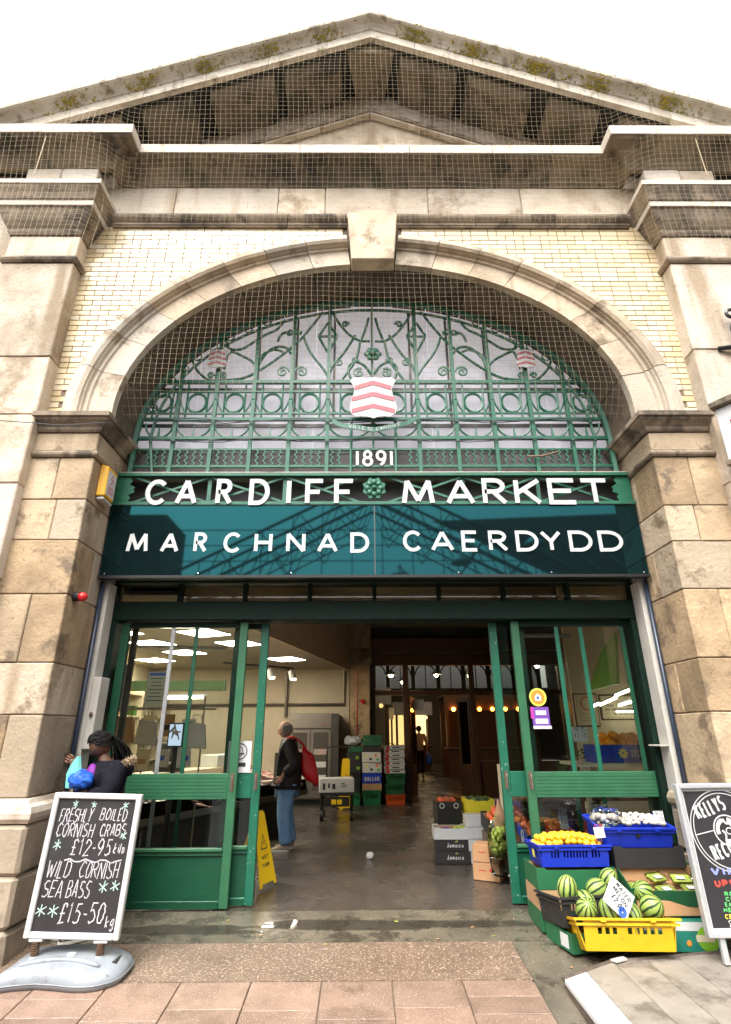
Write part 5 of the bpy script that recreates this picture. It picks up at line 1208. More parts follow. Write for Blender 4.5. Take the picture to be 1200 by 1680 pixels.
mb.build('star_print', 'sticker_yellow', bx_); print_on(bx_, 'SOUTH', T, bw*.06, bw*.27, .105, .034, .007, 'letter_white', -.17); print_on(bx_, 'STAR', T, bw*.06, bw*.24, .06, .034, .007, 'letter_white', -.17)
fruits('orange', 'large orange heaped in the blue printed box behind the glass', 'orange', 'oranges in the blue printed box', fruit_mesh(.058, 'orange_peel'), heap(T, bw-.04, .32, .17, .058, 2, 3, .03), 3)
lv = random.Random(8)
def greens(label, c_, w, d, n, m='leaf_green', s0=.06):
    mb = MB()
    for k in range(n):
        p_ = Vector(c_)+Vector((lv.uniform(-w, w), lv.uniform(-d, d), lv.uniform(0, .09))); a = lv.uniform(0, 6.28); l_ = lv.uniform(.6, 1.3)*s0; u = Vector((math.cos(a), math.sin(a), lv.uniform(.2, 1.1))).normalized()*l_; v_ = u.cross(Vector((0, 0, 1))).normalized()*l_*.35
        mb.poly([p_, p_+u*.5+v_, p_+u, p_+u*.5-v_])
    return tag(mb.build('leafy_greens', m), label, 'vegetables')
greens('bunch of dark leafy greens behind the large oranges', (3.0, 7.3, 1.22), .5, .1, 160); greens('pale green lettuces on the middle deck behind the stickers', (2.1, 7.2, .84), .25, .15, 120, 'lime_veg')
pa = thing('pineapple', 'pineapple standing on the fruit display behind the door glass', 'pineapple', (2.35, 7.05, .83))
MB().ball((2.35, 7.08, .96), (.075, .075, .125), 12, 8).build('fruit_body', 'card_orange', pa, smooth=True)
mb = MB()
for k in range(14):
    a = k*2.4; mb.poly([(2.35+.02*math.cos(a), 7.08+.02*math.sin(a), 1.06), (2.35+.02*math.cos(a+.8), 7.08+.02*math.sin(a+.8), 1.06), (2.35+.09*math.cos(a+.4), 7.08+.09*math.sin(a+.4), 1.22)])
mb.build('leaf_crown', 'leaf_green', pa)
for k, (x, y, z, w, d, me, rr2, lb_, gr_, m_) in enumerate((
        (1.98, 6.68, .472, .56, .38, 'apple_skin', .042, 'red apple in the tray nearest the narrow door leaf', 'red apples behind the glass', 'card_blue'),
        (2.62, 6.68, .472, .60, .38, 'apple_skin', .034, 'small red tomato in the tray under the mid rail', 'tomatoes behind the glass', 'card_black'),
        (2.05, 7.22, .832, .46, .34, 'orange_peel', .045, 'orange on the raised deck beneath the round sticker', 'oranges on the raised deck', 'card_brown'),
        (3.25, 6.68, .472, .52, .38, 'card_orange', .036, 'brown onion in the tray by the doorway lining', 'onions behind the glass', 'card_brown'))):
    T = rot((x, y, z), 12 if k != 2 else 0); tray(('blue tray holding red apples behind the door glass', 'black tray of tomatoes behind the door glass', 'brown tray of oranges on the raised deck', 'brown tray of onions behind the door glass')[k], m_, T, w, d, .11, corners=False)
    fruits(('apple', 'tomato', 'orange', 'onion')[k], lb_, ('apple', 'tomato', 'orange', 'onion')[k], gr_, fruit_mesh(rr2, me), heap(T, w-.03, d-.03, .09, rr2, 1, k+20, .03), k)
T = rot((1.68, 7.45, .0), 0, 0, 0); MB
tx_ = tray('dark tray of red apples reaching out past the fruit side door', 'card_black', rot((1.75, 7.55, .44), 8), .55, .4, .14, corners=True)
fruits('apple', 'red apple in the dark tray past the fruit side door', 'apple', 'red apples past the door', fruit_mesh(.045, 'apple_skin'), heap(rot((1.75, 7.55, .44), 8), .5, .36, .12, .045, 2, 31, .02), 5)
tag(Box('tray_stand', 'wood_brown', None, 1.48, 2.02, 7.36, 7.75, 0, .415), 'low dark stand under the apples past the door', 'stand')
for lb_, px, py, y, w, h, tx3 in (('white price card among the leafy greens left of the oranges', 952, 1205, 6.8, .17, .16, ('95', '£1.15')), ('white price card standing in the apple tray', 925, 1345, 6.5, .09, .17, ('80', '50')), ('white price card leaning in the narrow leaf tray', 862, 1378, 6.6, .07, .18, ('1.20',)), ('white price card above the tomatoes', 978, 1330, 6.5, .08, .14, ('50',))): price_card(lb_, px, py, y, w, h, tx3, tilt=(-8, 0, 0))
# green fascia, boards, strip lamps on the fruit shop side
g = [W(985, 1072, 8.2), W(1010, 1035, 7.2), W(1013, 1122, 7.2), W(966, 1134, 8.4)]
tag(MB().prism(g, (.04, .02, 0)).build('shop_fascia', 'green_fascia'), 'plain green fascia panel hanging inside the fruit shop', 'fascia')
for lb_, x0, x1, z0, z1, ln, tt in (('cream painted board with lines of dark lettering in the fruit shop', 3.95, 4.55, 1.72, 2.08, 5, None), ('pale board with a red ring and lettering in the fruit shop', 3.52, 3.88, 1.62, 2.1, 3, None)):
    t = thing('shop_board', lb_, 'board', ((x0+x1)/2, 9.56, z0)); Box('board', 'shop_board', t, x0, x1, 9.56, 9.585, z0, z1, .004); Box('border', 'wood_brown', t, x0-.02, x1+.02, 9.586, 9.595, z0-.02, z1+.02)
    mb = MB(); tx4 = ('----------', 'FREE DELIVERY', 'ON ORDERS OVER', '- £20 -', '--------') if ln == 5 else ('-------', '---------', '-----')
    for k in range(ln): write(mb, tx4[k], x0+.06, x1-.06, z1-.11-k*.062 if ln == 5 else z0+.16-k*.05, .036, .008, lambda u, v, d: Vector((u, 9.559-d, v)), .001)
    mb.build('lettering', 'ink_black', t)
    if ln == 3: mb = MB(); ribbon(mb, arc(0, 0, .1, .1, 0, 360, 24), .016, lambda u, v, d: Vector((3.72+u, 9.559-d, 1.96+v)), .001); mb.build('ring', 'ink_red', t)
t = thing('poster', 'small green poster with a red mark on the fruit shop wall', 'poster', (4.75, 9.56, 1.75)); Box('sheet', 'card_lime', t, 4.62, 4.86, 9.585, 9.592, 1.75, 2.1); MB().ball((4.74, 9.58, 1.87), (.05, .008, .05), 8, 5).build('mark', 'ink_red', t)
for k, (a, b) in enumerate(((W(985, 1157, 9.0), W(1012, 1145, 8.6)), (W(1010, 1142, 8.4), W(1050, 1126, 7.4)), (W(1016, 1158, 8.4), W(1056, 1146, 7.5)), (W(1012, 1168, 9.3), W(1060, 1167, 9.3)), (W(972, 1160, 9.2), W(983, 1155, 9.0)))):
    t = thing('strip_lamp', ('short lit strip lamp furthest into the fruit shop', 'upper lit strip lamp over the large oranges', 'lower lit strip lamp over the large oranges', 'level lit strip lamp above the lettered board', 'tiny lit strip lamp next to the red ring board')[k], 'light', tuple(a))
    MB().tube([a, b], .015, 6).build('tube', 'lamp_tube', t); MB().tube([a+Vector((0, 0, .035)), b+Vector((0, 0, .035))], .018, 4).build('housing', 'plastic_white', t)
wl = thing('wall_lamp', 'small swivel wall lamp high in the fruit shop', 'light', tuple(W(1030, 1080, 7.0))); c_ = W(1033, 1085, 7.0); MB().ball(c_, (.035, .035, .06), 8, 6).build('head', 'steel', wl); MB().tube([c_+Vector((0, 0, .05)), c_+Vector((.12, .05, .1))], .02, 5).build('arm', 'plastic_white', wl)
tag(MB().tube([W(845, 1043, 6.6), W(935, 1043, 6.6)], .026, 6).build('blind_rail', 'plastic_white'), 'white roller rail at the top of the right hand door glass', 'rail')
# stickers on the right hand door
st = thing('round_sticker', 'round orange and yellow sticker with a house on the right door glass', 'sticker', tuple(W(883, 1144, 6.17))); c_ = W(883, 1144, 6.166)
for r_, m_, y in ((.092, 'sticker_yellow', 6.1690), (.072, 'sticker_orange', 6.1680)): MB().prism([(c_.x+r_*math.cos(k*math.pi/14), y, c_.z+r_*math.sin(k*math.pi/14)) for k in range(28)], (0, .0008, 0)).build('disc', m_, st)
MB().prism([(c_.x+x, 6.1670, c_.z+z) for x, z in ((-.034, -.035), (.034, -.035), (.034, .012), (0, .04), (-.034, .012))], (0, .0008, 0)).build('house', 'card_white', st); Box('house_mark', 'ink_blue', st, c_.x-.014, c_.x+.012, 6.1660, 6.1668, c_.z-.02, c_.z+.008)
p, q = W(876, 1196, 6.168), W(900, 1160, 6.168); st = thing('notice_sticker', 'purple and white printed notice under the round sticker', 'sticker', tuple(p)); Box('sheet', 'ink_purple', st, p.x, q.x, 6.1682, 6.169, p.z, q.z)
Box('edge', 'magenta', st, p.x-.012, p.x+.02, 6.1672, 6.168, p.z+.10, q.z); Box('print_band', 'card_white', st, p.x, q.x+.01, 6.1672, 6.168, p.z, p.z+.03); Box('print_block', 'card_white', st, p.x+.04, q.x-.03, 6.1662, 6.167, q.z-.08, q.z-.035); Box('print_block', 'card_white', st, p.x+.03, q.x-.02, 6.1662, 6.167, p.z+.05, p.z+.10)

# --- boxes standing on the market floor past the right door
T = rot((1.155, 8.15, 0), 0, 0, -3)
for k in range(2):
    Tk = rot((1.155, 8.15, .002+.132*k), 0, 0, -3+2*k); c = carton(('black printed fruit box standing on the market floor', 'black printed fruit box resting on another black box')[k], 'card_black', Tk, .44, .30, .13)
    print_on(c, 'Jamaica', Tk, -.08, .13, .045, .055, .010, 'letter_white', -.15)
    mb = MB(); ribbon(mb, smooth([(.03, .105), (.045, .118), (.06, .108)]), .012, lambda u, v, d: Tk(Vector((u, -.1508-d, v))), .001); mb.build('leaf_print', 'lime_veg', c)
Tk = rot((1.15, 8.15, .27), 0, 0, -2); tray('white cut-out tray of green fruit on top of the black boxes', 'card_white', Tk, .46, .31, .12)
fruits('mango', 'green fruit lying in the white cut-out tray', 'fruit', 'green fruit in the white tray', fruit_mesh(.05, 'lime_veg'), [Tk(Vector((x, y, .08))) for x, y in ((.08, 0), (.17, -.03), (.12, .08), (.18, .06))], 2); fruits('aubergine', 'dark purple aubergine in the white cut-out tray', 'aubergine', 'aubergines in the white tray', fruit_mesh(.05, 'ink_purple'), [Tk(Vector((x, y, .07))) for x, y in ((-.14, 0), (-.05, -.05), (-.06, .07))], 4)
for k in range(5):
    Tk = rot((1.60, 8.52, .002+.135*k), 0, 0, 2); c = tray(('lime green tray at the bottom of the tall yellow stack', 'lime green tray second from the floor in the tall stack', 'lime green tray in the middle of the tall stack', 'yellow tray just below the top of the tall stack', 'yellow topmost tray of the tall stack filled with avocados')[k], 'card_lime' if k < 3 else 'card_yellow', Tk, .36, .44, .13, corners=k > 2)
fruits('avocado', 'dark green avocado in the topmost yellow tray', 'avocado', 'avocados in the yellow tray', fruit_mesh(.04, 'avocado_skin', 1.2), heap(Tk, .32, .4, .10, .04, 1, 3, .02), 3)
for k in range(4):
    Tk = rot((1.50, 8.12, .002+.135*k), 0, 0, 2); carton(('white plain carton at the foot of the white pile', 'white plain carton second in the white pile', 'white plain carton third in the white pile', 'white plain carton on top of the white pile')[k], 'card_white', Tk, .32, .24, .13, flap='card_brown')
for k in range(2):
    Tk = rot((1.44, 7.26, .002+.175*k), 0, 0, -28+4*k); c = carton(('orange brown carton on the floor beside the fruit side door', 'orange brown carton stacked on its twin by the fruit side door')[k], 'card_orange', Tk, .30, .26, .172)
    for pth, wd in (([(-.08, .10), (.0, .10)], .01), ([(.04, .11), (.08, .09)], .03)):
        mb = MB(); ribbon(mb, pth, wd, lambda u, v, d: Tk(Vector((u, -.1308-d, v))), .001); mb.build('print', 'ink_red', c)
for k in range(2): carton(('dark punnet box with round white print behind the white tray', 'dark punnet box under the round printed one')[1-k], 'card_black', rot((1.20, 8.75, .002+.27*k), 0, 0, 4), .34, .3, .26)
Tk = rot((1.20, 8.75, .532), 0, 0, 4); c = tray('black punnet tray with two white rings on its front', 'card_black', Tk, .34, .3, .10, corners=False)
for u in (-.10, .10): mb = MB(); ribbon(mb, arc(u, .05, .03, .03, 0, 360, 14), .014, lambda u_, v, d: Tk(Vector((u_, -.1508-d, v))), .001); mb.build('ring_print', 'letter_white', c)
fruits('tomato', 'red tomato in the ringed black punnet tray', 'tomato', 'tomatoes in the ringed tray', fruit_mesh(.04, 'apple_skin'), heap(Tk, .3, .26, .09, .04, 1, 5, .02), 6)
tray('purple printed tray behind the yellow stack', 'ink_purple', rot((2.0, 8.75, .50), 0, 0, 0), .40, .36, .14, corners=False); tag(Box('tray_plinth', 'card_black', None, 1.82, 2.18, 8.6, 8.9, 0, .499), 'dark box under the purple printed tray', 'box')
# hanging clear bag of sprouts and a paper bag
mat('bag_milky', (.62, .64, .42), (.50, .56, .25), 16, .3, .6, 14, stain=(9, .52, .1, (.44, .46, .47)))
cbg = thing('clear_bag', 'clear plastic bag of pale green vegetables hung on the narrow fruit side door', 'bag', (1.52, 7.0, .1))
def pillow(lv_, nm, m_):
    mb = MB().lathe(lv_, 20, (1.52, 7.0, 0)); sg = lambda v: math.copysign(abs(v/.13)**.6*.13, v); mb.v = [(1.52+sg(x-1.52)*.92+.010*math.sin(z*50+y*60), 7.0+(y-7.0)*.6+.012*math.sin(x*70+z*40), z) for x, y, z in mb.v]; mb.build(nm, m_, cbg, smooth=True)
pillow([(.015, .66), (.03, .62), (.09, .57), (.12, .52), (.125, .44), (.13, .36), (.128, .27)], 'filled_part', 'bag_clear'); pillow([(.128, .268), (.12, .22), (.11, .15), (.10, .10), (.06, .08)], 'empty_foot', 'bag_clear')
for k in range(90):
    a = lv.uniform(0, 6.28); z = lv.uniform(.26, .54); MB().ball((1.52+.095*math.sqrt(lv.random())*math.cos(a), 7.0+.05*math.sin(a), z), (.024, .02, .028), 7, 5).build('sprout', 'lime_veg', cbg, smooth=True)
pb = MB().lathe([(.005, .30), (.025, .24), (.06, .16), (.07, .02), (.06, 0)], 10, (1.60, 7.25, .50)); pb.v = [(x+.006*math.sin(z*60), y+.006*math.cos(x*70), z) for x, y, z in pb.v]
tag(pb.build('paper_bag', 'paper_bag', smooth=True), 'twisted brown paper bag hanging above the clear vegetable bag', 'bag')

# --- trolley and box stacks at the back
tr_ = thing('hand_trolley', 'black flat trolley with hoop handle on the wet floor', 'trolley', (-.48, 11.9, 0))
Box('deck', 'plastic_black', tr_, -.80, -.16, 11.6, 12.3, .42, .47, .006)
for x in (-.76, -.20):
    for y in (11.66, 12.24): MB().tube([(x, y, .10), (x, y, .418)], .035, 6).build('leg', 'plastic_black', tr_); MB().tube([(x-.03, y, .09), (x+.03, y, .09)], .088, 12).build('wheel', 'plastic_black', tr_)
MB().tube(smooth([(-.72, 12.28, .47), (-.72, 12.34, 1.15), (-.66, 12.35, 1.25), (-.30, 12.35, 1.25), (-.24, 12.34, 1.15), (-.24, 12.28, .47)], 4), .016, 6).build('handle', 'plastic_black', tr_)
for k in range(2): Box('hazard_plate', 'sign_yellow', tr_, -.58+.11*k, -.49+.11*k, 11.594, 11.599, .28, .36)
Box('cross_bar', 'plastic_black', tr_, -.72, -.24, 11.60, 11.64, .24, .40)
Tk = rot((-.50, 11.85, .472), 0, 0, 6); c = carton('white foam fish box with dark print on the trolley', 'plastic_white', Tk, .66, .42, .24, name='foam_box'); [MB().box(u, u+w, -.2115, -.2105, z, z+h, Tk).build('print_mark', 'ink_black', c) for u, w, z, h in ((-.27, .05, .05, .11), (-.17, .035, .08, .08), (-.09, .06, .06, .09), (.08, .10, .09, .012), (.08, .12, .12, .012), (.08, .07, .15, .012))]
def wetsign(label, x, y, az, h=.62, w=.30):
    t = thing('wet_floor_sign', label, 'sign', (x, y, 0)); T0 = rot((x, y, 0), 0, 0, az)
    for s in (-1, 1):
        T = lambda p, s=s: T0(Vector((p.x, s*(.17*(1-p.z/h)+.004)+p.y, p.z)))
        pts = [(-w/2, .02), (-w/2+.05, .02), (-w/2+.06, .05), (w/2-.06, .05), (w/2-.05, .02), (w/2, .02), (w*.28, h*.96), (w*.2, h), (-w*.2, h), (-w*.28, h*.96)]
        MB().prism([T(Vector((px_, 0, pz_))) for px_, pz_ in pts], T0(Vector((0, .006, 0)))-T0(Vector((0, 0, 0)))).build('panel', 'sign_yellow', t)
        mb = MB(); pl = lambda u, v, d: T(Vector((u, s*(.0075+d) if s > 0 else -.001-d, v)))
        ribbon(mb, [(-.06, h*.5), (0, h*.68), (.06, h*.5), (-.06, h*.5)], .012, pl, .001); ribbon(mb, [(0, h*.6), (0, h*.55)], .012, pl, .001)
        for k, ln in enumerate(('WET', 'FLOOR')): write(mb, ln, -.07, .07, h*.37-k*h*.1, .035, .008, pl, .001)
        mb.build('print', 'ink_black', t)
    return t
wetsign('yellow folding wet floor sign tucked behind the narrow fish side door', -1.16, 7.0, 68, .72, .34); wetsign('yellow wet floor sign standing far behind the trolley', -.35, 13.2, 10, 1.0, .30)
rk = random.Random(12)
def col(x0, x1, y, items):
    z = .002
    for label, m, h, kind, pr_ in items:
        T = rot(((x0+x1)/2+rk.uniform(-.015, .015), y+rk.uniform(-.02, .02), z), 0, 0, rk.uniform(-3, 3)); w = x1-x0
        if kind == 'c': crate(label, m, T, w-.06, .34, h-.006, .012, True)
        elif kind == 't': tray(label, m, T, w, .38, h-.008, corners=False)
        else:
            c = carton(label, m, T, w, .38, h-.004)
            if pr_ == 'fruit':
                for u, v, m_ in ((-.13, .14, 'sticker_yellow'), (.10, .15, 'sticker_orange'), (-.02, .07, 'ink_black'), (.14, .06, 'ink_green')): MB().ball(T(Vector((u, -.1905, v*h/.22))), (.035, .003, .03), 8, 5).build('fruit_print', m_, c)
            elif pr_ == 'dollar': print_on(c, 'DOLLAR', T, -.17, .17, .05, .09, .018, 'letter_white', -.19)
            elif pr_ == 'red': MB().box(-.2, -.12, -.192, -.1905, .01, h-.012, T).build('red_band', 'plastic_red', c); MB().box(-.05, .12, -.192, -.1905, .03, h-.03, T).build('print_block', 'ink_black', c)
            elif pr_ == 'tag': MB().box(.05, .12, -.192, -.1905, .05, .11, T).build('lime_label', 'card_lime', c)
        z += h
col(-.34, -.02, 14.15, [('green crate at the foot of the dark stack by the fridge', 'crate_green', .24, 'c', 0), ('black crate second up in the dark stack', 'card_black', .22, 'c', 0), ('black crate third up in the dark stack', 'card_black', .22, 'c', 0), ('black box with a lime label, lower of the two', 'card_black', .22, 'b', 'tag'), ('black box with a lime label, upper of the two', 'card_black', .2, 'b', 'tag'), ('dark tray topping the stack by the fridge under crumpled film', 'card_green', .12, 't', 0)])
col(.02, .46, 14.1, [('green crate under the fruit printed boxes', 'crate_green', .30, 'c', 0), ('brown flat box under the blue lettered box', 'card_brown', .14, 'b', 0), ('blue banana box with white lettering', 'card_blue', .22, 'b', 'dollar'), ('white box with fruit print above the blue lettered box', 'card_white', .22, 'b', 'fruit'), ('white box with fruit print under the black tray', 'card_white', .22, 'b', 'fruit'), ('black tray on the fruit printed boxes', 'card_black', .14, 'b', 0), ('dark green tray near the top of the tallest stack', 'card_green', .13, 't', 0), ('green tray topping the tallest stack', 'card_green', .10, 't', 0)])
col(.52, 1.0, 14.2, [('bright orange crate at the foot of the right hand stack', 'crate_orange', .20, 'c', 0), ('dark green crate on the orange crate', 'card_green', .22, 'c', 0), ('dark green crate under the red and white boxes', 'card_green', .22, 'c', 0)]+[(f'flat red and white box, {n_} in its pile', 'card_white', .085, 'b', 'red') for n_ in ('lowest', 'second', 'third', 'fourth', 'fifth', 'sixth', 'topmost')])
fb = MB().ball((-.2, 14.1, 1.33), (.22, .16, .11), 12, 8); fb.v = [tuple(Vector(p)+Vector((rk.uniform(-.04, .04), rk.uniform(-.03, .03), rk.uniform(-.03, .03)))) for p in fb.v]
tag(fb.build('plastic_film', 'foil_bag'), 'crumpled clear film lying on the dark stack by the fridge', 'film')

# ================================================================== fruit stall in front of the right door
for k in range(3):
    T = rot((1.86, 5.76, .03+.135*k), 0, 0, 0)
    tray(('green and brown tray at the bottom of the orange stack', 'green and brown tray in the middle of the orange stack', 'green tray directly under the blue crate of oranges')[k], 'card_green' if k != 1 else 'card_brown', rot((1.85, 5.76, -.02+.15*k), 0, 0, 0), .68, .40, .145, corners=k == 2)
Tb = rot((1.86, 5.74, .437), -3, 0, 0); cr = crate('blue slotted crate heaped with small oranges', 'crate_blue', Tb, .58, .36, .165, .022)
MB().prism([Tb(Vector((-.32, -.08, .06))), Tb(Vector((-.32, -.02, .06))), Tb(Vector((-.325, -.02, .12))), Tb(Vector((-.325, -.08, .12)))], (-.002, 0, 0)).build('side_sticker', 'sticker_yellow', cr)
fruits('satsuma', 'small orange heaped in the blue slotted crate', 'orange', 'small oranges in the blue crate', fruit_mesh(.029, 'satsuma_peel'), heap(Tb, .56, .34, .145, .028, 2, 7, .04, .55), 9)
# right hand pile: black box, mushroom crate, green tray of packs
tag(Box('stack_box', 'card_brown', None, 2.22, 2.84, 5.62, 6.02, .0, .425, .006), 'plain brown carton under the black citrus box', 'box')
Tk = rot((2.53, 5.80, .428), 0, 0, 0); tray('black cardboard box of citrus under the blue mushroom crate', 'card_black', Tk, .62, .42, .15)
fruits('orange', 'orange showing in the black cardboard box', 'orange', 'oranges in the black box', fruit_mesh(.042, 'orange_peel'), heap(Tk, .56, .38, .10, .042, 1, 12, .02), 12)
Tm = rot((2.46, 5.80, .604), 7, 0, -2); cm = crate('blue crate of mushrooms and bagged garlic', 'crate_blue', Tm, .60, .38, .16, .022, False)
MB().box(-.02, .02, -.215, -.2135, .09, .12, Tm).build('handle_slot', 'plastic_black', cm)
fruits('mushroom', 'white mushroom in the blue crate', 'mushroom', 'white mushrooms in the blue crate', fruit_mesh(.026, 'mushroom', .7), heap(rot(tuple(Tm(Vector((.1, 0, 0)))), 7), .38, .34, .168, .027, 1, 15, .02, .4), 15)
gb = thing('garlic_bag', 'clear bag of white garlic lying in the blue mushroom crate', 'bag', tuple(Tm(Vector((-.16, 0, .15)))))
for k in range(9): MB().ball(Tm(Vector((-.20+lv.uniform(-.09, .09), lv.uniform(-.1, .1), .18+lv.uniform(-.01, .04)))), (.036, .036, .032), 9, 6).build('garlic_bulb', 'garlic', gb, smooth=True)
mb = MB().ball(Tm(Vector((-.19, 0, .19))), (.15, .16, .08), 14, 8); mb.v = [tuple(Vector(p)+Vector((lv.uniform(-.012, .012), lv.uniform(-.012, .012), lv.uniform(-.01, .014)))) for p in mb.v]; mb.build('film', 'bag_clear', gb)
price_card('white price card standing in the mushroom crate', 1082, 1342, 5.66, .09, .11, ('90', '1.20'), tilt=(-6, 0, 0)); price_card('white price card with red writing on the corner of the mushroom crate', 984, 1366, 5.55, .09, .085, ('£1.00',), 'ink_red', (-8, -4, 0))
tag(Box('stack_box', 'card_orange', None, 2.24, 2.86, 5.30, 5.60, .15, .262, .006), 'flat brown carton under the green tray of packs', 'box')
Tg = rot((2.55, 5.50, .275), 17, 0, -5); tray('green tray of film wrapped salad packs', 'card_green', Tg, .66, .40, .12, inner='card_orange')
for k, (x, y) in enumerate(((-.22, -.08), (-.02, .06), (-.02, -.11), (.18, .05), (.20, -.09))):
    t = thing('salad_pack', 'film wrapped salad pack in the green tray', 'pack', tuple(Tg(Vector((x, y, .03)))), 'salad packs in the green tray'); T = rot(tuple(Tg(Vector((x, y, .065)))), 17, 0, lv.uniform(-25, 25))
    MB().box(-.075, .075, -.05, .05, 0, .028, T).build('contents', 'lime_veg', t, .01); MB().box(-.085, .085, -.06, .06, -.006, .036, T).build('film', 'bag_clear', t, .01); MB().box(-.05, .02, -.045, .0, .0365, .038, T).build('pack_label', 'card_white', t)
for z0, m_, lb_ in ((-.07, 'card_teal', 'teal and white printed carton at the foot of the pile by the record sign'),):
    Tk = rot((2.55, 5.40, gz(5.3)+.004), 0, 0, -4); c = carton(lb_, m_, Tk, .62, .36, .20); MB().box(-.309, .309, -.1812, -.1803, .14, .198, Tk).build('white_band', 'card_white', c)
    mb = MB(); pl = lambda u, v, d: Tk(Vector((u, -.1815-d, v))); ribbon(mb, arc(.17, .09, .042, .042, 0, 360, 20), .084, pl, .0005); mb.build('green_disc', 'card_lime', c)
    MB().box(.08, .22, -.1835, -.1825, .07, .115, Tk).build('paper_patch', 'shop_board', c); MB().ball(Tk(Vector((.02, -.182, .06))), (.02, .002, .02), 8, 5).build('orange_print', 'sticker_orange', c)
# melon display: green and black boxes behind a tilted yellow crate
Tk = rot((1.86, 5.42, gz(5.42)+.003), 0, 0, 14); c = tray('low green box on the ground behind the yellow melon crate', 'card_green', Tk, .58, .38, .13, corners=False); MB().box(-.2935, -.2915, -.14, -.03, .02, .11, Tk).build('paper_label', 'card_white', c)
Tk = rot((1.84, 5.45, .088), -4, 0, 12); crate('black ventilated crate holding the back row of melons', 'card_black', Tk, .58, .34, .20, .018)
Ty = rot((2.02, 5.19, gz(5.2)+.045), -13, 0, -3); crate('yellow slotted crate of watermelons tilted towards the street', 'crate_yellow', Ty, .66, .36, .20, .055, pitch=.07, lo=.52, hi=.72)
def melon(px, py, y, rx, rz, tilt, label):
    c_ = W(px, py, y); me = MB().ball((0, 0, 0), (rx, rx, rz), 22, 14).mesh('watermelon', 0, True); me.materials.append(MT['melon'])
    o = bpy.data.objects.new('watermelon', me); COL.objects.link(o); o.location = c_; o.rotation_euler = tilt; tag(o, label, 'watermelon', 'watermelons in the crates')
for a in ((931, 1458, 5.33, .079, .098, (.1, .15, .3), 'upright watermelon at the back left corner of the melon crates'), (979, 1459, 5.36, .080, .088, (.9, .7, 1), 'watermelon in the back row left of the handwritten card'), (999, 1441, 5.47, .072, .08, (.5, -.6, 2), 'rearmost small watermelon peeping above the handwritten card'),
          (961, 1480, 5.28, .078, .085, (.3, .9, 2.4), 'watermelon wedged in the middle of the left side'), (963, 1494, 5.14, .083, .105, (.5, -.75, .8), 'large watermelon at the front left of the yellow crate'), (1002, 1496, 5.10, .082, .098, (.3, .35, 4), 'striped watermelon front and centre in the yellow crate'),
          (1056, 1464, 5.32, .082, .085, (1.1, .3, 5), 'pale watermelon behind the handwritten card on the right'), (1070, 1489, 5.14, .088, .09, (.9, -.5, 1.2), 'round watermelon at the front right of the yellow crate'), (1036, 1499, 5.16, .075, .09, (.8, .6, 3), 'watermelon half hidden under the corner of the handwritten card')): melon(*a)
pc = thing('melon_card', 'white handwritten watermelon price card stuck in the melons', 'price card', tuple(W(1014, 1475, 5.0)))
c_ = W(1016, 1474, 5.02); T = rot(tuple(c_), -16, 42, 6)
MB().box(-.11, .11, 0, .003, -.10, .10, T).build('card', 'card_white', pc); mb = MB(); pl = lambda u, v, d: T(Vector((u*math.cos(.3)+v*math.sin(.3), -.0006-d, -u*math.sin(.3)+v*math.cos(.3))))
write(mb, 'WATER', -.08, .07, .045, .036, .005, pl, .0006, .15, .002); write(mb, 'MELON', -.08, .07, .0, .036, .005, pl, .0006, .15, .002); write(mb, '£2.00', -.05, .07, -.055, .042, .006, pl, .0006, .15, .002); mb.build('handwriting', 'ink_black', pc)
mb = MB(); ribbon(mb, arc(.06, -.065, .022, .022, 0, 360, 14), .03, lambda u, v, d: T(Vector((u, -.0006-d, v))), .0006); mb.build('blue_mark', 'ink_blue', pc)

# ================================================================== plank ramp at the right
RP = thing('plank_ramp', 'low grey plank ramp with a white edge board lying on the pavement', 'ramp', (2.2, 4.6, -.1))
edge = [(1.39, 4.73), (1.86, 5.02), (2.95, 5.20), (4.3, 5.2)]
def yb_(x):
    for (xa_, ya_), (xb_, yb2) in zip(edge[:-1], edge[1:]):
        if xa_ <= x <= xb_: return ya_+(yb2-ya_)*(x-xa_)/(xb_-xa_)
    return 5.2
def plank(x0, x1, m):
    yf = 3.0; zt_ = lambda y: -.045-.02*(5.2-y)
    MB().prism([(x0+.002, yf, zt_(yf)), (x1-.002, yf, zt_(yf)), (x1-.002, yb_(x1)-.012, zt_(yb_(x1))), (x0+.002, yb_(x0)-.012, zt_(yb_(x0)))], (0, 0, -.03)).build('plank', m, RP, .002)
xs = [1.40, 1.60, 1.86, 2.12, 2.38, 2.64, 2.9, 3.16, 3.42, 3.68, 3.94, 4.2]
for k in range(len(xs)-1): plank(xs[k], xs[k+1], 'plank_white' if k == 0 else 'plank_grey')
MB().tube([(x, y, -.045-.02*(5.2-y)) for x, y in edge], .014, 6).build('edge_strip', 'rust_strip', RP)
MB().prism([(1.4, 3.0, -.13), (4.2, 3.0, -.13), (4.2, 4.9, -.08), (1.4, 4.7, -.09)], (0, 0, -.06)).build('bearer', 'rust_strip', RP)
MB().prism([(1.84, 5.0, -.04), (1.96, 5.06, -.04), (1.97, 5.01, -.04), (1.87, 4.96, -.04)], (0, 0, .012)).build('hinge_plate', 'panel_cream', RP)

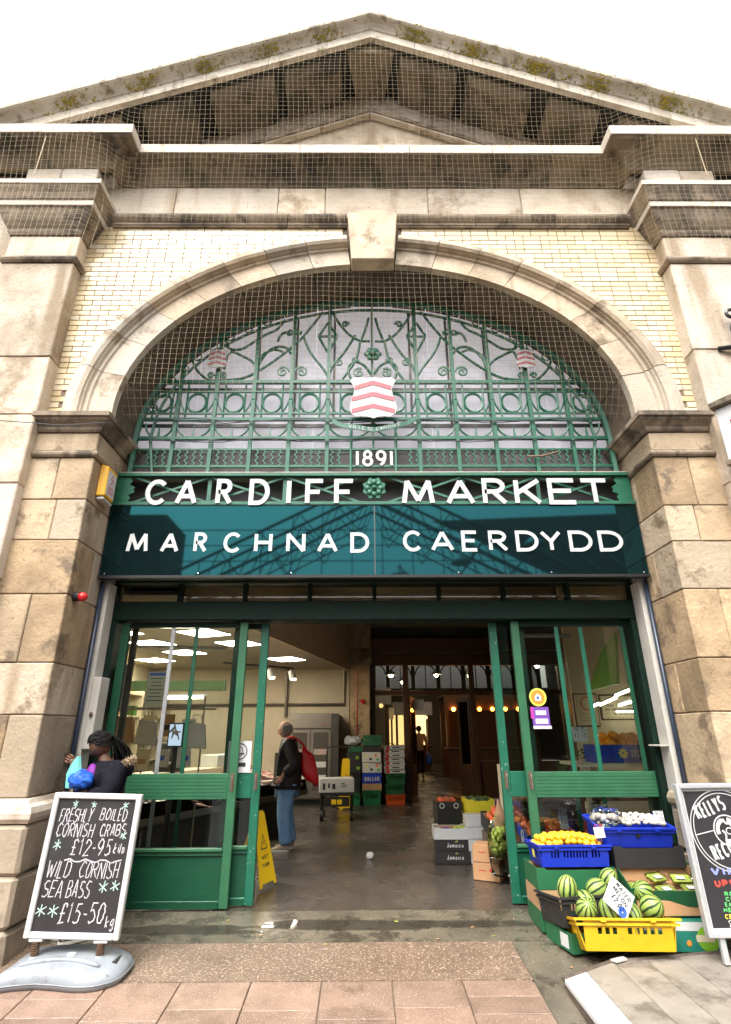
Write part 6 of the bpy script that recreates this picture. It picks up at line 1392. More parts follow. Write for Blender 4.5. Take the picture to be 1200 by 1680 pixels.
# ================================================================== pavement boards
def frame_board(t, T, w, h, fw, dp, m, face):
    for a in ((0, fw, 0, h), (w-fw, w, 0, h), (fw+.0005, w-fw-.0005, 0, fw), (fw+.0005, w-fw-.0005, h-fw, h)):
        MB().box(a[0], a[1], 0, dp, a[2], a[3], T).build('frame', m, t, .007)
    return MB().box(fw-.005, w-fw+.005, dp*.45, dp*.6, fw-.005, h-fw+.005, T).build('board', face, t)
CBD = thing('chalkboard_sign', 'chalkboard pavement sign for Cornish crabs and sea bass on a grey weighted base', 'sign', (-2.14, 4.95, gz(4.95)))
bl, br, tl_ = W(36, 1541, 4.93), W(191, 1543, 4.93), W(92, 1300, 4.97)
bwid = br.x-bl.x+.01; bh = tl_.z-bl.z
T = rot((bl.x, 4.93, bl.z), -2.2, 1.5, 0)
frame_board(CBD, T, bwid, bh, .042, .045, 'plastic_white', 'chalkboard')
mbw, mbm = MB(), MB(); fy = .045*.45-.0012
pl = lambda u, v, d: T(Vector((u, fy-d, v)))
random.seed(21)
def chalk(text, u0, u1, v, h, mb=mbw, t=.0066, sl=.10): write(mb, text, u0, u1, v-.006, h*1.14, t, pl, .0006, sl, .0042, .16)
k_ = bwid/.70; H_ = bh
chalk('FRESHLY', .07*k_, .33*k_, .79*H_, .085); chalk('BOILED', .39*k_, .60*k_, .805*H_, .075)
chalk('CORNISH', .07*k_, .36*k_, .685*H_, .085); chalk('CRABS', .41*k_, .61*k_, .695*H_, .075)
chalk('£12-95', .21*k_, .52*k_, .555*H_, .10, t=.0078); chalk('kilo', .54*k_, .63*k_, .575*H_, .07)
for u in range(1): ribbon(mbw, [((.18+.04*i)*k_, (.515+.012*math.sin(i*1.9))*H_) for i in range(12)], .009, pl, .0006)
chalk('WILD', .06*k_, .24*k_, .40*H_, .10); chalk('CORNISH', .31*k_, .61*k_, .40*H_, .10)
chalk('SEA', .06*k_, .21*k_, .27*H_, .10); chalk('BASS', .24*k_, .42*k_, .27*H_, .10)
chalk('£15-50', .22*k_, .56*k_, .105*H_, .115, t=.0085); chalk('kg', .575*k_, .645*k_, .09*H_, .07)
for u, v, s in ((.15, .885, .055), (.30, .88, .05), (.54, .875, .065), (.06, .575, .075), (.565, .655, .07), (.47, .29, .085), (.56, .30, .08), (.035, .12, .09), (.125, .12, .09)):
    mbm = MB(); glyph(mbm, '*', u*k_, v*H_, s, s*1.2, .0075, pl, .0006, .08, .006); mbm.build('chalk_star', 'chalk_mint', CBD)
ch_ = mbw.build('chalk_writing', 'chalk', CBD); random.seed(7)
# springs and rocking base
for sx in (.14, .82):
    c_ = T(Vector((bwid*sx, .025, -.005))); MB().box(c_.x-.05, c_.x+.05, c_.y-.025, c_.y+.025, c_.z-.012, c_.z+.004).build('clamp', 'plastic_white', CBD, .004)
    MB().tube([(c_.x+.024*math.cos(i*.8), c_.y+.024*math.sin(i*.8), .018+(c_.z-.03)*i/56) for i in range(57)], .0065, 5).build('spring', 'spring_rust', CBD)
    MB().lathe([(.06, -.03), (.055, .0), (.036, .012), (.034, .022)], 14, (c_.x, c_.y, .012)).build('spring_socket', 'plastic_grey', CBD, smooth=True)
mb = MB(); n = 48; cx0, cy0 = -2.17, 4.965
def outl(k, a):
    c, s = math.cos(a), math.sin(a); sg = lambda v: math.copysign(abs(v)**.55, v)
    x = .43*sg(c)*k; y = .25*sg(s)*k
    if s < 0: y -= .075*math.cos(x/.43*math.pi)*(-1)*k*.55 ; y += .02
    x += .03*math.cos(2*a)*(1 if c > 0 else 1.2); x += -.07*(s < 0)*abs(s)
    return x, y
levels = [(1.0, 0.0), (1.01, .035), (.97, .065), (.86, .088), (.68, .102), (.45, .110), (.2, .113)]
for k, z in levels:
    for i in range(n):
        x, y = outl(k, 2*math.pi*i/n); dome = .02*math.cos(min(1, abs(x)/.43)*1.57) if z > .05 else 0
        mb.v.append((cx0+x, cy0+y, gz(cy0+y)+.003+z+dome))
for j in range(len(levels)-1): mb.f += [(j*n+i, j*n+(i+1) % n, (j+1)*n+(i+1) % n, (j+1)*n+i) for i in range(n)]
mb.f += [tuple(range(n-1, -1, -1)), tuple((len(levels)-1)*n+i for i in range(n))]
wb_ = mb.build('weighted_base', 'plastic_grey', CBD, smooth=True)
def base_z(x, y): return gz(cy0+y)+.115+.02*math.cos(min(1, abs(x)/.43)*1.57)
for s_, yy in ((-1, .115), (1, -.135)):
    pts = [Vector((cx0+x/20, cy0+yy+s_*.05*math.cos(x/6*1.57), base_z(x/20, 0)-.012-.012*abs(x/6)**2)) for x in range(-6, 7)]
    MB().tube(pts, [.010]+[.020]*11+[.010], 8).build('moulded_rib', 'plastic_grey', wb_, smooth=True)
MB().lathe([(.032, -.01), (.032, .010), (.022, .014)], 14, (cx0+.04, cy0-.02, base_z(.04, 0)-.004)).build('filler_cap', 'plastic_white', wb_)
MB().tube([Vector((cx0+.37, cy0-.06+.02*k, gz(cy0)+.085)) for k in range(7)], .022, 8).build('hand_grip', 'steel_dark', wb_)
seam = []
for i in range(n):
    x, y = outl(1.012, 2*math.pi*i/n); seam.append((cx0+x, cy0+y, gz(cy0+y)+.036))
MB().tube(seam, .004, 5, closed=True).build('mould_seam', 'plastic_grey', wb_)
RB = thing('record_shop_sign', 'black record shop pavement sign in a thick aluminium frame at the right edge', 'sign', (2.95, 4.93, -.03))
tl_, bl = W(1114, 1286, 4.95), W(1166, 1541, 4.90)
h_ = tl_.z-bl.z; T = rot((bl.x, 4.90, bl.z), -2.9, -.4, 0); w_ = .70
frame_board(RB, T, w_, h_, .036, .07, 'aluminium', 'poster_black'); fy = .07*.45-.0015; pl = lambda u, v, d: T(Vector((u, fy-d, v)))
for a in ((.036, .056, .036, h_-.036), (w_-.056, w_-.036, .036, h_-.036), (.0565, w_-.0565, .036, .056), (.0565, w_-.0565, h_-.056, h_-.036)): MB().box(a[0], a[1], fy-.001, fy+.0005, a[2], a[3], T).build('white_border', 'card_white', RB)
def rprint(m, fn, nm='print'): mb = MB(); fn(mb); mb.build(nm, m, RB)
cu, cv = .345, h_-.335
def rings(mb):
    for r_ in (.285, .262): ribbon(mb, arc(cu, cv, r_, r_, 0, 360, 60), .007, pl, .0006)
    ribbon(mb, arc(cu, cv, .105, .105, 0, 360, 40), .010, pl, .0006); ribbon(mb, [(cu-.262, cv-.03), (cu-.11, cv+.0)], .007, pl, .0006)
    ribbon(mb, arc(cu, cv, .075, .075, 110, 200, 10), .03, pl, .0006); ribbon(mb, smooth([(cu-.02, cv+.08), (cu, cv+.05), (cu+.03, cv+.045), (cu+.05, cv+.01)]), .016, pl, .0006); ribbon(mb, smooth([(cu-.04, cv), (cu-.02, cv-.03), (cu-.03, cv-.075)]), .014, pl, .0006)
    ribbon(mb, arc(cu+.015, cv-.005, .026, .022, 0, 360, 14), .008, pl, .0006); ribbon(mb, arc(cu, cv, .075, .075, 20, 80, 10), .03, pl, .0006); ribbon(mb, arc(cu, cv, .075, .075, 250, 330, 10), .026, pl, .0006)
rprint('letter_white', rings, 'emblem')
def tilted(text, u0, v0, L, h, ang, t):
    ca, sa = math.cos(ang), math.sin(ang); p2 = lambda u, v, d: pl(u0+u*ca-v*sa, v0+u*sa+v*ca, d)
    return lambda mb: write(mb, text, 0, L, 0, h, t, p2, .0007, 0, 0, .16)
rprint('letter_white', tilted('KELLYS', .135, h_-.262, .26, .11, .28, .0165), 'lettering'); rprint('letter_white', tilted('RECORDS', .195, h_-.545, .32, .105, .26, .0165), 'lettering')
for txt, m_, v, u0, u1, hh, tt in (('VINYL', 'poster_blue', .385, .135, .50, .058, .017), ('UPSTAIRS', 'poster_red', .312, .145, .55, .048, .013), ('ROCK  POP', 'poster_green', .255, .20, .50, .028, .007), ('COUNTRY', 'poster_green', .222, .20, .46, .028, .007), ('EASY LISTENING', 'poster_green', .188, .185, .56, .028, .006), ('HEAVY METAL', 'poster_green', .154, .165, .52, .028, .007), ('CENTRAL MARKET', 'poster_yellow', .112, .165, .58, .03, .006), ('029 2', 'letter_white', .082, .225, .50, .022, .005), ('RECORDS', 'letter_white', .06, .225, .45, .018, .005)):
    rprint(m_, lambda mb: write(mb, txt, u0, u1, v, hh, tt, pl, .0007), 'lettering')
rprint('letter_white', lambda mb: (ribbon(mb, arc(.195, .093, .011, .011, 0, 360, 12), .005, pl, .0007), ribbon(mb, arc(.195, .068, .006, .006, 0, 360, 12), .010, pl, .0007)), 'symbol')
for u in (.1, .6): MB().box(u-.02, u+.02, .02, .05, -.16, -.001, T).build('leg', 'aluminium', RB)
# shard of white card behind the sign
tag(MB().prism([W(1131, 1395, 5.3), W(1146, 1418, 5.3), W(1140, 1440, 5.3)], (0, .004, 0)).build('torn_card', 'card_white'), 'torn corner of white card sticking out behind the record sign', 'card')

# ================================================================== across the street: what the glossy sign mirrors
OB = thing('arcade_opposite', 'iron and glass roofed arcade across the street', 'building', (0, -11, 0))
Box('wall', 'stone_soot', OB, -16, 16, -16.2, -15.8, -.33, 6.6); Box('fascia', 'dark_hall', OB, -16, 16, -11.2, -11, 6.2, 6.9)
for x in range(-14, 15, 4): MB().tube([(x, -11, -.33), (x, -11, 6.2)], .12, 8).build('column', 'iron_green', OB)
for x in range(-15, 16, 5): Box('shop_window', 'pane_dim', OB, x-1.9, x+1.9, -15.79, -15.75, .4, 4.4)
def truss(y):
    mb = MB(); ap = (.6, 12.2); 
    for s in (-1, 1):
        mb.tube([(ap[0], y, ap[1]), (ap[0]+s*10, y, 7.0)], .07, 4)
        for k in range(1, 6):
            a = k/6; xx = ap[0]+s*10*a; zz = ap[1]-5.2*a; mb.tube([(xx, y, zz), (xx-s*.9, y, zz-1.1)], .03, 4); mb.tube([(xx-s*.9, y, zz-1.1), (ap[0]+s*10*(a-1/6), y, ap[1]-5.2*(a-1/6))], .025, 4)
    [mb.tube([(ap[0]+s*.4, y, ap[1]-1.3), (ap[0]+s*10, y, 5.9)], .04, 4) for s in (-1, 1)]; mb.build('roof_truss', 'dark_hall', OB)
for y in (-11, -12.4, -13.8, -15.2): truss(y)
for k in range(16): MB().tube([(-9.5+1.3*k, -11.05, 6.9), (-9.5+1.3*k, -11.05, max(7.05, 12.2-.52*abs(-10.1+1.3*k)))], .025, 4).build('glazing_bar', 'dark_hall', OB)
for z in (7.6, 8.3, 9.0, 9.7): MB().tube([(-8, -11.05, z), (8, -11.05, z)], .025, 4).build('dark_rail', 'dark_hall', OB)
MB().prism([(3.4, -13.4, 11.0), (16, -13.4, 11.5), (16, -11.2, 6.9), (8.6, -11.2, 7.6)], (0, -.1, .05)).build('slate_roof', 'dark_hall', OB)
for k in range(7): MB().tube([(5.5+1.5*k, -12.6, 10.4), (8.5+1.1*k, -11.1, 7.4)], .06, 4).build('roof_rib', 'steel', OB)
for x, z in ((4.2, 8.4), (7.4, 9.2), (1.6, 7.8)): MB().lathe([(.05, .55), (.1, .4), (.42, .1), (.46, 0)], 14, (x, -10.8, z-.3)).build('lamp_shade', 'plastic_white', OB)
Box('side_wall', 'stone_soot', OB, -16, -8.6, -14, -11.2, 6.9, 10.5)
# ================================================================== people
def skin(joints, edges, root, sub=2, fat=1.0):
    """grow one continuous surface over a skeleton: joints name -> (point, radius)"""
    joints = {k: (p, tuple(q*fat for q in r_) if isinstance(r_, tuple) else r_*fat) for k, (p, r_) in joints.items()}
    names = list(joints); me = bpy.data.meshes.new('skeleton'); me.from_pydata([tuple(joints[n_][0]) for n_ in names], [(names.index(a), names.index(b)) for a, b in edges], [])
    o = bpy.data.objects.new('skeleton', me); COL.objects.link(o); md = o.modifiers.new('s', 'SKIN'); md.use_smooth_shade = True
    lay = me.skin_vertices[0].data
    for i, n_ in enumerate(names):
        r_ = joints[n_][1]; lay[i].radius = (r_, r_) if isinstance(r_, (int, float)) else r_; lay[i].use_root = n_ == root
    sb = o.modifiers.new('d', 'SUBSURF'); sb.levels = sb.render_levels = sub
    dg = bpy.context.evaluated_depsgraph_get(); ev = o.evaluated_get(dg); m2 = ev.to_mesh()
    vs = [v.co.copy() for v in m2.vertices]; fs = [tuple(p.vertices) for p in m2.polygons]; ev.to_mesh_clear()
    bpy.data.objects.remove(o); bpy.data.meshes.remove(me)
    mb = MB(); mb.add(vs, fs); return mb
class Fig:
    def __init__(s, x, y, az): s.o = Vector((x, y, 0)); s.f = Vector((math.cos(rad(az)), math.sin(rad(az)), 0)); s.l = Vector((-s.f.y, s.f.x, 0))
    def __call__(s, a, b, z): return s.o+s.f*a+s.l*b+Vector((0, 0, z))
def head_into(mb, c, f, up, sc=1.0):
    f = f.normalized(); up = (up-f*up.dot(f)).normalized(); l_ = up.cross(f); nu, nv2 = 24, 18
    def shape(x, y, z):
        fx, fy, fz = x*.098, y*.076, z*.118
        if z < -.1 and x > -.2: fy *= 1-.38*min(1, (-z-.1)/.9); fx *= 1-.10*min(1, -z)
        if x > .55:
            fx -= .010*math.exp(-((z-.05)/.10)**2)*math.exp(-((abs(y)-.38)/.18)**2)
            fx += .024*math.exp(-((z+.20)/.13)**2)*math.exp(-(y/.13)**2)+.012*math.exp(-((z)/.18)**2)*math.exp(-(y/.10)**2)
            fx += .005*math.exp(-((z-.20)/.08)**2)*math.exp(-(y/.5)**2)
            fx += .006*math.exp(-((z+.50)/.07)**2)*math.exp(-(y/.28)**2)-.005*math.exp(-((z+.56)/.03)**2)*math.exp(-(y/.3)**2)+.008*math.exp(-((z+.78)/.12)**2)*math.exp(-(y/.25)**2)
        if x < -.3 and z > -.2: fx *= 1.06
        return c+(f*fx+l_*fy+up*fz)*sc
    vs = [shape(0, 0, 1)]
    for j in range(1, nv2):
        t = math.pi*j/nv2; vs += [shape(math.sin(t)*math.cos(2*math.pi*i/nu), math.sin(t)*math.sin(2*math.pi*i/nu), math.cos(t)) for i in range(nu)]
    vs.append(shape(0, 0, -1)); L = len(vs)-1; fs = []
    for i in range(nu):
        k = (i+1) % nu; fs += [(0, 1+i, 1+k), (L, 1+(nv2-2)*nu+k, 1+(nv2-2)*nu+i)]
        for j in range(nv2-2): fs.append((1+j*nu+i, 1+(j+1)*nu+i, 1+(j+1)*nu+k, 1+j*nu+k))
    mb.add(vs, fs)
    for s in (-1, 1):
        mb.ball(c+(l_*s*.074-f*.008+up*.0)*sc, .001, 4, 3); e = c+(l_*s*.077-f*.012-up*.005)*sc
        mb.ball(e, 1, 8, 6, lambda p, s=s: (f*p.x*.018+l_*p.y*.008+up*p.z*.03)*sc)
    return f, l_, up
def hand_into(mb, wrist, d, palm_n, s=1.0, curl=.9):
    d = d.normalized(); side = d.cross(palm_n).normalized(); pn = side.cross(d)
    mb.ball(wrist+d*.045*s, 1, 10, 6, lambda p: (d*p.x*.055+side*p.y*.042+pn*p.z*.016)*s)
    for k, L in enumerate((.068, .078, .072, .056)):
        b = wrist+d*.085*s+side*(.030-.020*k)*s; pts = [b]; a = .25*curl
        for q in range(3): a += .45*curl; pts.append(pts[-1]+(d*math.cos(a)-pn*math.sin(a))*L*s*(.42, .33, .25)[q])
        mb.tube(pts, [.0095*s, .0092*s, .0085*s, .0065*s], 6)
    b = wrist+d*.03*s+side*.038*s; mb.tube([b, b+(d*.5+side*.6-pn*.3).normalized()*.032*s, b+(d*.5+side*.6-pn*.3).normalized()*.032*s+(d*.8+side*.1-pn*.5).normalized()*.028*s], [.012*s, .0105*s, .008*s], 6)
def shoe(P, f, parent, m='shoe_tan', L=.28, h=.09):
    l_ = Vector((-f.y, f.x, 0)); sec = [(-.08, .032, .07), (-.05, .038, .092), (.0, .040, .088), (.06, .044, .066), (.12, .047, .052), (.17, .040, .044), (.20, .022, .034)]; mb = MB(); n = 10
    for x, w, hh in sec: mb.v += [tuple(P+f*x+l_*w*math.cos(math.pi*k/(n-1))+Vector((0, 0, .018+(hh-.018)*math.sin(math.pi*k/(n-1))**.7))) for k in range(n)]
    for i in range(len(sec)-1): mb.f += [(i*n+k, i*n+(k+1) % n, (i+1)*n+(k+1) % n, (i+1)*n+k) for k in range(n)]
    mb.f += [tuple(range(n)), tuple((len(sec)-1)*n+k for k in range(n))]; sh_ = mb.build('shoe', m, parent, smooth=True)
    pts = [(-.085, .0), (-.06, .042), (0, .044), (.07, .048), (.13, .05), (.185, .04), (.21, .0)]; outl_ = [P+f*x+l_*w for x, w in pts]+[P+f*x-l_*w for x, w in reversed(pts[1:-1])]
    MB().prism(outl_, (0, 0, .022)).build('sole', 'shoe_sole', sh_)

# ---- the customer at the fish counter
g = Fig(-1.10, 8.98, 186); PM = thing('person', 'man in black jacket and blue jeans carrying a red bag at the fish counter', 'person', tuple(g.o))
J = {'pel': (g(0, 0, .90), .12), 'wai': (g(0, 0, 1.05), .115), 'che': (g(.0, 0, 1.26), .135), 'nek': (g(.03, 0, 1.44), .058), 'hd': (g(.05, 0, 1.50), .055),
     'sL': (g(-.01, .17, 1.37), .06), 'eL': (g(-.10, .25, 1.11), .048), 'wL': (g(.08, .22, .95), .035), 'sR': (g(-.01, -.17, 1.37), .06), 'eR': (g(-.08, -.25, 1.10), .048), 'wR': (g(.10, -.2, .96), .035),
     'hL': (g(.0, .085, .84), .088), 'kL': (g(.035, .095, .46), .058), 'aL': (g(-.01, .10, .09), .042), 'hR': (g(.0, -.085, .84), .088), 'kR': (g(.0, -.095, .46), .058), 'aR': (g(-.07, -.10, .09), .042)}
Ed = [('pel', 'wai'), ('wai', 'che'), ('che', 'nek'), ('nek', 'hd'), ('che', 'sL'), ('sL', 'eL'), ('eL', 'wL'), ('che', 'sR'), ('sR', 'eR'), ('eR', 'wR'), ('pel', 'hL'), ('hL', 'kL'), ('kL', 'aL'), ('pel', 'hR'), ('hR', 'kR'), ('kR', 'aR')]
mb = skin(J, Ed, 'pel'); hf = (g.f*1.0+Vector((0, 0, -.22))+g.l*-.1); hc = g(.065, 0, 1.575)
f_, l_, u_ = head_into(mb, hc, hf, Vector((0, 0, 1)), 1.02); hand_into(mb, g(.08, .22, .95), g.f*.5+Vector((0, 0, -.8)), g.l); hand_into(mb, g(.10, -.2, .96), g.f*.6+Vector((0, 0, -.7)), -g.l)
mb.build('body', 'skin_light', PM, smooth=True)
hm = MB()   # short grey hair round the back and sides of a bald crown
for i in range(26):
    for j in range(7):
        a = rad(75+210*i/25); t = rad(62+9*j); hm.ball(hc+(f_*.104*math.cos(a)*math.sin(t)+l_*.080*math.sin(a)*math.sin(t)+u_*.118*math.cos(t))*.97, (.016, .016, .016), 5, 4)
hm.build('hair', 'hair_grey', PM, smooth=True)
gl_ = MB()
for s in (-1, 1): gl_.tube([hc+(f_*.102+l_*s*.034+u_*.012)+l_*.024*math.cos(k*.7)+u_*.018*math.sin(k*.7) for k in range(9)], .0022, 4, closed=True); gl_.tube([hc+f_*.100+l_*s*.058+u_*.015, hc-f_*.01+l_*s*.080+u_*.012], .002, 4)
gl_.build('glasses', 'plastic_black', PM)
JK = {k: J[k] for k in ('wai', 'che', 'sL', 'eL', 'sR', 'eR')}
JK['hem'] = (g(-.0, 0, .83), (.185, .165)); JK['wai'] = (g(-.005, 0, 1.02), (.178, .158)); JK['che'] = (g(.0, 0, 1.26), (.175, .155)); JK['col'] = (g(.02, 0, 1.43), .082); JK['sL'] = (g(-.01, .185, 1.36), .092); JK['eL'] = (g(-.11, .265, 1.10), .075); JK['wL'] = (g(.05, .235, .97), .060)
JK['sR'] = (g(-.01, -.185, 1.36), .092); JK['eR'] = (g(-.09, -.265, 1.09), .075); JK['wR'] = (g(.07, -.215, .98), .060)
jk = skin(JK, [('hem', 'wai'), ('wai', 'che'), ('che', 'col'), ('che', 'sL'), ('sL', 'eL'), ('eL', 'wL'), ('che', 'sR'), ('sR', 'eR'), ('eR', 'wR')], 'wai', fat=1.42).build('jacket', 'jacket_black', PM, smooth=True)
MB().tube([g(.02, 0, 1.43)+g.f*.07*math.cos(k*.524)+g.l*.075*math.sin(k*.524)+Vector((0, 0, .02*math.cos(k*.524)*-1)) for k in range(12)], .020, 6, closed=True).build('collar', 'jacket_black', jk, smooth=True); MB().tube([g(.03, 0, 1.45)+g.f*.06*math.cos(k*.524)+g.l*.062*math.sin(k*.524) for k in range(12)], .014, 6, closed=True).build('shirt_collar', 'shirt_white', PM, smooth=True)
TR = {'pel': (g(0, 0, .90), (.145, .135)), 'hL': (g(0, .085, .80), .112), 'kL': (g(.035, .095, .46), .086), 'aL': (g(-.01, .10, .14), .078), 'cL': (g(-.01, .10, .07), .082), 'hR': (g(0, -.085, .80), .112), 'kR': (g(0, -.095, .46), .086), 'aR': (g(-.07, -.10, .14), .078), 'cR': (g(-.07, -.10, .07), .082)}
skin(TR, [('pel', 'hL'), ('hL', 'kL'), ('kL', 'aL'), ('aL', 'cL'), ('pel', 'hR'), ('hR', 'kR'), ('kR', 'aR'), ('aR', 'cR')], 'pel', fat=1.25).build('jeans', 'denim', PM, smooth=True)
shoe(g(.01, .10, 0), g.f, PM); shoe(g(-.05, -.10, 0), g.f, PM)
RG = thing('shoulder_bag', 'red shopping bag hanging behind the man at the fish counter', 'bag', tuple(g(-.32, .05, .85)))
mb = MB(); n = 14; lev = [(.86, .07, .03), (.88, .115, .055), (.96, .13, .075), (1.06, .125, .065), (1.15, .11, .045), (1.22, .095, .025), (1.27, .085, .010)]
for z, wa, wb in lev: mb.v += [tuple(g(-.30+wa*math.copysign(abs(math.cos(2*math.pi*k/n))**.45, math.cos(2*math.pi*k/n))-(1.2-z)*.10+.010*math.sin(k*2.2+z*30), .02+wb*1.2*math.copysign(abs(math.sin(2*math.pi*k/n))**.6, math.sin(2*math.pi*k/n))+.008*math.sin(z*40+k), z+.07*math.cos(2*math.pi*k/n))) for k in range(n)]
for j in range(len(lev)-1): mb.f += [(j*n+k, j*n+(k+1) % n, (j+1)*n+(k+1) % n, (j+1)*n+k) for k in range(n)]
mb.f += [tuple(range(n)), tuple((len(lev)-1)*n+k for k in range(n))]; mb.build('bag_body', 'bag_red', RG, smooth=True); MB().tube(smooth([g(-.28, .05, 1.27), g(-.18, .12, 1.40), g(-.03, .14, 1.475), g(.09, .12, 1.40)], 4), .016, 5).build('strap', 'bag_red', RG)

# ---- the woman behind the chalkboard
g = Fig(-2.36, 5.62, 222); PW = thing('person', 'woman in dark padded coat with fur hood looking down behind the chalkboard', 'person', (-2.36, 5.62, gz(5.6)))
zg = gz(5.6); J = {'pel': (g(0, 0, .84), .12), 'wai': (g(0, 0, .98), .11), 'che': (g(.01, 0, 1.16), .125), 'nek': (g(.04, 0, 1.32), .052), 'hd': (g(.07, 0, 1.38), .05),
     'sL': (g(0, .16, 1.25), .055), 'eL': (g(.06, .21, 1.03), .044), 'wL': (W(150, 1298, 5.42), .032), 'sR': (g(0, -.16, 1.25), .055), 'eR': (g(.08, -.20, 1.03), .044), 'wR': (W(128, 1258, 5.48), .032),
     'hL': (g(0, .08, .78), .088), 'kL': (g(.02, .08, .40), .058), 'aL': (g(0, .08, .05), .040), 'hR': (g(0, -.08, .78), .088), 'kR': (g(.02, -.08, .40), .058), 'aR': (g(0, -.08, .05), .040)}
mb = skin(J, Ed, 'pel'); hc = g(.10, .0, 1.445); f_, l_, u_ = head_into(mb, hc, g.f+Vector((0, 0, -.85)), Vector((0, 0, 1))+g.f*.7, .93)
hand_into(mb, J['wL'][0], g.f*.8-g.l*.4, Vector((0, 0, 1))); hand_into(mb, J['wR'][0], g.f*.6+Vector((0, 0, .5)), g.l)
mb.build('body', 'skin_dark', PW, smooth=True)
hm = MB()
def hs_(mb, a, t, k=1.0): return hc+(f_*.106*math.cos(a)*math.sin(t)+l_*.086*math.sin(a)*math.sin(t)+u_*.126*math.cos(t))*.95*k
rows = 10; cols_ = 22
for j in range(rows+1):
    for i in range(cols_+1):
        a = rad(360*i/cols_); d_ = abs(((360*i/cols_+180) % 360)-180); tmax = 46 if d_ < 45 else (46+(d_-45)*1.1 if d_ < 100 else 118); hm.v.append(tuple(hs_(hm, a, rad(2+tmax*j/rows), 1.03+.015*math.sin(i*1.7))))
for j in range(rows): hm.f += [(j*(cols_+1)+i, j*(cols_+1)+i+1, (j+1)*(cols_+1)+i+1, (j+1)*(cols_+1)+i) for i in range(cols_)]
for k in range(70):   # fine locks combed back over the crown
    a = rad(-62+124*k/69); t_ = rad(rn.uniform(36, 52)); p0 = hs_(hm, a, t_, 1.03)
    hm.tube(smooth([p0, hs_(hm, a*1.1, t_*.6, 1.07), hs_(hm, a*.5, .12, 1.07), hs_(hm, math.pi+a*.3, .7, 1.06), hc-f_*.115+u_*.01+l_*rn.uniform(-.05, .05)], 3), [.002]+[.005]*12, 4)
for k in range(110):   # strands drawn back from the brow into a loose tail over the hood
    a = rad(60+240*k/109); t_ = rad(rn.uniform(18, 75)); p0 = hs_(hm, a, t_, 1.05); p1 = hc-f_*.115+u_*.01+l_*rn.uniform(-.05, .05); e = Vector((rn.gauss(0, .03), rn.gauss(0, .03), rn.gauss(0, .03)))
    L = rn.uniform(.7, 1.1); hm.tube(smooth([p0, hs_(hm, a+(math.pi-a)*.5, t_+.25, 1.07), p1, g(-.09, .0, 1.40)+e, g(-.15, -.06*L, 1.40-.10*L)+e*1.3, g(-.17, -.10*L, 1.40-.20*L)+e*1.6], 3), [.006]*10+[.0055]*4+[.002]*2, 4)
hm.build('hair', 'hair_black', PW, smooth=True)
gl_ = MB()
for s in (-1, 1): gl_.tube([hc+(f_*.100+l_*s*.033+u_*.008)+l_*.025*math.cos(k*.7)+u_*.018*math.sin(k*.7) for k in range(9)], .002, 4, closed=True); gl_.tube([hc+f_*.098+l_*s*.057+u_*.012, hc-f_*.01+l_*s*.078+u_*.01], .002, 4)
gl_.build('glasses', 'plastic_black', PW)
JK = {'hem': (g(-.01, 0, .55), (.20, .18)), 'pel': (g(-.01, 0, .80), (.185, .165)), 'wai': (g(-.01, 0, .98), (.17, .15)), 'che': (g(.0, 0, 1.16), (.172, .145)), 'col': (g(.01, 0, 1.29), .085), 'sL': (g(-.01, .17, 1.24), .088), 'eL': (g(.05, .225, 1.03), .075), 'wL': (g(.20, .12, 1.04), .050), 'sR': (g(-.01, -.17, 1.24), .088), 'eR': (g(.07, -.215, 1.03), .075), 'wR': (g(.20, -.15, 1.10), .050)}
skin(JK, [('hem', 'pel'), ('pel', 'wai'), ('wai', 'che'), ('che', 'col'), ('che', 'sL'), ('sL', 'eL'), ('eL', 'wL'), ('che', 'sR'), ('sR', 'eR'), ('eR', 'wR')], 'wai', fat=1.28).build('coat', 'coat_navy', PW, smooth=True)
MB().ball(g(.135, -.0, 1.14), 1, 12, 8, lambda p: g.f*p.x*.06+g.l*p.y*.075+Vector((0, 0, p.z*.15))).build('purple_top', 'top_purple', PW, smooth=True)
hd_ = skin({'a': (g(-.05, .15, 1.26), .04), 'b': (g(-.14, .12, 1.24), .055), 'c': (g(-.19, 0, 1.20), .065), 'd': (g(-.14, -.12, 1.24), .055), 'e': (g(-.05, -.15, 1.26), .04)}, [('a', 'b'), ('b', 'c'), ('c', 'd'), ('d', 'e')], 'c').build('hood', 'coat_navy', PW, smooth=True)
fm = MB(); rf2 = random.Random(5)
cur = smooth([g(.05, .16, 1.22), g(-.06, .19, 1.28), g(-.17, .13, 1.31), g(-.22, .0, 1.30), g(-.17, -.13, 1.31), g(-.06, -.19, 1.28), g(.05, -.16, 1.22)], 8)
for p in cur:
    for k in range(16):
        d = Vector((rf2.gauss(0, 1), rf2.gauss(0, 1), rf2.gauss(0, 1))).normalized(); fm.tube([p, p+d*rf2.uniform(.03, .06)], [.006, .001], 3, caps=False)
fm.build('fur_trim', 'fur_trim', PW)
TR = {'pel': (g(0, 0, .84), .135), 'hL': (g(0, .08, .76), .10), 'kL': (g(.02, .08, .40), .070), 'aL': (g(0, .08, .03), .058), 'hR': (g(0, -.08, .76), .10), 'kR': (g(.02, -.08, .40), .070), 'aR': (g(0, -.08, .03), .058)}
skin(TR, [('pel', 'hL'), ('hL', 'kL'), ('kL', 'aL'), ('pel', 'hR'), ('hR', 'kR'), ('kR', 'aR')], 'pel', fat=1.2).build('trousers', 'coat_navy', PW, smooth=True)
for b in (.08, -.08): shoe(g(0, b, zg), g.f, PW, 'plastic_black')
bb = MB().ball((0, 0, 0), (.10, .09, .075), 36, 22); r5 = random.Random(4)
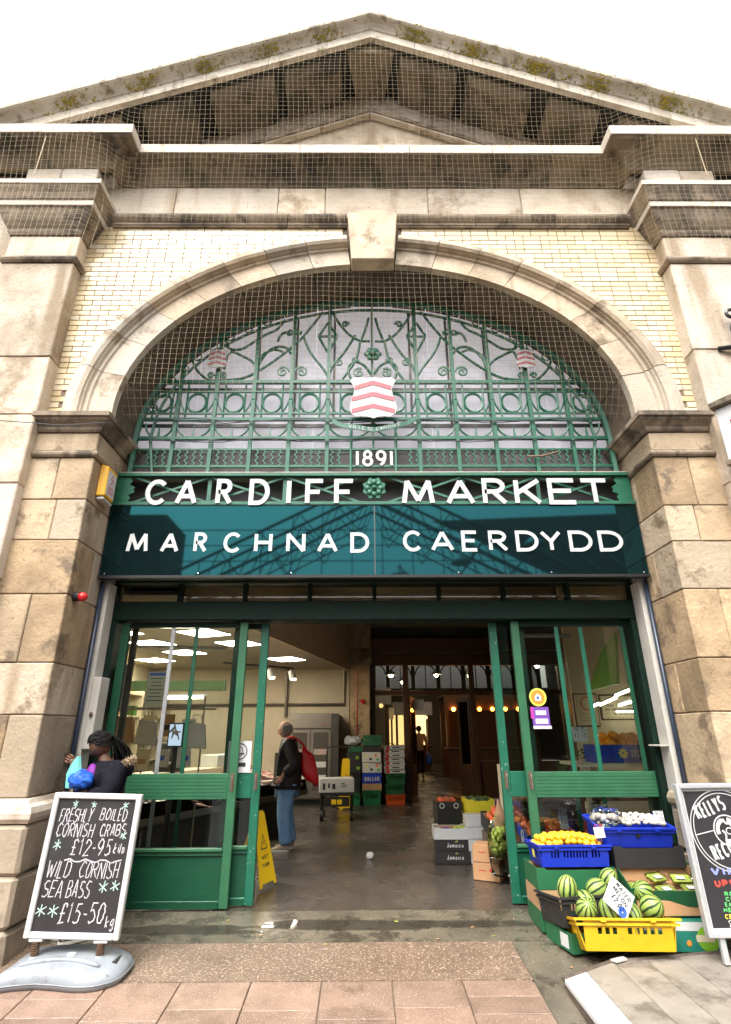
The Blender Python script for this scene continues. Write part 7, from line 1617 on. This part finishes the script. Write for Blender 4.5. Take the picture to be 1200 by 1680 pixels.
bb.v = [tuple(Vector(p)*(1+.20*abs(math.sin(4*math.atan2(p[2], p[0])+p[1]*30))-.16*abs(math.sin(p[0]*38+p[2]*22+2))+.12*math.sin(p[1]*45-p[0]*30)+r5.uniform(-.015, .015))) for p in bb.v]; c_ = W(134, 1281, 5.38); bb.move(lambda p: p+c_)
tag(bb.build('carrier_bag', 'bag_blue', smooth=True), 'scrunched blue carrier bag in the hands of the woman behind the chalkboard', 'bag')
pts = [W(106, 1294, 5.40), W(130, 1294, 5.40), W(127, 1240, 5.40), W(117, 1252, 5.40), W(108, 1270, 5.40)]
tag(MB().prism(pts, (.02, .03, 0)).build('mint_folder', 'bag_mint', None, .004), 'mint green folded bag held by the woman behind the chalkboard', 'bag')

# ---- shopper in the hall
g = Fig(2.12, 22.0, 80); PS = thing('person', 'shopper in brown top and dark trousers walking away with blue bags', 'person', tuple(g.o))
J = {'pel': (g(0, 0, .92), .12), 'wai': (g(0, 0, 1.07), .115), 'che': (g(0, 0, 1.28), .14), 'nek': (g(.01, 0, 1.46), .06), 'hd': (g(.02, 0, 1.52), .055), 'sL': (g(0, .18, 1.40), .07), 'eL': (g(0, .27, 1.12), .055), 'wL': (g(.03, .28, .88), .04), 'sR': (g(0, -.18, 1.40), .07), 'eR': (g(0, -.27, 1.12), .055), 'wR': (g(.03, -.28, .88), .04),
     'hL': (g(0, .09, .85), .09), 'kL': (g(.05, .10, .46), .06), 'aL': (g(.06, .10, .09), .045), 'hR': (g(0, -.09, .85), .09), 'kR': (g(-.02, -.10, .46), .06), 'aR': (g(-.14, -.10, .12), .045)}
mb = skin(J, Ed, 'pel', 1); head_into(mb, g(.03, 0, 1.61), g.f, Vector((0, 0, 1))); hand_into(mb, J['wL'][0], Vector((0, 0, -1)), g.l); hand_into(mb, J['wR'][0], Vector((0, 0, -1)), -g.l); mb.build('body', 'skin_light', PS, smooth=True)
MB().ball(g(.015, 0, 1.635), (.105, .10, .11), 12, 8).build('hair', 'hair_black', PS, smooth=True)
skin({'pel': (g(0, 0, .90), .165), 'che': (g(0, 0, 1.28), .175), 'col': (g(0, 0, 1.45), .08), 'sL': (g(0, .19, 1.39), .09), 'eL': (g(0, .28, 1.12), .07), 'wL': (g(.02, .285, .93), .055), 'sR': (g(0, -.19, 1.39), .09), 'eR': (g(0, -.28, 1.12), .07), 'wR': (g(.02, -.285, .93), .055)}, [('pel', 'che'), ('che', 'col'), ('che', 'sL'), ('sL', 'eL'), ('eL', 'wL'), ('che', 'sR'), ('sR', 'eR'), ('eR', 'wR')], 'pel', 1).build('top', 'card_brown', PS, smooth=True)
skin({'pel': (g(0, 0, .9), .15), 'hL': (g(0, .09, .82), .11), 'kL': (g(.05, .1, .46), .08), 'aL': (g(.06, .1, .08), .065), 'hR': (g(0, -.09, .82), .11), 'kR': (g(-.02, -.1, .46), .08), 'aR': (g(-.14, -.1, .12), .065)}, [('pel', 'hL'), ('hL', 'kL'), ('kL', 'aL'), ('pel', 'hR'), ('hR', 'kR'), ('kR', 'aR')], 'pel', 1).build('trousers', 'coat_navy', PS, smooth=True)
shoe(g(.05, .1, 0), g.f, PS, 'plastic_black'); shoe(g(-.15, -.1, 0), g.f, PS, 'plastic_black')
for b, nm in ((.32, 'left'), (-.32, 'right')):
    mb = MB().lathe([(.02, .80), (.10, .66), (.13, .50), (.10, .42)], 10, tuple(g(.03, b, 0))); tag(mb.build('carrier_bag', 'bag_blue', smooth=True), f'blue carrier bag in the {nm} hand of the shopper in the hall', 'bag')
